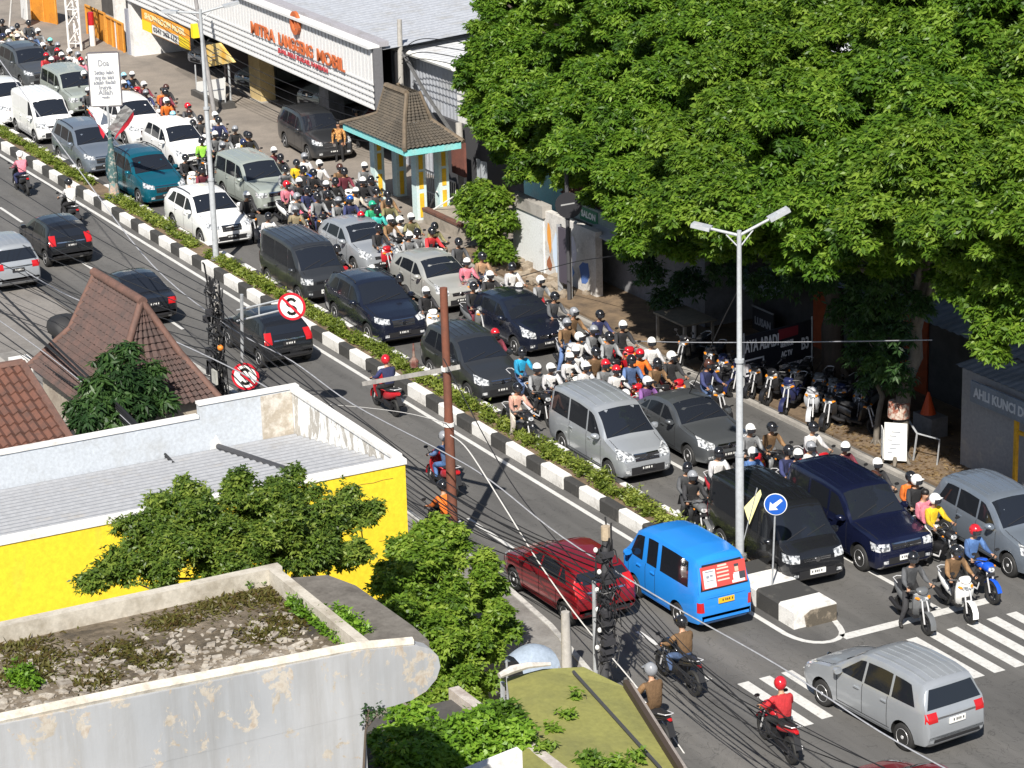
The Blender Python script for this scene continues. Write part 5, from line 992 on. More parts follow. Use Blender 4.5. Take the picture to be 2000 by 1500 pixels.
put_car('mpv', 'family_car', None, P_WHT, 'pale car inside the showroom under the yellow banner', 'car', R(-80), group='cars at the car showroom', xy=(-48.5, 15.6))
put_car('mpv', 'family_car', None, P_SGR, 'grey car in the showroom behind the white notice board', 'car', R(-75), group='cars at the car showroom', xy=(-42.3, 15.4))
# poster in the minibus' rear window, roof strips
poster_red = mat('poster_red', (.55, .07, .06), .35)
def bus_rear(y0, y1, z0, z1, off): 
    f = lambda z: -1.705 + (z - 1.12) * .254 - off
    return [(f(z0), y0, z0), (f(z0), y1, z0), (f(z1), y1, z1), (f(z1), y0, z1)]
def bus_part(name, quads, mm):
    m_ = MB()
    for q in quads: m_.quad(*q)
    me = m_.mesh(name); me.materials.append(mm); o = bpy.data.objects.new(name, me); C.objects.link(o); o.parent = bus; return o
po = bus_part('window_poster', [bus_rear(-.60, .60, 1.16, 1.66, .035)], poster_red)
for q, mm, n_ in (((-.0, 0, 0, 0), None, None),): pass
x_ = bus_part('poster_note', [bus_rear(.22, .54, 1.18, 1.58, .042)], plate_w); x_.parent = po
x_ = bus_part('poster_lines', [bus_rear(.26, .50, 1.53, 1.555, .048), bus_rear(.29, .37, 1.42, 1.47, .048), bus_rear(.39, .47, 1.40, 1.46, .048), bus_rear(.28, .48, 1.33, 1.35, .048)], mat('print_grey', (.25, .27, .32), .5)); x_.parent = po
x_ = bus_part('poster_text', [bus_rear(-.14, .18, 1.54 - .085 * k, 1.575 - .085 * k, .042) for k in range(4)] + [bus_rear(-.10, .14, 1.60, 1.645, .042)], mat('print_pink', (.85, .5, .42), .5)); x_.parent = po
x_ = bus_part('poster_portrait', [bus_rear(-.54, -.2, 1.18, 1.24, .042), bus_rear(-.50, -.24, 1.24, 1.36, .042), bus_rear(-.42, -.26, 1.36, 1.40, .042)], plate_w); x_.parent = po
x_ = bus_part('poster_jacket', [bus_rear(-.56, -.40, 1.24, 1.40, .046)], mat('print_dark', (.05, .05, .06), .5)); x_.parent = po
sk_ = mat('print_skin', (.6, .4, .3), .5)
x_ = bus_part('poster_face', [bus_rear(-.40, -.30, 1.42, 1.54, .042)], sk_); x_.parent = po
x_ = bus_part('poster_hair', [bus_rear(-.41, -.29, 1.53, 1.59, .046)], mat('print_dark', (.05, .05, .06), .5)); x_.parent = po

# ================================================================== motorcycles and their riders
dark_metal = mat('dark_metal', (.06, .06, .065), .4, .8)
seat_m = mat('seat_vinyl', (.02, .02, .022), .55)
BIKE = {}
def bike_type(key, kind):
    P = []
    def add(n, mb, ro, pi=None, sm=45): P.append((n, mb.mesh(n, sm), ro, pi)); return len(P) - 1
    sc = kind == 'scooter'; r = .265 if sc else .295; xf, xr = (.62, -.62) if sc else (.66, -.62)
    for x in (xf, xr):
        wd = .05 if sc else .045
        w_ = add('wheel', MB().lathe([(r - .085, -wd), (r - .02, -wd), (r, -.02), (r, .02), (r - .02, wd), (r - .085, wd), (r - .085, -wd)], (x, 0, r), 'y', 18, cap=False), 'rubber')
        m_ = MB().lathe([(r - .075, -.02), (r - .075, .02), (r - .1, .02), (r - .1, -.02), (r - .075, -.02)], (x, 0, r), 'y', 18, cap=False)
        for k in range(5):
            t = 2 * math.pi * k / 5; a = Vector((math.cos(t), 0, math.sin(t))); m_.beam(Vector((x, 0, r)) + a * .02, Vector((x, 0, r)) + a * (r - .09), .03, .02, (0, 1, 0))
        add('rim', m_, 'rim', w_)
    hz = .98 if sc else 1.0; hx = .33
    # fork, steering
    m_ = MB()
    for s in (-1, 1): m_.tube([(xf, s * .075, r), (xf - .12, s * .07, .62), (xf - .2, s * .05, .82)], .02, 6)
    add('fork', m_, 'silver')
    m_ = MB().tube([(hx - .1, -.34, hz), (hx, -.2, hz + .02), (hx + .03, 0, hz - .04), (hx, .2, hz + .02), (hx - .1, .34, hz)], .014, 6)
    for s in (-1, 1): m_.tube([(hx - .13, s * .37, hz - .005), (hx - .06, s * .27, hz + .005)], .02, 6); m_.tube([(hx - .02, s * .3, hz + .005), (hx - .09, s * .37, hz + .0)], .008, 4)
    add('handlebar', m_, 'black')
    for s in (-1, 1):
        m_ = MB().tube([(hx - .02, s * .22, hz), (hx - .0, s * .3, hz + .16)], .007, 5); m_.loft([(hx - .02, s * .32, hz + .19, .06, .035), (hx + .015, s * .32, hz + .19, .058, .034)], 10); add('mirror', m_, 'black')
    if sc:
        m_ = MB()
        rows = []
        for z, x, hw, d in ((.36, .30, .15, .0), (.45, .36, .19, .03), (.58, .41, .22, .05), (.72, .43, .23, .07), (.84, .42, .2, .06), (.93, .38, .15, .04)):
            rows.append([(x - .09 * (abs(k) / 3) ** 2 - 0, hw * k / 3, z) for k in range(-3, 4)])
        m_.grid(rows)
        rows2 = [[(p[0] - .07, p[1] * .96, p[2]) for p in r_] for r_ in rows]; m_.grid([r_[::-1] for r_ in rows2])
        for e in (0, -1): m_.grid([[r_[e] for r_ in rows], [r_[e] for r_ in rows2]])
        m_.grid([rows[-1], rows2[-1]]); m_.grid([rows[0], rows2[0]])
        add('front_shield', m_, 'paint', None, 35)
        add('handlebar_cowl', MB().loft([(.22, 0, .97, .08, .05), (.30, 0, .99, .15, .07), (.38, 0, .97, .14, .065), (.43, 0, .95, .08, .04)], 12), 'paint')
        add('headlight', MB().loft([(.40, 0, .79, .13, .05), (.445, 0, .79, .11, .045), (.46, 0, .79, .07, .03)], 10), 'lamp')
        for s in (-1, 1): add('indicator', MB().loft([(.36, s * .15, .83, .05, .025), (.43, s * .13, .82, .03, .02)], 8), 'amber')
        m_ = MB(); rows = []
        for k in range(7):
            t = R(-10 + 30 * k) ; rows.append([(xf + (r + .03) * math.cos(t) * 1.0, y, r + (r + .035 - abs(y) * .25) * math.sin(t)) for y in (-.07, -.04, 0, .04, .07)])
        m_.grid(rows); add('front_mudguard', m_, 'paint')
        m_ = MB().box(-.12, .30, -.17, .17, .30, .36); m_.loft([(-.5, 0, .36, .06, .1), (-.1, 0, .32, .13, .06), (.28, 0, .34, .12, .05)], 10); add('footboard', m_, 'black')
        m_ = MB().loft([(-.10, 0, .50, .13, .13), (-.25, 0, .56, .165, .15), (-.5, 0, .62, .17, .13), (-.75, 0, .70, .13, .09), (-.90, 0, .75, .07, .05)], 14); add('rear_body', m_, 'paint')
        m_ = MB().loft([(-.05, 0, .70, .10, .05), (-.15, 0, .735, .14, .055), (-.35, 0, .745, .155, .05), (-.6, 0, .79, .145, .055), (-.78, 0, .82, .10, .04)], 12); add('seat', m_, 'seat')
        m_ = MB().loft([(-.2, .1, .34, .06, .1), (-.45, .12, .33, .06, .09), (-.62, .11, .30, .05, .08)], 10); add('engine', m_, 'metal')
        m_ = MB().tube([(-.3, -.12, .28), (-.5, -.16, .28), (-.86, -.17, .38)], [.03, .06, .055], 8); add('exhaust', m_, 'black')
        add('tail_light', MB().loft([(-.86, 0, .76, .07, .035), (-.93, 0, .74, .05, .025)], 8), 'tail')
        add('rear_mudguard', MB().beam((-.86, 0, .68), (-1.0, 0, .42), .14, .015), 'black')
        add('grab_rail', MB().tube([(-.62, -.13, .84), (-.86, -.11, .88), (-.9, 0, .89), (-.86, .11, .88), (-.62, .13, .84)], .012, 6), 'silver')
        add('number_plate', MB().box(.405, .415, -.11, .11, .50, .58), 'plate')
    else:
        m_ = MB().loft([(-.02, 0, .80, .08, .07), (.08, 0, .86, .14, .11), (.25, 0, .88, .15, .12), (.38, 0, .82, .09, .08)], 12); add('fuel_tank', m_, 'paint')
        m_ = MB().loft([(.38, 0, .86, .12, .10), (.5, 0, .86, .13, .11), (.58, 0, .84, .09, .08)], 12); add('headlight_cowl', m_, 'paint')
        add('headlight', MB().loft([(.56, 0, .84, .10, .075), (.61, 0, .83, .07, .05)], 10), 'lamp')
        for s in (-1, 1): add('indicator', MB().loft([(.40, s * .2, .84, .02, .02), (.44, s * .2, .84, .018, .018)], 6), 'amber')
        m_ = MB(); rows = []
        for k in range(6):
            t = R(15 + 28 * k); rows.append([(xf + (r + .03) * math.cos(t), y, r + (r + .035 - abs(y) * .25) * math.sin(t)) for y in (-.06, -.03, 0, .03, .06)])
        m_.grid(rows); add('front_mudguard', m_, 'paint')
        m_ = MB().loft([(-.2, 0, .66, .13, .09), (-.4, 0, .70, .14, .08), (-.7, 0, .78, .10, .06), (-.88, 0, .82, .05, .04)], 12); add('rear_body', m_, 'paint')
        m_ = MB().loft([(.02, 0, .78, .10, .04), (-.15, 0, .78, .14, .05), (-.45, 0, .80, .145, .05), (-.75, 0, .86, .10, .04)], 12); add('seat', m_, 'seat')
        m_ = MB().loft([(-.15, 0, .40, .13, .14), (.1, 0, .42, .16, .16), (.3, 0, .44, .10, .12)], 10); m_.tube([(.3, 0, .85), (.36, 0, .6), (.1, 0, .3), (-.3, 0, .35), (-.5, 0, .7)], .025, 6)
        for s in (-1, 1): m_.beam((-.1, s * .1, .32), (-.62, s * .1, r), .05, .03)
        add('engine', m_, 'metal')
        m_ = MB().tube([(.25, -.1, .42), (.22, -.13, .25), (-.2, -.14, .22), (-.75, -.17, .38)], [.02, .02, .04, .05], 8); add('exhaust', m_, 'silver')
        add('tail_light', MB().loft([(-.86, 0, .82, .06, .03), (-.92, 0, .80, .04, .02)], 8), 'tail')
        add('rear_mudguard', MB().beam((-.86, 0, .76), (-1.0, 0, .46), .14, .015), 'black')
        add('footpeg', MB().tube([(0, -.24, .32), (0, .24, .32)], .015, 6), 'black')
        add('grab_rail', MB().tube([(-.6, -.12, .86), (-.86, -.10, .92), (-.9, 0, .93), (-.86, .10, .92), (-.6, .12, .86)], .012, 6), 'silver')
        add('number_plate', MB().box(.56, .57, -.11, .11, .66, .73), 'plate')
    q = len(P) - 1
    ro0 = dict(rubber=rubber, rim=black_pl, silver=alloy, black=black_pl, lamp=lamp_gl, amber=amber, seat=seat_m, metal=dark_metal, tail=tail_red, plate=plate_k, paint=BC['black'])
    for n_, me_, ro, pi in P: me_.materials.append(ro0[ro])
    BIKE[key] = P
bike_type('scooter', 'scooter'); bike_type('moto', 'moto')

def skin_body(name, joints, bones, rad, mats_of):
    """one continuous body grown over a skeleton; faces take the cloth of the nearest bone"""
    me = bpy.data.meshes.new('sk'); names = list(joints); ix = {n: i for i, n in enumerate(names)}
    me.from_pydata([joints[n] for n in names], [(ix[a], ix[b]) for a, b in bones], [])
    ob = bpy.data.objects.new('sk', me); C.objects.link(ob)
    md = ob.modifiers.new('s', 'SKIN'); md.branch_smoothing = .6; md.use_smooth_shade = True
    for n in names:
        v = me.skin_vertices[0].data[ix[n]]; r_ = rad.get(n.rstrip('0123456789') if n not in rad else n, .05); v.radius = (r_, r_) if not isinstance(r_, tuple) else r_; v.use_root = n == 'pelvis'
    md2 = ob.modifiers.new('d', 'SUBSURF'); md2.levels = 1; md2.render_levels = 1
    dg = bpy.context.evaluated_depsgraph_get(); out = bpy.data.meshes.new_from_object(ob.evaluated_get(dg)); bpy.data.objects.remove(ob); out.name = name
    out.materials.clear()
    J = {n: np.array(joints[n]) for n in names}; idx = []
    segs = [(J[a], J[b] - J[a], mats_of(a, b)) for a, b in bones]
    for p in out.polygons:
        c = np.array(p.center); best = (9, 0)
        for a, d, k in segs:
            t = np.clip(np.dot(c - a, d) / (np.dot(d, d) + 1e-9), 0, 1); dd = np.linalg.norm(c - a - d * t)
            if dd < best[0]: best = (dd, k)
        idx.append(best[1])
    out.polygons.foreach_set('material_index', idx); out.polygons.foreach_set('use_smooth', [True] * len(idx))
    return out
RAD = dict(pelvis=(.165, .13), waist=(.165, .125), chest=(.19, .145), neck0=.075, neck=.058, headb=.075, head=.095, crown=.075, nose=.022, shoulder=.088, elbow=.066, wrist=.032, palm=(.036, .022), fing=.0095, tip=.008, thumb=.011, hip=.105, knee=.078, ankle=.05, heel=.042, toe=.04)
def figure(pose):
    J = dict(pose); B = [('pelvis', 'waist'), ('waist', 'chest'), ('chest', 'neck0'), ('neck0', 'neck'), ('neck', 'headb'), ('headb', 'head'), ('head', 'crown'), ('headb', 'nose1')]
    hd = Vector(J['head']) - Vector(J['headb']); J['nose1'] = tuple(Vector(J['headb']) + Vector((.098, 0, .03)))
    for s in ('l', 'r'):
        sg = 1 if s == 'l' else -1
        B += [('chest', 'shoulder_' + s), ('shoulder_' + s, 'elbow_' + s), ('elbow_' + s, 'wrist_' + s), ('wrist_' + s, 'palm_' + s), ('pelvis', 'hip_' + s), ('hip_' + s, 'knee_' + s), ('knee_' + s, 'ankle_' + s), ('ankle_' + s, 'toe_' + s)]
        wv, pv = Vector(J['wrist_' + s]), Vector(J['palm_' + s]); d = (pv - wv).normalized(); side = Vector((0, sg, 0)); side = (side - d * side.dot(d)).normalized(); dn = d.cross(side) * sg
        if dn.z > 0: dn = -dn
        for k in range(4):                                            # four fingers closed on the grip
            o = side * ((k - 1.5) * .02); ln = (.032, .038, .035, .026)[k]
            a = pv + d * .035 + o; b = a + d * ln * .4 + dn * ln * .9; c = b - d * ln * .8 + dn * .012
            n1, n2, n3 = f'fing{s}{k}a', f'fing{s}{k}b', f'tip{s}{k}'
            J[n1], J[n2], J[n3] = tuple(a), tuple(b), tuple(c); B += [('palm_' + s, n1), (n1, n2), (n2, n3)]
        a = wv + d * .03 - side * .035 ; b = a + d * .035 - side * .012 + dn * .02
        J[f'thumb{s}a'], J[f'thumb{s}b'] = tuple(a), tuple(b); B += [('wrist_' + s, f'thumb{s}a'), (f'thumb{s}a', f'thumb{s}b')]
    rad = {}
    for n in J:
        b = n.split('_')[0]
        rad[n] = RAD.get(b) or (RAD['fing'] if n.startswith('fing') else RAD['tip'] if n.startswith('tip') else RAD['thumb'] if n.startswith('thumb') else RAD['nose'] if n.startswith('nose') else .05)
    def cloth(a, b):
        ks = (a + ' ' + b)
        if any(k in ks for k in ('palm', 'fing', 'tip', 'thumb', 'headb', 'head', 'crown', 'nose')) or (a == 'neck0'): return 0
        if 'toe' in ks: return 3
        if any(k in ks for k in ('hip', 'knee', 'ankle')): return 2
        return 1
    return skin_body('person', J, B, rad, cloth)
def sym(d):
    o = {}
    for k, v in d.items():
        if k.endswith('*'): o[k[:-1] + '_l'] = v; o[k[:-1] + '_r'] = (v[0], -v[1], v[2])
        else: o[k] = v
    return o
POSE = {}
POSE['ride'] = sym({'pelvis': (-.30, 0, .86), 'waist': (-.28, 0, 1.02), 'chest': (-.22, 0, 1.22), 'neck0': (-.17, 0, 1.37), 'neck': (-.15, 0, 1.42), 'headb': (-.12, 0, 1.5), 'head': (-.11, 0, 1.585), 'crown': (-.12, 0, 1.65),
    'shoulder*': (-.19, .18, 1.33), 'elbow*': (-.03, .27, 1.08), 'wrist*': (.18, .29, 1.03), 'palm*': (.245, .31, 1.01), 'hip*': (-.26, .09, .84), 'knee*': (.16, .17, .72), 'ankle*': (.06, .15, .40), 'toe*': (.24, .16, .38)})
POSE['wait'] = dict(POSE['ride']); POSE['wait'].update(hip_l=(-.26, .10, .84), knee_l=(.06, .27, .50), ankle_l=(-.06, .34, .09), toe_l=(.12, .38, .05), headb=(-.11, -.01, 1.5), head=(-.09, -.02, 1.585), crown=(-.09, -.03, 1.65))
POSE['wait2'] = dict(POSE['ride']); POSE['wait2'].update(hip_r=(-.26, -.10, .84), knee_r=(.06, -.27, .50), ankle_r=(-.06, -.34, .09), toe_r=(.12, -.38, .05), chest=(-.25, 0, 1.23), hip_l=(-.26, .10, .84), knee_l=(.07, .25, .52), ankle_l=(-.03, .30, .09), toe_l=(.14, .33, .05))
POSE['pillion'] = sym({'pelvis': (-.62, 0, .92), 'waist': (-.61, 0, 1.08), 'chest': (-.57, 0, 1.28), 'neck0': (-.54, 0, 1.42), 'neck': (-.52, 0, 1.47), 'headb': (-.49, 0, 1.55), 'head': (-.48, 0, 1.635), 'crown': (-.49, 0, 1.70),
    'shoulder*': (-.55, .17, 1.38), 'elbow*': (-.47, .25, 1.12), 'wrist*': (-.28, .2, 1.02), 'palm*': (-.23, .18, 1.01), 'hip*': (-.58, .10, .90), 'knee*': (-.18, .23, .78), 'ankle*': (-.30, .21, .45), 'toe*': (-.13, .24, .42)})
POSE['stand'] = sym({'pelvis': (0, 0, .93), 'waist': (0, 0, 1.08), 'chest': (.01, 0, 1.26), 'neck0': (.01, 0, 1.41), 'neck': (.02, 0, 1.46), 'headb': (.03, 0, 1.53), 'head': (.03, 0, 1.61), 'crown': (.02, 0, 1.68),
    'shoulder*': (0, .18, 1.37), 'elbow*': (-.03, .25, 1.10), 'wrist*': (.06, .25, .87), 'palm*': (.08, .25, .80), 'hip*': (0, .10, .90), 'knee*': (.02, .12, .50), 'ankle*': (-.01, .13, .09), 'toe*': (.15, .15, .04)})
FIG = {k: figure(v) for k, v in POSE.items()}
HEADC = {k: tuple(Vector(v['head']) + Vector((.0, 0, 0))) for k, v in POSE.items()}
# helmets: an open shell with a visor, built round the head's centre
def helmet_mesh():
    m_ = MB(); n = 16; rings = []
    for i in range(8):
        e = R(-42 + 132 * i / 7.001); rr = math.cos(e)
        rings.append([Vector((.155 * rr * math.cos(2 * math.pi * k / n) - .012, .135 * rr * math.sin(2 * math.pi * k / n), .15 * math.sin(e) + .02)) for k in range(n)])
    # lift the rim over the face
    for i in range(4):
        for k in (0, 1, 2, n - 1, n - 2):
            if i < 3: rings[i][k].z = max(rings[i][k].z, .0 + .012 * i)
    m_.rings(rings, cap=True); m_.box(.10, .165, -.08, .08, .05, .065)
    return m_.mesh('helmet', 50)
def visor_mesh():
    m_ = MB(); rows = []
    for i in range(4):
        z = -.07 + .11 * i / 3; rr = math.sqrt(max(0, 1 - ((z - .01) / .19) ** 2)); rows.append([(.160 * rr * math.cos(a) - .004, .140 * rr * math.sin(a), z) for a in np.linspace(-1.15, 1.15, 9)])
    return m_.grid(rows).mesh('visor', 60)
HELM, VIS = helmet_mesh(), visor_mesh(); HELM.materials.append(black_pl); VIS.materials.append(mat('visor', (.03, .032, .038), .08))
CL = {}
def cloth(n):
    c = dict(black=(.018, .018, .02), white=(.72, .71, .69), red=(.40, .02, .025), maroon=(.10, .015, .025), navy=(.02, .025, .075), blue=(.08, .17, .38), lightblue=(.35, .55, .7), grey=(.16, .165, .17), darkgrey=(.05, .052, .056), brown=(.13, .075, .035), tan=(.40, .24, .14), khaki=(.28, .23, .14), orange=(.75, .17, .02), yellow=(.85, .58, .02), green=(.02, .32, .14), teal=(.05, .45, .40), pink=(.72, .22, .28), peach=(.72, .40, .30), olive=(.12, .11, .05), denim=(.06, .10, .20), cream=(.62, .55, .45), purple=(.12, .05, .16), cyan=(.02, .35, .6), lime=(.35, .75, .08))[n]
    if 'c_' + n not in MATS:
        mm = mat('c_' + n, c, .85); nz_ = noise(mm, 9, 4); f = ramp(mm, nz_, [(.3, (.75,) * 3), (.7, (1.1,) * 3)]); N, L, b = nodes(mm)
        # sleeves, yoke and hem in another tone of the same cloth; folds as bump
        tc = N.new('ShaderNodeTexCoord'); sp = N.new('ShaderNodeSeparateXYZ'); L.new(tc.outputs['Object'], sp.inputs[0]); ab = N.new('ShaderNodeMath'); ab.operation = 'ABSOLUTE'; L.new(sp.outputs['Y'], ab.inputs[0])
        sl = ramp(mm, ab.outputs[0], [(.205, (1, 1, 1)), (.215, (.55, .55, .58) if sum(c) > .5 else (1.9, 1.9, 1.9))]); hm = ramp(mm, sp.outputs['Z'], [(.0, (1, 1, 1)), (.001, (1, 1, 1))])
        setcol(mm, mix(mm, 1., mix(mm, 1., c, f, 'MULTIPLY'), sl, 'MULTIPLY')); bump(mm, noise(mm, 16, 3, .5, (1, 1, .6), 1.2), .6, .03)
    return MATS['c_' + n]
def hel(n):
    c = dict(black=(.015, .015, .017), white=(.82, .82, .8), red=(.5, .015, .025), lightblue=(.3, .6, .75), blue=(.02, .1, .4), green=(.02, .33, .2), grey=(.25, .26, .28), brown=(.07, .03, .02), teal=(.2, .65, .6), pink=(.65, .2, .3), navy=(.02, .03, .08))[n]
    return colour('helmet_' + n, c, .2, .8)
skin_t = [mat('skin_a', (.33, .17, .10), .55), mat('skin_b', (.42, .24, .15), .55)]
shoe = mat('shoe', (.03, .028, .026), .6)
def put(n, me, parent, over=None, slot=0):
    o = bpy.data.objects.new(n, me); C.objects.link(o); o.parent = parent
    if over: o.material_slots[slot].link = 'OBJECT'; o.material_slots[slot].material = over
    return o
for me in FIG.values():
    for mm in (skin_t[0], cloth('black'), cloth('denim'), shoe): me.materials.append(mm)
RIDERS = []       # (pixel x, label stem, object) so that look-alikes can be told apart by place
def person(pose, loc, rz, jacket, trousers, helmet, k, label, group, bare=None):
    o = bpy.data.objects.new('person', FIG[pose]); C.objects.link(o); o.location = loc; o.rotation_euler = (0, 0, rz)
    for i, mm in enumerate((skin_t[k % 2], cloth(jacket), cloth(trousers) if trousers != 'skin' else skin_t[k % 2])):
        o.material_slots[i].link = 'OBJECT'; o.material_slots[i].material = mm
    tag(o, label, 'person', group)
    if helmet:
        h = put('helmet', HELM, o, hel(helmet)); h.location = HEADC[pose]; h.rotation_euler = (0, 0, R(((k * 37) % 61) - 30)); o.scale = (1, 1, .955 + .07 * ((k * 13) % 10) / 9); put('visor', VIS, h)
    else:
        h = put('hair', HAIR, o); h.location = HEADC[pose]
    return o
m_ = MB().ball((-.012, 0, .035), .108, .098, .085, 12, 8); HAIR = m_.mesh('hair', 60); HAIR.materials.append(mat('hair', (.012, .01, .009), .5))
def put_bike(kind, loc, rz, col, label, group):
    root = empty('motor_scooter' if kind == 'scooter' else 'motorcycle', loc, rz, label, 'scooter' if kind == 'scooter' else 'motorcycle', group); obs = []
    for n_, me_, ro, pi in BIKE[kind]:
        o = bpy.data.objects.new(n_, me_); C.objects.link(o); o.parent = obs[pi] if pi is not None else root; obs.append(o)
        if ro == 'paint': o.material_slots[0].link = 'OBJECT'; o.material_slots[0].material = BC[col]
    return root
def on_bike(hx, hy, jacket, helmet, trousers, bike, where, kind='scooter', yaw=None, pose=None, pillion=None, moving=False, bikes='in the far queue'):
    """a rider whose head is at the photo's spot, sitting on a motorcycle that stands on the road"""
    i = len(RIDERS); rnd = random.Random(i * 7 + 3)
    rz = R(yaw) if yaw is not None else R(rnd.uniform(-11, 9))
    pose = pose or rnd.choice(['ride', 'wait', 'wait', 'wait2']); h = Vector(HEADC[pose]); q = G(hx, hy, h.z)
    d = Vector((h.x, h.y, 0)); d.rotate(Matrix.Rotation(rz, 3, 'Z')); loc = Vector((q.x - d.x, q.y - d.y, 0)); BIKES_AT.append((loc.x, loc.y))
    g = 'riders waiting in the far queue' if not moving else 'riders on the near carriageway'
    p = person(pose, loc, rz, jacket, trousers, helmet, i, None, g)
    hn = f'{helmet} helmet' if helmet else 'no helmet'
    RIDERS.append((hx, hy, f'rider in {jacket} over {trousers}, {hn}, {bike} ' + ('scooter' if kind == 'scooter' else 'motorcycle') + ', ' + where, p))
    b = put_bike(kind, loc, rz, bike, None, 'motorcycles ' + ('waiting in the far queue' if not moving else 'on the near carriageway'))
    RIDERS.append((hx, hy, f'{bike} ' + ('scooter' if kind == 'scooter' else 'motorcycle') + f' of the rider in {jacket}, {hn}, ' + where, b))
    if pillion:
        pj, ph = pillion; p = person('pillion', loc, rz, pj, 'black', ph, i + 1, None, 'passengers on the motorcycles')
        RIDERS.append((hx, hy, f'passenger in {pj}' + (f' and {ph} helmet' if ph else ', bareheaded,') + f' behind the rider in {jacket}, ' + where, p))
def fill_crowd(poly, n, where, seed):
    """more riders packed into the gaps of the queue, clear of the vehicles and of one another"""
    rr = random.Random(seed); xs = [p[0] for p in poly]; ys = [p[1] for p in poly]; done = 0
    for _ in range(1400):
        if done >= n: break
        px, py = rr.uniform(min(xs), max(xs)), rr.uniform(min(ys), max(ys)); ins = False
        for (x0, y0), (x1, y1) in zip(poly, poly[1:] + poly[:1]):
            if (y0 > py) != (y1 > py) and px < (x1 - x0) * (py - y0) / (y1 - y0) + x0: ins = not ins
        if not ins: continue
        q = G(px, py, 1.55); x, y = q.x + .1, q.y; ok = all(math.hypot((x - a) * .42, y - b) > .56 for a, b in BIKES_AT)
        for fx, fy, yw, hl, hw_ in FOOT:
            c_, s_ = math.cos(yw), math.sin(yw); u, v = (x - fx) * c_ + (y - fy) * s_, -(x - fx) * s_ + (y - fy) * c_
            if abs(u) < hl + .95 and abs(v) < hw_ + .36: ok = False
        if not ok or y < 1.9: continue
        done += 1
        on_bike(px, py, rr.choice(['black', 'black', 'darkgrey', 'grey', 'navy', 'brown', 'maroon', 'white', 'olive', 'cream', 'denim', 'black']), rr.choice(['black', 'black', 'black', 'white', 'white', 'grey', 'grey', 'navy', 'brown']), rr.choice(['black', 'denim', 'navy', 'grey']), rr.choice(['black', 'black', 'white', 'red', 'grey', 'silver', 'blue']), where, 'scooter' if rr.random() < .8 else 'moto')
def settle_labels():
    seen = {}
    for x, y, l, o in RIDERS: seen.setdefault(l, []).append((x, y, o))
    words = ['leftmost one', 'second from left', 'third from left', 'fourth from left', 'fifth from left']
    for l, v in seen.items():
        if len(v) == 1: v[0][2]['label'] = l; continue
        v.sort(key=lambda t: t[0])
        for k, (x, y, o) in enumerate(v): o['label'] = l + ', ' + (words[k] if k < len(v) - 1 or k == 0 else 'rightmost one')
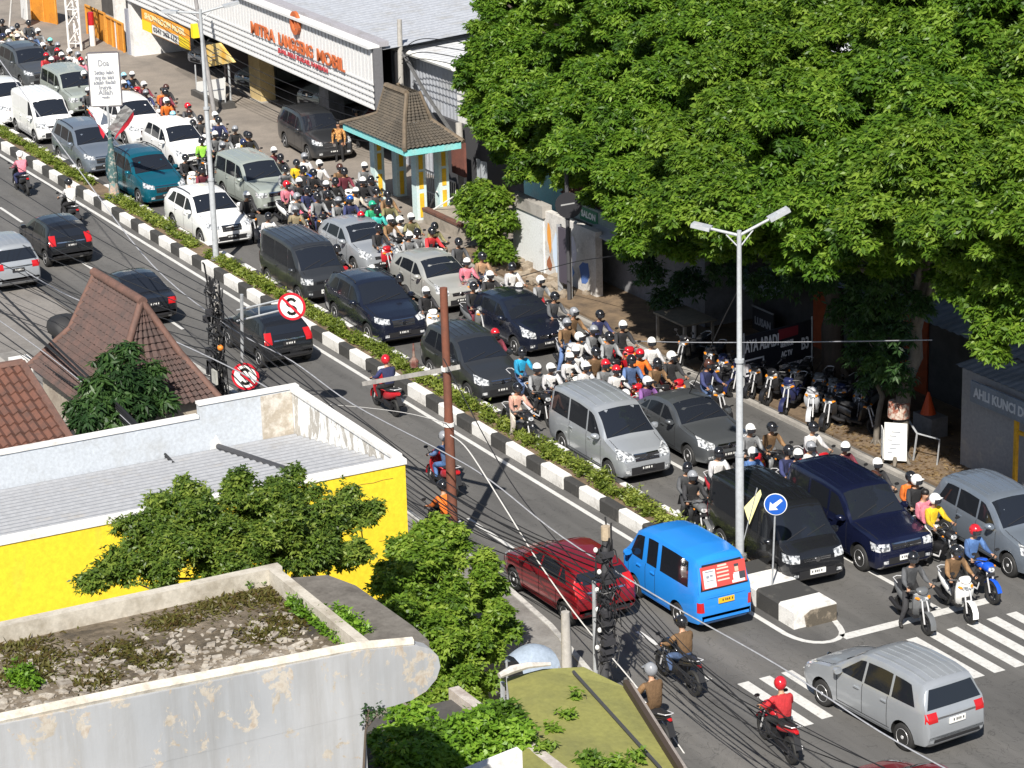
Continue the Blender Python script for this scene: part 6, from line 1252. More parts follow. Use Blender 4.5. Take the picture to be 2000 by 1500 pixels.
# ------------------------------------------------------------------ who stands where
TL = 'upper left crowd'; SG = 'near the white cars'; CR = 'before the gate pavilion'; GA = 'below the pavilion'
HB = 'near the black hatchback'; TR = 'behind the silver minivan'; SH = 'in tree shade'; KB = 'behind the black minivan'; FR = 'at the stop line'; NR = 'riding on the near carriageway'
for a in [
 (4, 40, 'black', 'black', 'black', 'black', TL), (18, 82, 'green', 'grey', 'black', 'black', TL), (34, 70, 'white', 'white', 'black', 'green', TL), (56, 46, 'darkgrey', 'black', 'denim', 'black', TL), (74, 60, 'grey', 'white', 'black', 'black', TL),
 (60, 76, 'black', 'grey', 'denim', 'grey', TL), (98, 80, 'darkgrey', 'teal', 'black', 'black', TL), (46, 92, 'orange', 'black', 'black', 'red', TL), (70, 94, 'pink', 'black', 'black', 'black', TL), (84, 88, 'darkgrey', 'white', 'black', 'white', TL),
 (90, 106, 'red', 'red', 'black', 'red', TL), (112, 100, 'maroon', 'red', 'black', 'red', TL), (120, 106, 'black', 'white', 'navy', 'black', TL), (136, 102, 'white', 'white', 'black', 'black', TL), (152, 106, 'white', 'grey', 'black', 'black', TL),
 (136, 120, 'red', 'black', 'black', 'red', TL), (158, 118, 'pink', 'red', 'black', 'white', TL), (150, 136, 'maroon', 'black', 'black', 'black', TL), (164, 146, 'black', 'white', 'black', 'white', TL), (172, 176, 'darkgrey', 'white', 'black', 'black', TL),
 (172, 112, 'grey', 'white', 'black', 'black', TL),
 (242, 148, 'blue', 'lightblue', 'navy', 'black', SG), (281, 163, 'maroon', 'white', 'black', 'white', SG), (323, 181, 'maroon', 'black', 'black', 'black', SG, 'scooter', None, 'ride', ('orange', None)), (325, 198, 'orange', 'white', 'maroon', 'black', SG),
 (367, 206, 'darkgrey', 'red', 'grey', 'black', SG), (338, 226, 'navy', 'lightblue', 'black', 'blue', SG), (377, 240, 'black', 'black', 'black', 'black', SG), (420, 222, 'white', 'white', 'lightblue', 'white', SG), (427, 236, 'navy', 'black', 'black', 'black', SG), (459, 251, 'black', 'grey', 'black', 'white', SG),
 (487, 267, 'black', 'black', 'black', 'white', SG, 'scooter', None, 'wait', ('yellow', 'black')), (394, 276, 'lime', 'black', 'black', 'black', SG), (420, 262, 'grey', 'white', 'black', 'black', SG), (362, 305, 'black', 'black', 'black', 'white', SG), (395, 333, 'maroon', 'black', 'black', 'red', SG), (430, 300, 'black', 'black', 'pink', 'pink', SG), (440, 268, 'grey', 'black', 'black', 'black', SG),
 (535, 293, 'maroon', 'white', 'black', 'black', CR), (579, 315, 'yellow', 'black', 'black', 'white', CR), (624, 320, 'white', 'white', 'black', 'black', CR), (612, 335, 'black', 'black', 'black', 'black', CR), (673, 337, 'maroon', 'black', 'black', 'white', CR), (712, 323, 'grey', 'white', 'black', 'black', CR), (584, 351, 'black', 'white', 'black', 'red', CR),
 (560, 361, 'pink', 'red', 'black', 'white', CR), (637, 358, 'darkgrey', 'white', 'black', 'white', CR), (709, 355, 'black', 'white', 'black', 'grey', CR), (600, 370, 'navy', 'black', 'black', 'pink', CR), (576, 406, 'khaki', 'grey', 'black', 'white', CR), (620, 385, 'grey', 'black', 'navy', 'black', CR), (661, 390, 'grey', 'grey', 'navy', 'white', CR), (684, 391, 'navy', 'blue', 'black', 'black', CR),
 (705, 420, 'black', 'red', 'black', 'red', CR), (727, 396, 'green', 'green', 'black', 'green', CR), (757, 380, 'brown', 'black', 'black', 'white', GA), (737, 410, 'teal', 'black', 'black', 'green', GA), (762, 430, 'brown', 'white', 'black', 'black', GA), (803, 423, 'olive', 'white', 'black', 'white', GA), (781, 426, 'white', 'white', 'black', 'black', GA), (740, 446, 'black', 'black', 'brown', 'red', GA),
 (815, 452, 'grey', 'black', 'black', 'black', GA), (800, 462, 'grey', 'white', 'black', 'grey', GA), (844, 451, 'red', 'black', 'black', 'white', GA), (640, 376, 'black', 'black', 'navy', 'navy', CR), (695, 374, 'cream', 'white', 'black', 'grey', CR), (655, 352, 'black', 'black', 'black', 'black', CR), (593, 333, 'darkgrey', 'black', 'black', 'black', CR), (557, 330, 'grey', 'black', 'black', 'grey', CR), (735, 370, 'darkgrey', 'black', 'denim', 'navy', CR), (548, 308, 'black', 'black', 'grey', 'white', CR),
 (524, 421, 'white', 'black', 'black', 'red', CR), (482, 383, 'black', 'white', 'black', 'black', SG), (658, 485, 'darkgrey', 'black', 'navy', 'red', 'by the silver hatchback'), (728, 522, 'red', 'white', 'black', 'black', HB), (781, 545, 'black', 'black', 'black', 'red', HB), (832, 566, 'black', 'white', 'black', 'white', HB), (896, 475, 'darkgrey', 'black', 'black', 'black', HB),
 (942, 500, 'tan', 'black', 'denim', 'white', HB), (912, 508, 'pink', 'white', 'black', 'grey', HB), (1000, 522, 'white', 'black', 'black', 'red', HB), (957, 535, 'black', 'white', 'black', 'red', HB), (1056, 549, 'grey', 'white', 'red', 'black', HB), (1084, 578, 'darkgrey', 'black', 'denim', 'black', HB), (1014, 556, 'black', 'white', 'black', 'white', HB), (925, 560, 'black', 'black', 'maroon', 'grey', HB),
 (967, 648, 'maroon', 'red', 'black', 'black', HB), (1122, 612, 'brown', 'grey', 'black', 'black', SH), (1132, 657, 'white', 'white', 'black', 'black', SH), (1160, 640, 'grey', 'grey', 'black', 'grey', SH), (1217, 636, 'black', 'white', 'black', 'red', SH), (1172, 612, 'navy', 'black', 'black', 'black', SH), (1190, 660, 'grey', 'black', 'black', 'black', SH),
 (1125, 684, 'white', 'white', 'black', 'black', TR), (1113, 693, 'white', 'white', 'grey', 'white', TR), (1144, 716, 'white', 'white', 'cream', 'red', TR), (1076, 716, 'white', 'white', 'navy', 'black', TR, 'moto'), (1164, 690, 'brown', 'black', 'brown', 'black', TR), (1250, 690, 'orange', 'red', 'orange', 'black', TR), (1204, 718, 'white', 'red', 'black', 'black', TR), (1183, 712, 'grey', 'red', 'black', 'black', TR), (1265, 742, 'purple', 'white', 'purple', 'black', TR),
 (1312, 698, 'black', 'white', 'black', 'red', TR), (1284, 708, 'brown', 'black', 'black', 'black', TR), (1222, 766, 'black', 'white', 'black', 'white', TR), (1384, 712, 'navy', 'brown', 'denim', 'black', SH), (1011, 755, 'peach', 'black', 'cream', 'black', 'beside the median shrubs', 'moto'), (1020, 690, 'cyan', 'black', 'denim', 'black', 'beside a dark car', 'moto'), (1049, 718, 'grey', 'white', 'black', 'black', TR, 'moto'),
 (1353, 925, 'black', 'grey', 'black', 'grey', KB, 'moto', None, 'wait', ('darkgrey', 'black')), (1404, 888, 'white', 'black', 'black', 'red', KB), (1471, 884, 'blue', 'white', 'black', 'black', KB), (1508, 831, 'brown', 'black', 'grey', 'black', KB, 'moto'), (1541, 882, 'navy', 'black', 'black', 'black', KB), (1559, 885, 'navy', 'white', 'black', 'white', KB), (1589, 838, 'white', 'black', 'maroon', 'red', KB), (1466, 838, 'grey', 'white', 'black', 'red', KB),
 (1708, 926, 'maroon', 'brown', 'black', 'black', FR), (1791, 940, 'black', 'white', 'black', 'black', FR, 'moto', None, 'wait', ('orange', 'black')), (1827, 976, 'yellow', 'white', 'white', 'black', FR, 'moto', 4, 'wait2', ('pink', None)), (1905, 1036, 'blue', 'red', 'black', 'blue', FR, 'moto', -4, 'wait'), (1868, 1072, 'brown', 'black', 'black', 'white', FR, 'scooter', -10, 'wait'), (1784, 1092, 'darkgrey', 'black', 'black', 'grey', FR, 'scooter', -8, 'wait2'),
]: on_bike(*a)
fill_crowd([(0, 40), (60, 45), (190, 150), (185, 175), (90, 112), (0, 85)], 14, TL, 1); fill_crowd([(200, 140), (260, 140), (500, 262), (520, 300), (440, 300), (330, 235), (230, 175)], 14, SG, 2)
fill_crowd([(520, 288), (640, 318), (745, 350), (765, 400), (700, 425), (580, 385), (556, 330)], 18, CR, 3); fill_crowd([(740, 395), (800, 412), (860, 445), (960, 505), (900, 525), (760, 455)], 12, GA, 4)
fill_crowd([(880, 480), (960, 505), (1100, 565), (1125, 620), (1000, 570), (900, 540)], 12, HB, 5); fill_crowd([(1095, 595), (1180, 605), (1320, 690), (1310, 740), (1200, 730), (1090, 670)], 16, TR, 6)
fill_crowd([(1370, 740), (1450, 790), (1600, 835), (1700, 905), (1600, 880), (1470, 865)], 12, KB, 7); fill_crowd([(1690, 890), (1760, 920), (1800, 960), (1720, 930)], 3, FR, 8)
for a in [
 (38, 300, 'pink', 'white', 'navy', 'black', 'near the left edge'), (134, 358, 'white', 'black', 'black', 'black', 'passing the white blocks'), (753, 702, 'navy', 'red', 'black', 'red', 'beside the concrete cross-arm'), (866, 848, 'denim', 'grey', 'blue', 'red', 'left of the rusty pole'),
 (864, 950, 'orange', 'black', 'black', 'black', 'at the rusty pole foot'), (1330, 1212, 'brown', 'black', 'denim', 'black', 'behind the blue minibus', 'moto'), (1270, 1312, 'brown', 'grey', 'brown', 'black', 'by the yellow-green canopy', 'moto'), (1524, 1334, 'red', 'red', 'black', 'red', 'on the zebra crossing', 'moto'),
]: on_bike(*(a + (('scooter',) if len(a) == 7 else ())), 180 if a[0] != 1524 else 172, 'ride', None, True)
settle_labels()
# the man in a patterned shirt on foot, and the parked scooters in the shade
bat = mat('batik', (.35, .13, .03), .8); setcol(bat, ramp(bat, noise(bat, 26, 3, .6, (1, 1, 1), 1.5), [(.42, (.10, .03, .012)), (.5, (.45, .18, .03)), (.6, (.62, .40, .16))]))
q = G(664, 318, 0); pz = person('stand', (q.x, q.y, 0), R(-35), 'brown', 'black', None, 0, 'person on foot in an orange patterned shirt beside the charcoal parked car', None); pz.material_slots[1].material = bat
q = G(700, 290, 0); person('stand', (q.x, q.y, 0), R(-100), 'darkgrey', 'black', 'black', 1, 'person in dark clothes standing under the edge of the pavilion roof', None)
for k, (x, y, c, l) in enumerate([(1590, 818, 'silver', 'silver and red scooter parked in the shade below the shop banner'), (1630, 830, 'black', 'black scooter parked in the tree shade next to the silver one'), (1655, 812, 'navy', 'dark blue scooter parked in the tree shade nearest the tree trunk'), (1606, 790, 'grey', 'grey scooter parked in the second row under the shop banner'), (1672, 842, 'black', 'black scooter parked across the others in front of the tree'), (1560, 770, 'black', 'black scooter parked furthest left under the shop banner')]):
    q = G(x, y, 0); put_bike('scooter', (q.x, q.y, 0), R((-45, -60, -70, -50, 20, -55)[k]), c, l, 'scooters parked in the tree shade')
    BIKES_AT.append((q.x, q.y))
rr_ = random.Random(17); pk = []
for k, (px, py) in enumerate([(1395, 735), (1425, 752), (1455, 765), (1488, 772), (1520, 782), (1548, 800), (1410, 770), (1350, 715), (1640, 800), (1690, 822)]):
    q = G(px, py, 0); c_ = rr_.choice(['black', 'grey', 'navy', 'black']); pk.append(put_bike('scooter', (q.x, q.y, 0), R(-60 + rr_.uniform(-15, 15)), c_, f'riderless {c_} scooter in the row parked along the kerb in deep tree shade', 'scooters parked along the shaded kerb'))
bp_ = MB().box(-.2, .1, -.17, .17, 0, .5)
# backpack of the rider in yellow
q = G(1808, 1004, 1.2); m_ = MB().loft([(q.x - .11, q.y, 1.18, .10, .15), (q.x - .04, q.y, 1.2, .16, .23), (q.x + .06, q.y, 1.2, .16, .23)], 12); tag(m_.build('backpack', cloth('pink'), None, 50), 'pink backpack on the back of the rider in yellow', 'backpack')
# --- the big canopy over the right half: crowns of four street trees; spots of the crowns' surface with their distance from the road
random.seed(11)
CAN = []
def canopy_row(py, y, xs0, xs1, step, r, tree=None):
    x = xs0
    while x <= xs1:
        q = GY(x + random.uniform(-26, 26), py + random.uniform(-24, 24), y + random.uniform(-1.1, 1.0)); CAN.append((q.x, q.y, q.z, r * random.uniform(.62, 1.2))); x += step
for py, y, a, b in ((-150, 15.5, 1010, 2150), (-60, 14.0, 1000, 2150), (20, 12.6, 1005, 2120), (95, 11.4, 985, 2120), (165, 10.4, 985, 2110), (235, 9.6, 990, 2100), (300, 8.5, 1130, 2100), (362, 7.5, 1240, 2100), (415, 6.9, 1260, 2080), (455, 6.4, 1420, 2060)): canopy_row(py, y, a, b, 66, 1.15)
for a in ((1262, 455, 7.6), (1330, 470, 7.7), (1440, 468, 8.4), (1380, 440, 7.9), (1500, 455, 7.6), (1560, 470, 7.5), (1600, 500, 7.7), (1630, 455, 7.3), (1700, 440, 7.3), (1760, 455, 7.2), (1840, 470, 7.0), (1900, 500, 6.9), (1960, 520, 6.8), (2010, 540, 6.7), (1905, 560, 6.7), (1960, 600, 6.6), (2010, 620, 6.6), (1985, 665, 6.5), (1255, 505, 8.2), (1670, 470, 7.4), (1300, 420, 7.9)):
    q = GY(*a); CAN.append((q.x, q.y, q.z, random.uniform(.55, .85)))
FAR = []
for a in ((985, 60, 13.2, 1.1), (985, 130, 12.4, 1.1), (1000, 190, 11.6, 1.1), (990, 250, 11.2, 1.0), (1050, 270, 10.8, 1.1), (1010, 310, 10.7, .8), (1060, 330, 10.4, .8), (1110, 290, 10.5, 1.0), (1120, 345, 10.2, .6), (1150, 320, 9.9, .8), (1025, 345, 10.4, .5), (960, 200, 12.0, .8), (1170, 385, 10.0, .45)):
    q = GY(*a[:3]); FAR.append((q.x, q.y, q.z, a[3]))
# inner boughs that close the view into the crown
INN = [(x + random.uniform(-.4, .4), y + 1.9, z - .5, 1.2) for x, y, z, r in CAN[::4] if r > .9]
tb = [((-7.5, 13.5, .05), (-8.5, 13.2, 4.2), .34), ((.5, 12.0, .05), (.2, 11.6, 5.0), .38), ((8.0, 11.6, .05), (8.2, 11.3, 5.4), .36), ((14.85, 8.95, .05), (15.2, 9.6, 5.2), .235), ((18.2, 12.4, .05), (18.0, 12.0, 6.5), .42)]
crowns = [FAR[:], [], [], [], []]
for q in CAN + INN:
    k = min(range(1, 5), key=lambda i: abs(q[0] - tb[i][1][0]) + .35 * abs(q[1] - tb[i][1][1])); crowns[k].append(q)
tl_ = ['left tree of the row, its crown hanging over the white gate wall', 'street tree behind the back of the round sign, crown merging with its neighbours', 'street tree in the middle of the big canopy, trunk deep in the shade', 'street tree with white boards tied round its trunk', 'rightmost street tree of the big canopy, over the grey kiosk']
for k in range(5):
    rt = make_tree('street_tree', tb[k][0], tl_[k], tb[k][1], tb[k][2], clumped(crowns[k], 26, np.random.RandomState(40 + k), .22, .40), 1500, LEAF_A if k % 2 else LEAF_Y, bark_pale if k == 3 else bark, 'tree', None, 14, ln=.185, wd=.078, leaflets=6, shell=.3, flat=.7, droop=.55, rs=np.random.RandomState(20 + k))
# hanging shoots in the shade
SHD = []
for a in ((1270, 540, 9.6, .5), (1300, 590, 9.8, .5), (1345, 560, 9.8, .6), (1500, 560, 9.6, .6), (1580, 560, 9.4, .7), (1640, 540, 9.2, .7), (1700, 560, 9.2, .7), (1660, 610, 9.3, .6), (1720, 640, 9.2, .7), (1690, 690, 9.2, .6), (1740, 700, 9.1, .55), (1710, 745, 9.0, .5), (1755, 755, 9.0, .4), (1725, 600, 8.5, .55), (1750, 660, 8.45, .5), (1715, 715, 8.4, .42), (1760, 735, 8.4, .35), (1690, 640, 8.6, .5), (1740, 560, 8.3, .55), (1790, 600, 8.5, .45), (1250, 500, 9.4, .5), (1420, 530, 9.8, .6)):
    q = GY(*a[:3]); SHD.append((q.x, q.y, q.z, a[3]))
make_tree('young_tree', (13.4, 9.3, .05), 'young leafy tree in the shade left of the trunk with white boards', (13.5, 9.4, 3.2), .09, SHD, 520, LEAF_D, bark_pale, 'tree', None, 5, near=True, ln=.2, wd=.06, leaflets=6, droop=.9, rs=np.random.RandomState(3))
# bush in front of the white wall
BU = []
for a in ((940, 385, 9.3, .55), (965, 400, 9.3, .6), (925, 425, 9.25, .55), (975, 440, 9.2, .6), (945, 460, 9.1, .6), (985, 400, 9.4, .5), (970, 485, 9.0, .45), (980, 505, 8.95, .35), (955, 500, 9.0, .3), (915, 400, 9.4, .4)):
    q = GY(*a[:3]); BU.append((q.x, q.y, q.z, a[3] * .84))
q = G(975, 520); make_tree('garden_shrub', (q.x, 9.3, .05), 'rounded light green shrub beside the gate pavilion', (q.x, 9.3, .9), .07, clumped(BU, 22, np.random.RandomState(63), .2, .32), 1300, LEAF_B, bark, 'shrub', None, 7, ln=.2, wd=.09, leaflets=5, rs=np.random.RandomState(5))
# --- foreground bushes
B1 = []
for a in ((330, 1040, 25.2, .55), (300, 1080, 25.6, .5), (380, 1010, 24.8, .5), (400, 1060, 25.4, .65), (350, 1105, 26, .5), (450, 1030, 24.8, .6), (460, 1085, 25.5, .65), (510, 1000, 24.4, .5), (540, 1040, 25, .7), (525, 1095, 25.8, .65), (590, 985, 24.3, .5), (600, 1050, 25, .7), (580, 1100, 25.6, .6), (640, 1030, 24.6, .5), (630, 1085, 25.2, .55), (560, 965, 24.2, .4), (660, 1000, 24.2, .32), (690, 1010, 24.0, .2), (280, 1045, 25.2, .22), (250, 1025, 25.0, .2), (220, 1120, 26, .22), (250, 1130, 26.2, .3), (300, 1130, 26.4, .4), (180, 1150, 26.4, .16), (400, 1120, 26.4, .5), (470, 965, 24.3, .25), (370, 960, 24.3, .2), (655, 1115, 25.2, .3)):
    q = GX(*a[:3]); B1.append((q.x, q.y, q.z, a[3] * 1.1))
rs_ = np.random.RandomState(77)
for k in range(90):
    q = B1[rs_.randint(0, len(B1))]; d = rs_.normal(size=3); d /= np.linalg.norm(d); d[2] = abs(d[2]) * .8; B1.append((q[0] + d[0] * q[3] * 1.25, q[1] + d[1] * q[3] * 1.35, q[2] + d[2] * q[3] * 1.25, rs_.uniform(.05, .15)))
c_ = GX(540, 1100, 26); make_tree('climbing_bush', (c_.x + .6, c_.y, .1), 'dark green bush between the yellow wall and the flat roof of the peeling building', (c_.x, c_.y, c_.z - 1.2), .13, clumped(B1, 36, np.random.RandomState(61), .10, .20), 2700, LEAF_M, bark, 'bush', None, 14, ln=.10, wd=.045, leaflets=5, shell=.3, rs=np.random.RandomState(6))
B2 = []
random.seed(8)
for a in ((860, 1075, 21.5, .5), (820, 1100, 21.8, .6), (900, 1110, 21.7, .6), (790, 1150, 22.4, .6), (850, 1160, 22.2, .75), (930, 1150, 22, .6), (970, 1180, 22.2, .45), (800, 1210, 23, .7), (870, 1220, 22.8, .8), (940, 1220, 22.6, .65), (985, 1215, 22.6, .3), (840, 1275, 23.5, .7), (910, 1280, 23.3, .7), (960, 1275, 23, .4), (870, 1330, 24, .65), (920, 1340, 24, .5), (870, 1390, 24.6, .55), (840, 1375, 24.6, .5), (915, 1400, 24.8, .45), (800, 1090, 21.8, .4), (840, 1040, 21.2, .3), (750, 1170, 22.8, .4), (870, 1050, 21.2, .35), (765, 1220, 23.4, .5)):
    q = GX(*a[:3]); B2.append((q.x, q.y, q.z, a[3]))
c_ = GX(880, 1330, 23.4); make_tree('leafy_tree', (c_.x, c_.y, .1), 'bright green leafy tree at the corner between the yellow building and the red car', (c_.x - .6, c_.y, c_.z + .1), .16, clumped(B2, 22, np.random.RandomState(62), .14, .27), 2300, LEAF_B, bark, 'tree', None, 14, ln=.125, wd=.065, leaflets=5, shell=.3, rs=np.random.RandomState(7))
B3 = []
for a in ((960, 1420, 29, .45), (900, 1440, 29.5, .4), (1000, 1450, 29.5, .4), (860, 1470, 30, .35), (950, 1480, 30, .4), (1040, 1440, 29.6, .3), (800, 1490, 30.4, .4), (880, 1500, 30.4, .4), (780, 1440, 0, .3), (820, 1415, 0, .32), (850, 1450, 0, .35), (760, 1480, 0, .3), (840, 1490, 0, .35), (940, 1420, 0, .35), (990, 1400, 0, .3), (1010, 1440, 0, .3), (780, 1395, 0, .2), (740, 1450, 0, .2)):
    q = GX(*a[:3]) if a[2] else G(a[0], a[1], 3.0); B3.append((q.x, q.y, q.z, a[3]))
c_ = GX(930, 1490, 29.6); make_tree('creeper', (c_.x, c_.y, .1), 'pale green creeper spilling over the low roof below the peeling building', (c_.x, c_.y, c_.z - .2), .06, B3, 1700, LEAF_G, bark, 'creeper', None, 8, ln=.13, wd=.07, leaflets=5, shell=.35, rs=np.random.RandomState(8))
B4 = []
for a in ((1060, 1470, 0, .22), (1110, 1400, 0, .13), (1128, 1360, 0, .12), (1075, 1430, 0, .16), (1205, 1500, 0, .25), (1150, 1490, 0, .22), (1245, 1475, 0, .12)):
    q = G(a[0], a[1], 2.8); B4.append((q.x, q.y, q.z, a[3]))
c_ = GX(1160, 1500, 30); make_tree('creeper', (c_.x, c_.y, .1), 'dark green creeper growing over the yellow-green canopy', (c_.x, c_.y, c_.z - .2), .05, B4, 1500, LEAF_B, bark, 'creeper', None, 8, ln=.12, wd=.06, leaflets=5, shell=.3, rs=np.random.RandomState(9))
B5 = []
for a in ((210, 710, 8, .3), (250, 690, 7.6, .35), (190, 760, 8.6, .4), (240, 745, 8.2, .5), (290, 760, 8.2, .4), (220, 790, 8.8, .45), (180, 800, 9, .4), (270, 800, 8.8, .4), (165, 830, 9.4, .35), (215, 830, 9.2, .4), (320, 790, 8.6, .3), (300, 725, 7.8, .25), (150, 800, 9, .25)):
    q = GX(*a[:3]); B5.append((q.x, q.y, q.z, a[3]))
c_ = GX(235, 840, 9); make_tree('mango_tree', (c_.x, c_.y, .1), 'small dark green tree growing over the tiled roof', (c_.x, c_.y, 3.2), .1, B5, 900, LEAF_D, bark, 'tree', None, 8, ln=.24, wd=.07, leaflets=6, shell=.2, droop=.8, rs=np.random.RandomState(10))
# shrubs and grasses that are ground cover
rs = np.random.RandomState(12); HB_ = []
x = -57
while x < 19.3:
    if not (-27.4 < x < -25.0 or -16.0 < x < -14.6): HB_.append((x, rs.uniform(.86, 1.12), rs.uniform(.25, .36), rs.uniform(.14, .29)))
    x += rs.uniform(.22, .42)
o = leaves_obj('median_shrubs', *foliage(HB_, 1700, ln=.11, wd=.045, leaflets=4, droop=-.2, shell=.3, rs=rs, flat=.75), LEAF_H, None, (0, 1, .27)); tag(o, 'low yellow-green shrubs planted along the median', 'shrubs', None, 'stuff')
# fallen leaves and roots on the bare ground
n = 2600; c = np.stack([rs.uniform(11, 21, n), 8.8 + np.abs(rs.normal(size=n)) * 1.3, np.full(n, .058)], 1); ax = rs.normal(size=(n, 3)) * np.array([1, 1, .15]); nr = np.tile([0, 0, 1.], (n, 1)) + rs.normal(size=(n, 3)) * .3
o = leaves_obj('fallen_leaves', c, ax, nr, .07 + .1 * rs.rand(n), .05 + .05 * rs.rand(n), rs.rand(n), leaf_mat('leaf_dry', (.08, .045, .02), (.2, .125, .06), (.36, .27, .15)), None, (15, 9, .05)); tag(o, 'dry leaves scattered on the bare ground round the tree with boards', 'dry leaves', None, 'stuff')
# ================================================================== street furniture
lamp_white = weathered('lamp_white', (.40, .42, .44), (.30, .30, .30), 2, .55, .85, .4, 10)
lampglass = mat('lamp_lens', (.5, .52, .55), .2)
def twin_lamp(base, H, tip1, tip2, label, lean=0):
    b = Vector(base); top = b + Vector((lean, 0, H)); r = empty('street_lamp', b, 0, label, 'street lamp')
    m_ = MB().tube([b, b.lerp(top, .33), b.lerp(top, .335), b.lerp(top, .62), b.lerp(top, .625), top + Vector((0, 0, .12))], [.105, .10, .085, .08, .065, .055], 12)
    for t in (.33, .62): m_.lathe([(.115, -.03), (.115, .05)], b.lerp(top, t), n=12)
    m_.build('pole', lamp_white, r, 40); m_ = MB(); m_.lathe([(.18, 0), (.17, .1), (.11, .14)], b, n=12); m_.build('base', weathered('lamp_base', (.2, .19, .18), (.1, .1, .1), 3), r)
    for tip in (tip1, tip2):
        t = Vector(tip); a = MB().tube([top, top.lerp(t, .6)], [.04, .035], 8); a.tube([top - Vector((0, 0, .3)), top.lerp(t, .28) - Vector((0, 0, .05))], .018, 6); arm = a.build('arm', lamp_white, r, 50)
        d = (t - top).normalized(); s = d.cross(Vector((0, 0, 1))).normalized(); u = s.cross(d); c = top.lerp(t, .8)
        hd = MB().obox(c, d * (t - top).length * .2, s * .14, u * .045).build('lamp_head', lamp_white, r)
        MB().obox(c - u * .05 + d * .05, d * (t - top).length * .12, s * .1, u * .006).build('lens', lampglass, hd); MB().obox(c + u * .047 + d * (t - top).length * .06, d * (t - top).length * .09, s * .1, u * .004).build('cover', weathered('lamp_cover', (.42, .44, .46), (.36, .36, .37), 4), hd)
    return r
b = G(1445, 1090, .44); T1 = GY(1352, 438, b.y - .75); T2 = GY(1540, 408, b.y + 1.15); top = b + Vector((0, 0, 0)); tz = GY(1449, 462, b.y).z
twin_lamp((b.x, b.y, .44), tz - .44, T1, T2, 'foremost white twin-armed street lamp on the median')
q = G(1452, 975, 0); fx = Vector((b.x + .06, b.y + .08, 0)); o = MB().add([fx + Vector((0, 0, 1.75)), fx + Vector((.05, .12, 1.3)), fx + Vector((.28, .32, 2.1)), fx + Vector((.2, .34, 2.2))], [(0, 1, 3), (1, 2, 3)]).build('flag', mat('flag_cream', (.75, .70, .35), .8)); tag(o, 'small pale yellow flag tied to the foremost street lamp', 'flag')
q = GY(1446, 985, b.y); MB().tube([(b.x + .05, b.y + .05, .8), (b.x + .24, b.y + .34, 2.25)], .012, 5).build('stick', steel, o)
b = G(422, 502, .4); tz = GY(388, 24, b.y).z; T1 = GY(318, 22, b.y - 1.0); T2 = GY(466, 4, b.y + 1.3)
twin_lamp((b.x, b.y, .3), tz - .3, T1, T2, 'far white twin-armed street lamp on the median behind the white sport utility car', 0)
# white billboard in the median with flags and painted post
b = G(224, 388, .3); bb = empty('billboard', (b.x, b.y, .27), 0, 'white upright billboard with handwritten-style grey text on a post in the median', 'billboard')
z0, z1 = GY(213, 208, b.y).z, GY(205, 106, b.y).z; ll, rr_ = GY(178, 120, b.y), GY(240, 110, b.y); w2 = 1.08; rt_ = Vector((.42, .907, 0)); nn = Vector((.907, -.42, 0)); cen = Vector((b.x - .1, b.y, 0))
def bq(u0, u1, a0, a1, off=.06): return [cen + rt_ * u + Vector((0, 0, a)) + nn * off for u, a in ((u0, a0), (u1, a0), (u1, a1), (u0, a1))]
MB().prism(bq(-w2 * .5 - .02, w2 * .5 + .02, z0, z1, .0), nn * .05).build('board', plate_w, bb); m_ = MB()
for u in (-w2 * .5 - .04, w2 * .5 + .04): m_.prism(bq(u - .03, u + .03, z0 - .03, z1 + .03, -.02), nn * .06)
for z in (z0 - .03, z1 + .03): m_.prism(bq(-w2 * .5, w2 * .5, z - .03, z + .03, -.02), nn * .06)
m_.build('frame', mat('frame_dark', (.12, .11, .12), .6), bb)
gi = mat('billboard_ink', (.22, .23, .26), .7); hz = z1 - z0
for k, (tx, fz, w_, v) in enumerate((('Doa', .17, .28, .81), ('Setiap lelah', .11, .5, .635), ('yang kau jalani', .11, .5, .54), ('adalah ibadah', .11, .58, .445), ('Insya', .11, .32, .35), ('Allah', .13, .38, .25), ('amin', .07, .2, .16))):
    m_ = MB(); text_mb(m_, tx, fz * 2.0, cen + rt_ * .0 + Vector((0, 0, z0 + hz * v)) + nn * .056, rt_, (0, 0, 1), .006, .009, 'CENTER', w_ * w2 * 1.35); m_.build('lettering', gi, bb)
MB().tube([(b.x, b.y, .25), (b.x - .02, b.y, z0)], .05, 8).build('post', steel, bb)
MB().lathe([(.24, .25), (.22, .5), (.16, .95)], (b.x, b.y, 0), n=10).build('painted_base', weathered('painted_base', (.42, .30, .24), (.10, .22, .22), 6, .45, .55), bb)
MB().lathe([(.17, .95), (.20, 1.15), (.14, 1.9), (.09, 2.6), (.05, 3.0)], (b.x, b.y, 0), n=10).build('wrapped_post', weathered('wrapped_post', (.06, .12, .12), (.35, .34, .3), 8, .52, .6), bb)
fr_ = mat('flag_red', (.5, .012, .03), .8); fw = mat('flag_white', (.75, .75, .74), .8)
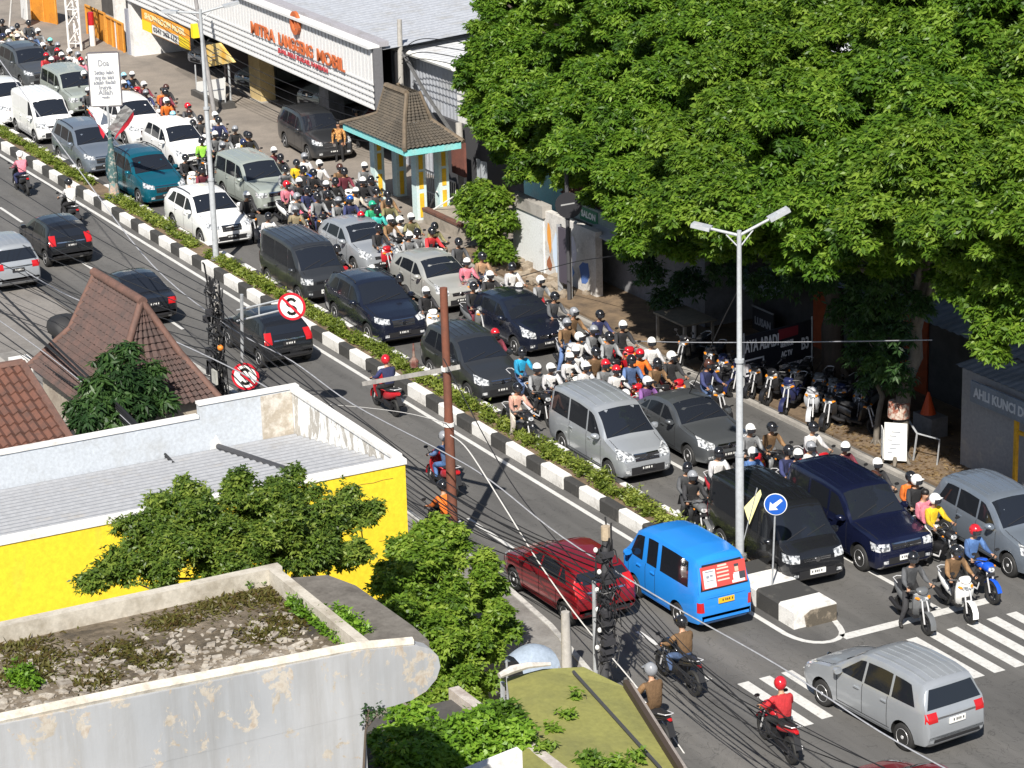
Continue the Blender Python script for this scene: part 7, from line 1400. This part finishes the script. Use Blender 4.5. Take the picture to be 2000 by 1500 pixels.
for (px0, py0, px1, py1, wpx, l) in ((170, 208, 212, 262, 1, 'red and white flag on a slanted stick left of the billboard post'), (262, 214, 222, 262, -1, 'red and white flag on a slanted stick right of the billboard post')):
    a, c = GY(px0, py0, b.y), GY(px1, py1 + 8, b.y); r = empty('flag', tuple(c), 0, l, 'flag'); MB().tube([c, a], .02, 6).build('stick', steel, r)
    d = (c - a); m_ = MB(); rows = []
    for i in range(6): p = a + d * (.05 + .16 * i); rows.append([p + Vector((.03 * math.sin(i * 2 + j), .04 * j * math.sin(i), -.10 * j - .0)) for j in range(3)])
    m_.grid(rows); m_.build('red_band', fr_, r); m_ = MB(); rows = []
    for i in range(6): p = a + d * (.05 + .16 * i); rows.append([p + Vector((.25 * wpx * (j / 2) * .3, .30 * wpx * (j / 2) + .05 * math.sin(i * 1.7 + j), .12 * j)) for j in range(3)])
    m_.grid(rows); m_.build('white_band', fw, r)
# blue keep-left sign
b = G(1508, 1142, .46); kl = empty('road_sign', (b.x, b.y, .46), 0, 'round blue sign with a white arrow pointing down left', 'road sign'); c_ = GY(1515, 984, b.y); sr = .27
MB().tube([(b.x, b.y, .44), (c_.x, c_.y, c_.z + .2)], .022, 8).build('post', steel, kl); sn = Vector((.80, -.60, .0)); su = Vector((0, 0, 1)); sx = su.cross(sn)
def disc(r, off, mm, nm, par, c=None, n=28):
    c = c or c_; m_ = MB(); m_.rings([[c + sn * o_ + (sx * math.cos(2 * math.pi * k / n) + su * math.sin(2 * math.pi * k / n)) * r for k in range(n)] for o_ in (off, off + .008)]); return m_.build(nm, mm, par)
disc(sr, .03, plate_w, 'rim', kl); disc(sr * .93, .038, mat('sign_blue', (.012, .09, .42), .4), 'blue_disc', kl)
def flat(pts, off, mm, nm, par, c=None):
    c = c or c_; m_ = MB(); m_.prism([c + sn * off + sx * x + su * y for x, y in pts], sn * .006); return m_.build(nm, mm, par)
ar = [(.11, .135), (.155, .09), (.0, -.065), (.055, -.12), (-.14, -.14), (-.12, .055), (-.065, 0)]; flat([(x * 1.05, y * 1.05) for x, y in ar], .046, plate_w, 'arrow', kl)
# no-stopping signs on the two arms of a pole by the cables
red_s = mat('sign_ring_red', (.52, .015, .03), .45); ink_k = mat('sign_ink', (.02, .02, .02), .5)
p = GY(472, 790, -5.0); ns = empty('road_sign', (p.x, p.y, .12), 0, 'grey double-armed pole beside the cables carrying two round signs', 'sign pole')
tpz = GY(472, 575, -5.0); MB().tube([(p.x, p.y, .12), (tpz.x, tpz.y, tpz.z)], .05, 8).build('pole', steel, ns); c1 = GY(570, 598, -5.0 + 1.9); c1 = GY(570, 598, -3.9)
def nostop(c, r, lab, rotk):
    s_ = empty('no_stopping_sign', tuple(c), 0, lab, 'road sign'); disc(r, .02, red_s, 'ring', s_, c); disc(r * .82, .03, plate_w, 'white_disc', s_, c)
    m_ = MB(); pts = []
    for k in range(9): t = R(30 + k * 30); pts.append((.30 * r * math.cos(t), .28 * r + .26 * r * math.sin(t)))
    for k in range(9): t = R(90 - k * 30); pts.append((.30 * r * math.cos(t), -.26 * r + .27 * r * math.sin(t)))
    for (x0, y0), (x1, y1) in zip(pts, pts[1:]):
        a, b2 = c + sn * .043 + sx * x0 + su * y0, c + sn * .043 + sx * x1 + su * y1; d = (b2 - a).normalized(); m_.beam(a - d * .02, b2 + d * .02, r * .2, .006, tuple(sn))
    m_.build('letter', ink_k, s_); m_ = MB(); a, b2 = c + sn * .052 + (sx * -.62 + su * .62) * r, c + sn * .052 + (sx * .62 - su * .62) * r; m_.beam(a, b2, r * .17, .006, tuple(sn)); m_.build('slash', red_s, s_); return s_
r1 = .40; nostop(c1, r1, 'upper round no-stopping sign with a crossed S on the grey arm', 0); c2 = GY(481, 733, -5.0) + sn * .08; nostop(c2, r1, 'lower round no-stopping sign with a crossed S on the grey pole', 0)
a1, a2 = GY(463, 606, -5.0), GY(463, 627, -5.0); m_ = MB(); e1, e2 = c1 + su * .18 - sx * .3, c1 - su * .12 - sx * .3
m_.tube([a1, e1], .03, 6); m_.tube([a2, e2], .03, 6); m_.tube([a1.lerp(e1, .5), a2.lerp(e2, .5)], .025, 6); m_.build('arm', steel, ns)
# back of the round sign on a dark pole by the gate wall, with a noticeboard
p = G(1112, 585, .05); rs_ = empty('road_sign', (p.x, p.y, .05), 0, 'round black sign seen on a dark pole in front of the mural wall', 'road sign'); c_ = GY(1111, 400, p.y); dk = mat('sign_back', (.02, .02, .024), .5)
MB().tube([(p.x, p.y, .04), (p.x, p.y, c_.z + 1.2)], .07, 8).build('pole', mat('pole_dark', (.06, .06, .065), .6), rs_); disc(.44, .06, dk, 'disc', rs_, c_); flat([(-.25, -.03), (.2, .06), (.2, .10), (-.25, .02)], .07, mat('sign_scrape', (.3, .3, .3), .6), 'scrape', rs_, c_)
p2 = G(1108, 578, .05); nbx = MB().box(p2.x - .35, p2.x + .3, p2.y - .12, p2.y, .5, 2.35).build('notice_board', mat('panel_purple_grey', (.075, .065, .085), .6)); tag(nbx, 'dark upright panel standing before the dark sign pole', 'panel'); m_ = MB()
for dx in (-.35, .3): m_.box(p2.x + dx - .03, p2.x + dx + .03, p2.y - .14, p2.y + .02, .02, 2.42)
m_.build('frame', steel, nbx)
# ------------------------------------------------------------------ utility poles
rust = weathered('rust_brown', (.20, .065, .035), (.11, .05, .035), 2.5, .4, .7, .8, 10, 0, (1, 1, .3))
conc_p = weathered('pole_concrete', (.42, .40, .37), (.22, .21, .2), 2, .5, .8, .85, 10, 0, (1, 1, .3))
yb = -4.25; b = GY(886, 1052, yb); t = GY(866, 562, yb); bp = empty('utility_pole', (b.x, yb, .12), 0, 'rusty brown utility pole with a pale concrete cross-arm', 'utility pole')
MB().tube([(b.x, yb, .1), (b.x + (t.x - b.x) * .5, yb, .5 * t.z), (b.x + (t.x - b.x) * .52, yb, .55 * t.z), (t.x, yb, t.z)], [.125, .12, .105, .095], 12).build('pole', rust, bp, 40)
a, c_ = GY(718, 748, yb - .4), GY(902, 716, yb + .12); m_ = MB().beam(a + Vector((0, -.1, 0)), c_ + Vector((0, -.1, 0)), .11, .11); m_.build('cross_arm', conc_p, bp); m_ = MB()
for pz in (GY(876, 722, yb).z, GY(880, 830, yb).z): m_.lathe([(.14, -.05), (.14, .05)], (b.x + (t.x - b.x) * pz / t.z, yb, pz), n=12)
m_.build('clamp', plate_w, bp); q = GY(808, 690, yb - .2); m_ = MB(); m_.lathe([(.10, -.25), (.12, -.1), (.04, .0), (.02, .35)], q - Vector((0, 0, .1)), n=10); m_.build('insulator', weathered('insulator_red', (.14, .04, .03), (.3, .25, .2), 4), bp)
def pole(px_t, py_t, px_b, py_b, y, r, lab, mm=conc_p, zb=.1):
    t = GY(px_t, py_t, y); b = GY(px_b, py_b, y); e = empty('utility_pole', (b.x, y, zb), 0, lab, 'utility pole'); MB().tube([(b.x, y, zb), (t.x, y, t.z)], [r, r * .75], 10).build('pole', mm, e, 50); return e, b, t
e, b, t = pole(1183, 1045, 1180, 1340, -5.3, .10, 'dark utility pole loaded with cable boxes beside the red car', mat('pole_dark', (.06, .06, .065), .6)); rr = random.Random(2)
for k in range(26):
    m_ = MB(); z = rr.uniform(1.0, 3.6); x = t.x + rr.uniform(-.16, .16); m_.box(x - rr.uniform(.03, .07), x + rr.uniform(.03, .07), -5.3 - rr.uniform(.10, .2), -5.2, z - rr.uniform(.03, .07), z + rr.uniform(.03, .07)); m_.build('cable_box', mat('box_dark', (.035, .035, .04), .6), e)
m_ = MB()
for k in range(20):
    z = rr.uniform(.8, 3.6); a0 = rr.uniform(0, 6.28); rad = rr.uniform(.12, .32); m_.tube([(t.x + rad * math.cos(a0 + i * .6), -5.3 + rad * math.sin(a0 + i * .6), z + .14 * i * rr.uniform(-.5, .8)) for i in range(8)], rr.uniform(.01, .022), 5)
m_.build('cable_tangle', black_pl, e)
for k in range(6): MB().ball((t.x + rr.uniform(-.15, .1), -5.5, 1.3 + .45 * k), .05, .05, .06).build('insulator', plate_w, e)
MB().lathe([(.1, 0), (.1, .3)], t - Vector((0, 0, .1)), n=10).build('cap', weathered('cap_tan', (.45, .36, .25), (.3, .25, .2), 3), e)
pole(1104, 1195, 1108, 1325, -5.6, .13, 'short concrete pole left of the dark cable pole'); pole(1160, 1135, 1164, 1335, -5.45, .06, 'thin grey pole left of the dark cable pole', steel)
e, b, t = pole(422, 555, 430, 780, -5.0, .10, 'utility pole wrapped in a thick tangle of black cables', conc_p); m_ = MB(); rr = random.Random(6)
for k in range(46):
    z = rr.uniform(.4, 3.9); a0 = rr.uniform(0, 6.28); rad = rr.uniform(.12, .42); m_.tube([(t.x + rad * math.cos(a0 + i * .55) * rr.uniform(.7, 1.1), -5.0 + rad * .6 * math.sin(a0 + i * .55) - .1, z + .16 * i * rr.uniform(-.4, .9)) for i in range(8)], rr.uniform(.012, .035), 5)
m_.build('cable_tangle', black_pl, e)
for k in range(14): x, z = t.x + rr.uniform(-.3, .3), rr.uniform(.6, 3.8); MB().box(x - .07, x + .07, -5.4, -5.2, z - .1, z + .1).build('junction_box', mat('box_dark', (.035, .035, .04), .6), e)
q = GY(425, 735, -5.4); MB().box(q.x - .16, q.x + .16, -5.52, -5.46, q.z - .2, q.z + .2).build('pale_box', weathered('box_pale', (.5, .5, .46), (.3, .3, .28), 3), e); q = GY(437, 678, -5.4); MB().ball((q.x, -5.5, q.z), .09).build('orange_lamp', mat('orange_knob', (.7, .22, .03), .5), e)
e, b, t = pole(780, 38, 784, 250, 12.4, .13, 'concrete utility pole rising behind the gate pavilion'); MB().box(t.x - .18, t.x - .1, 12.2, 12.4, GY(780, 160, 12.4).z, GY(780, 100, 12.4).z).build('conduit', black_pl, e)
e, b, t = pole(376, -40, 420, 235, 10.2, .11, 'grey utility pole beside the far street lamp in front of the showroom', weathered('pole_grey', (.28, .27, .27), (.15, .15, .15), 2)); MB().box(t.x - .1, t.x + .16, 10.0, 10.3, 3.3, 3.9).build('yellow_tag', mat('banner_yellow', (.85, .62, .02), .6), e)
pole(145, 648, 150, 745, -9.6, .035, 'thin white pole with a lamp among the left cables', white_w)
pole(896, 240, 905, 380, 12.2, .17, 'thick grey post at the right end of the pavilion', conc_p)
pole(24, -20, 22, 90, 9.6, .06, 'thin white pole in the upper left corner', white_w)
# ------------------------------------------------------------------ overhead cables: sagging lines along the near pavement and across the shop front
cab_k = mat('cable_black', (.015, .015, .017), .6); cab_g = weathered('cable_grey', (.36, .37, .40), (.25, .25, .27), 6); cab_w = mat('cable_pale', (.55, .54, .52), .6)
def cable(pts, y, r, mm, lab, grp=None, y1=None):
    P_ = []; n = len(pts)
    for i, (px, py) in enumerate(pts): P_.append(GY(px, py, y + ((y1 - y) * i / (n - 1) if y1 is not None else 0)))
    Q = []
    for i in range(n - 1):
        p0, p1, p2, p3 = P_[max(i - 1, 0)], P_[i], P_[i + 1], P_[min(i + 2, n - 1)]
        for k in range(6):
            t = k / 6; Q.append(.5 * ((2 * p1) + (p2 - p0) * t + (2 * p0 - 5 * p1 + 4 * p2 - p3) * t * t + (3 * p1 - p0 - 3 * p2 + p3) * t ** 3))
    Q.append(P_[-1]); o = MB().tube(Q, r, 5).build('overhead_cable', mm); tag(o, lab, 'cable', grp); return o
cable([(-30, 480), (115, 568), (300, 648), (470, 728), (590, 800), (700, 870)], -5.6, .022, cab_g, 'pale grey cable running past the tiled roof tip to the lower no-stopping sign')
cable([(-20, 90), (160, 340), (300, 520), (450, 640), (570, 705), (690, 790), (870, 885), (960, 940), (1100, 1050), (1300, 1175), (1520, 1300), (1720, 1430), (1900, 1530)], -5.0, .017, cab_g, 'long pale cable crossing from the upper left over the junction')
cable([(880, 850), (915, 880), (985, 990), (1060, 1110), (1140, 1220), (1250, 1350), (1370, 1520)], -5.2, .015, cab_w, 'thick pale rope-like cable from the brown pole clamp down to the lower edge')
cable([(640, 790), (720, 797), (800, 808), (878, 828)], -4.4, .012, cab_w, 'short pale cable with a white joint left of the brown pole')
cable([(866, 700), (950, 860), (1010, 960), (1090, 1060), (1180, 1160)], -4.6, .014, cab_k, 'thin black cable from the brown pole to the cable boxes')
kk = 'black cables sagging over the near carriageway'; rr = random.Random(12)
for k in range(9):
    d = rr.uniform(-26, 26); e_ = rr.uniform(-30, 40); y = -5.2 + rr.uniform(-.3, .3)
    cable([(430, 590 + 14 * k), (560 + d, 700 + 11 * k), (720, 830 + 13 * k + d * .4), (900 + d * .6, 960 + 10 * k), (1050, 1045 + 8 * k), (1180, 1090 + 13 * k)], y, rr.uniform(.011, .02), cab_k, 'black cable sagging between the cable tangle and the pole with cable boxes', kk)
for k in range(8):
    d = rr.uniform(-15, 15); cable([(1180, 1085 + 14 * k), (1270 + d, 1190 + 13 * k + d), (1400, 1310 + 12 * k + d * 1.5), (1560 + d * 2, 1420 + 12 * k), (1760 + d * 9, 1545 + 6 * k)], -5.3 + rr.uniform(-.3, .3), rr.uniform(.008, .018), cab_k, 'black cable falling from the pole with cable boxes towards the lower right', 'black cables at the lower right')
for k in range(9):
    d = rr.uniform(-12, 12); cable([(-30, 290 + 38 * k), (120, 390 + 34 * k + d), (280, 490 + 24 * k), (428, 575 + 16 * k)], -5.4 + rr.uniform(-.4, .4), rr.uniform(.010, .018), cab_k, 'black cable fanning from the left edge to the cable tangle', 'black cables at the left edge')
for k in range(8):
    d = rr.uniform(-14, 14); cable([(-30, 500 + 33 * k), (110, 580 + 27 * k + d), (270, 680 + 19 * k), (428, 742 + 6 * k)], -7.4 + rr.uniform(-.5, .2), rr.uniform(.008, .016), cab_k, 'black cable crossing low over the tiled roof to the cable tangle', 'black cables over the tiled roof', -5.2)
for k in range(6):
    d = rr.uniform(-8, 8); cable([(-30, 540 + 22 * k), (100, 660 + 14 * k + d), (240, 800 + 5 * k), (340, 905 + 4 * k), (410, 965 + 5 * k), (480, 1045 + 6 * k)], -10.5, (.034, .022, .03, .014, .018, .012)[k], cab_k if k != 3 else cab_g, 'thick dark cable drooping over the metal roof of the yellow shop', 'cables over the metal roof', -11.5)
for k in range(5): cable([(300, 12 + 9 * k), (450, 110 + 14 * k), (600, 178 + 17 * k), (730, 218 + 15 * k), (782, 90 + 30 * k + 60)], 11.0, .014, cab_k, 'thin dark cable in front of the slatted sign', 'cables before the slatted sign', 12.2)
for k in range(4): cable([(785, 100 + 8 * k), (810, 80 + 12 * k), (850, 76 + 14 * k), (960, 90 + 18 * k)], 12.2, .018, cab_k, 'dark looped cable at the top of the pole behind the pavilion', 'cables looping from the pole behind the pavilion', 11.6)
cable([(788, 105), (830, 180), (880, 255), (900, 280)], 12.2, .075, weathered('cable_bundle', (.10, .10, .10), (.05, .05, .05), 4), 'thick bundle of cables slanting from the pole behind the pavilion')
cable([(870, 645), (1000, 652), (1150, 662), (1300, 668), (1450, 669), (1650, 667), (1820, 664)], 7.5, .016, cab_g, 'pale cable stretched across the shade past the foremost street lamp')
cable([(1440, 570), (1405, 640), (1360, 740), (1330, 800)], 3.2, .016, cab_k, 'dark stay wire slanting down from the foremost street lamp', None, 5.5)
cable([(1000, 545), (1060, 528), (1130, 510), (1200, 500)], 8.6, .014, cab_k, 'dark cable before the mural wall')
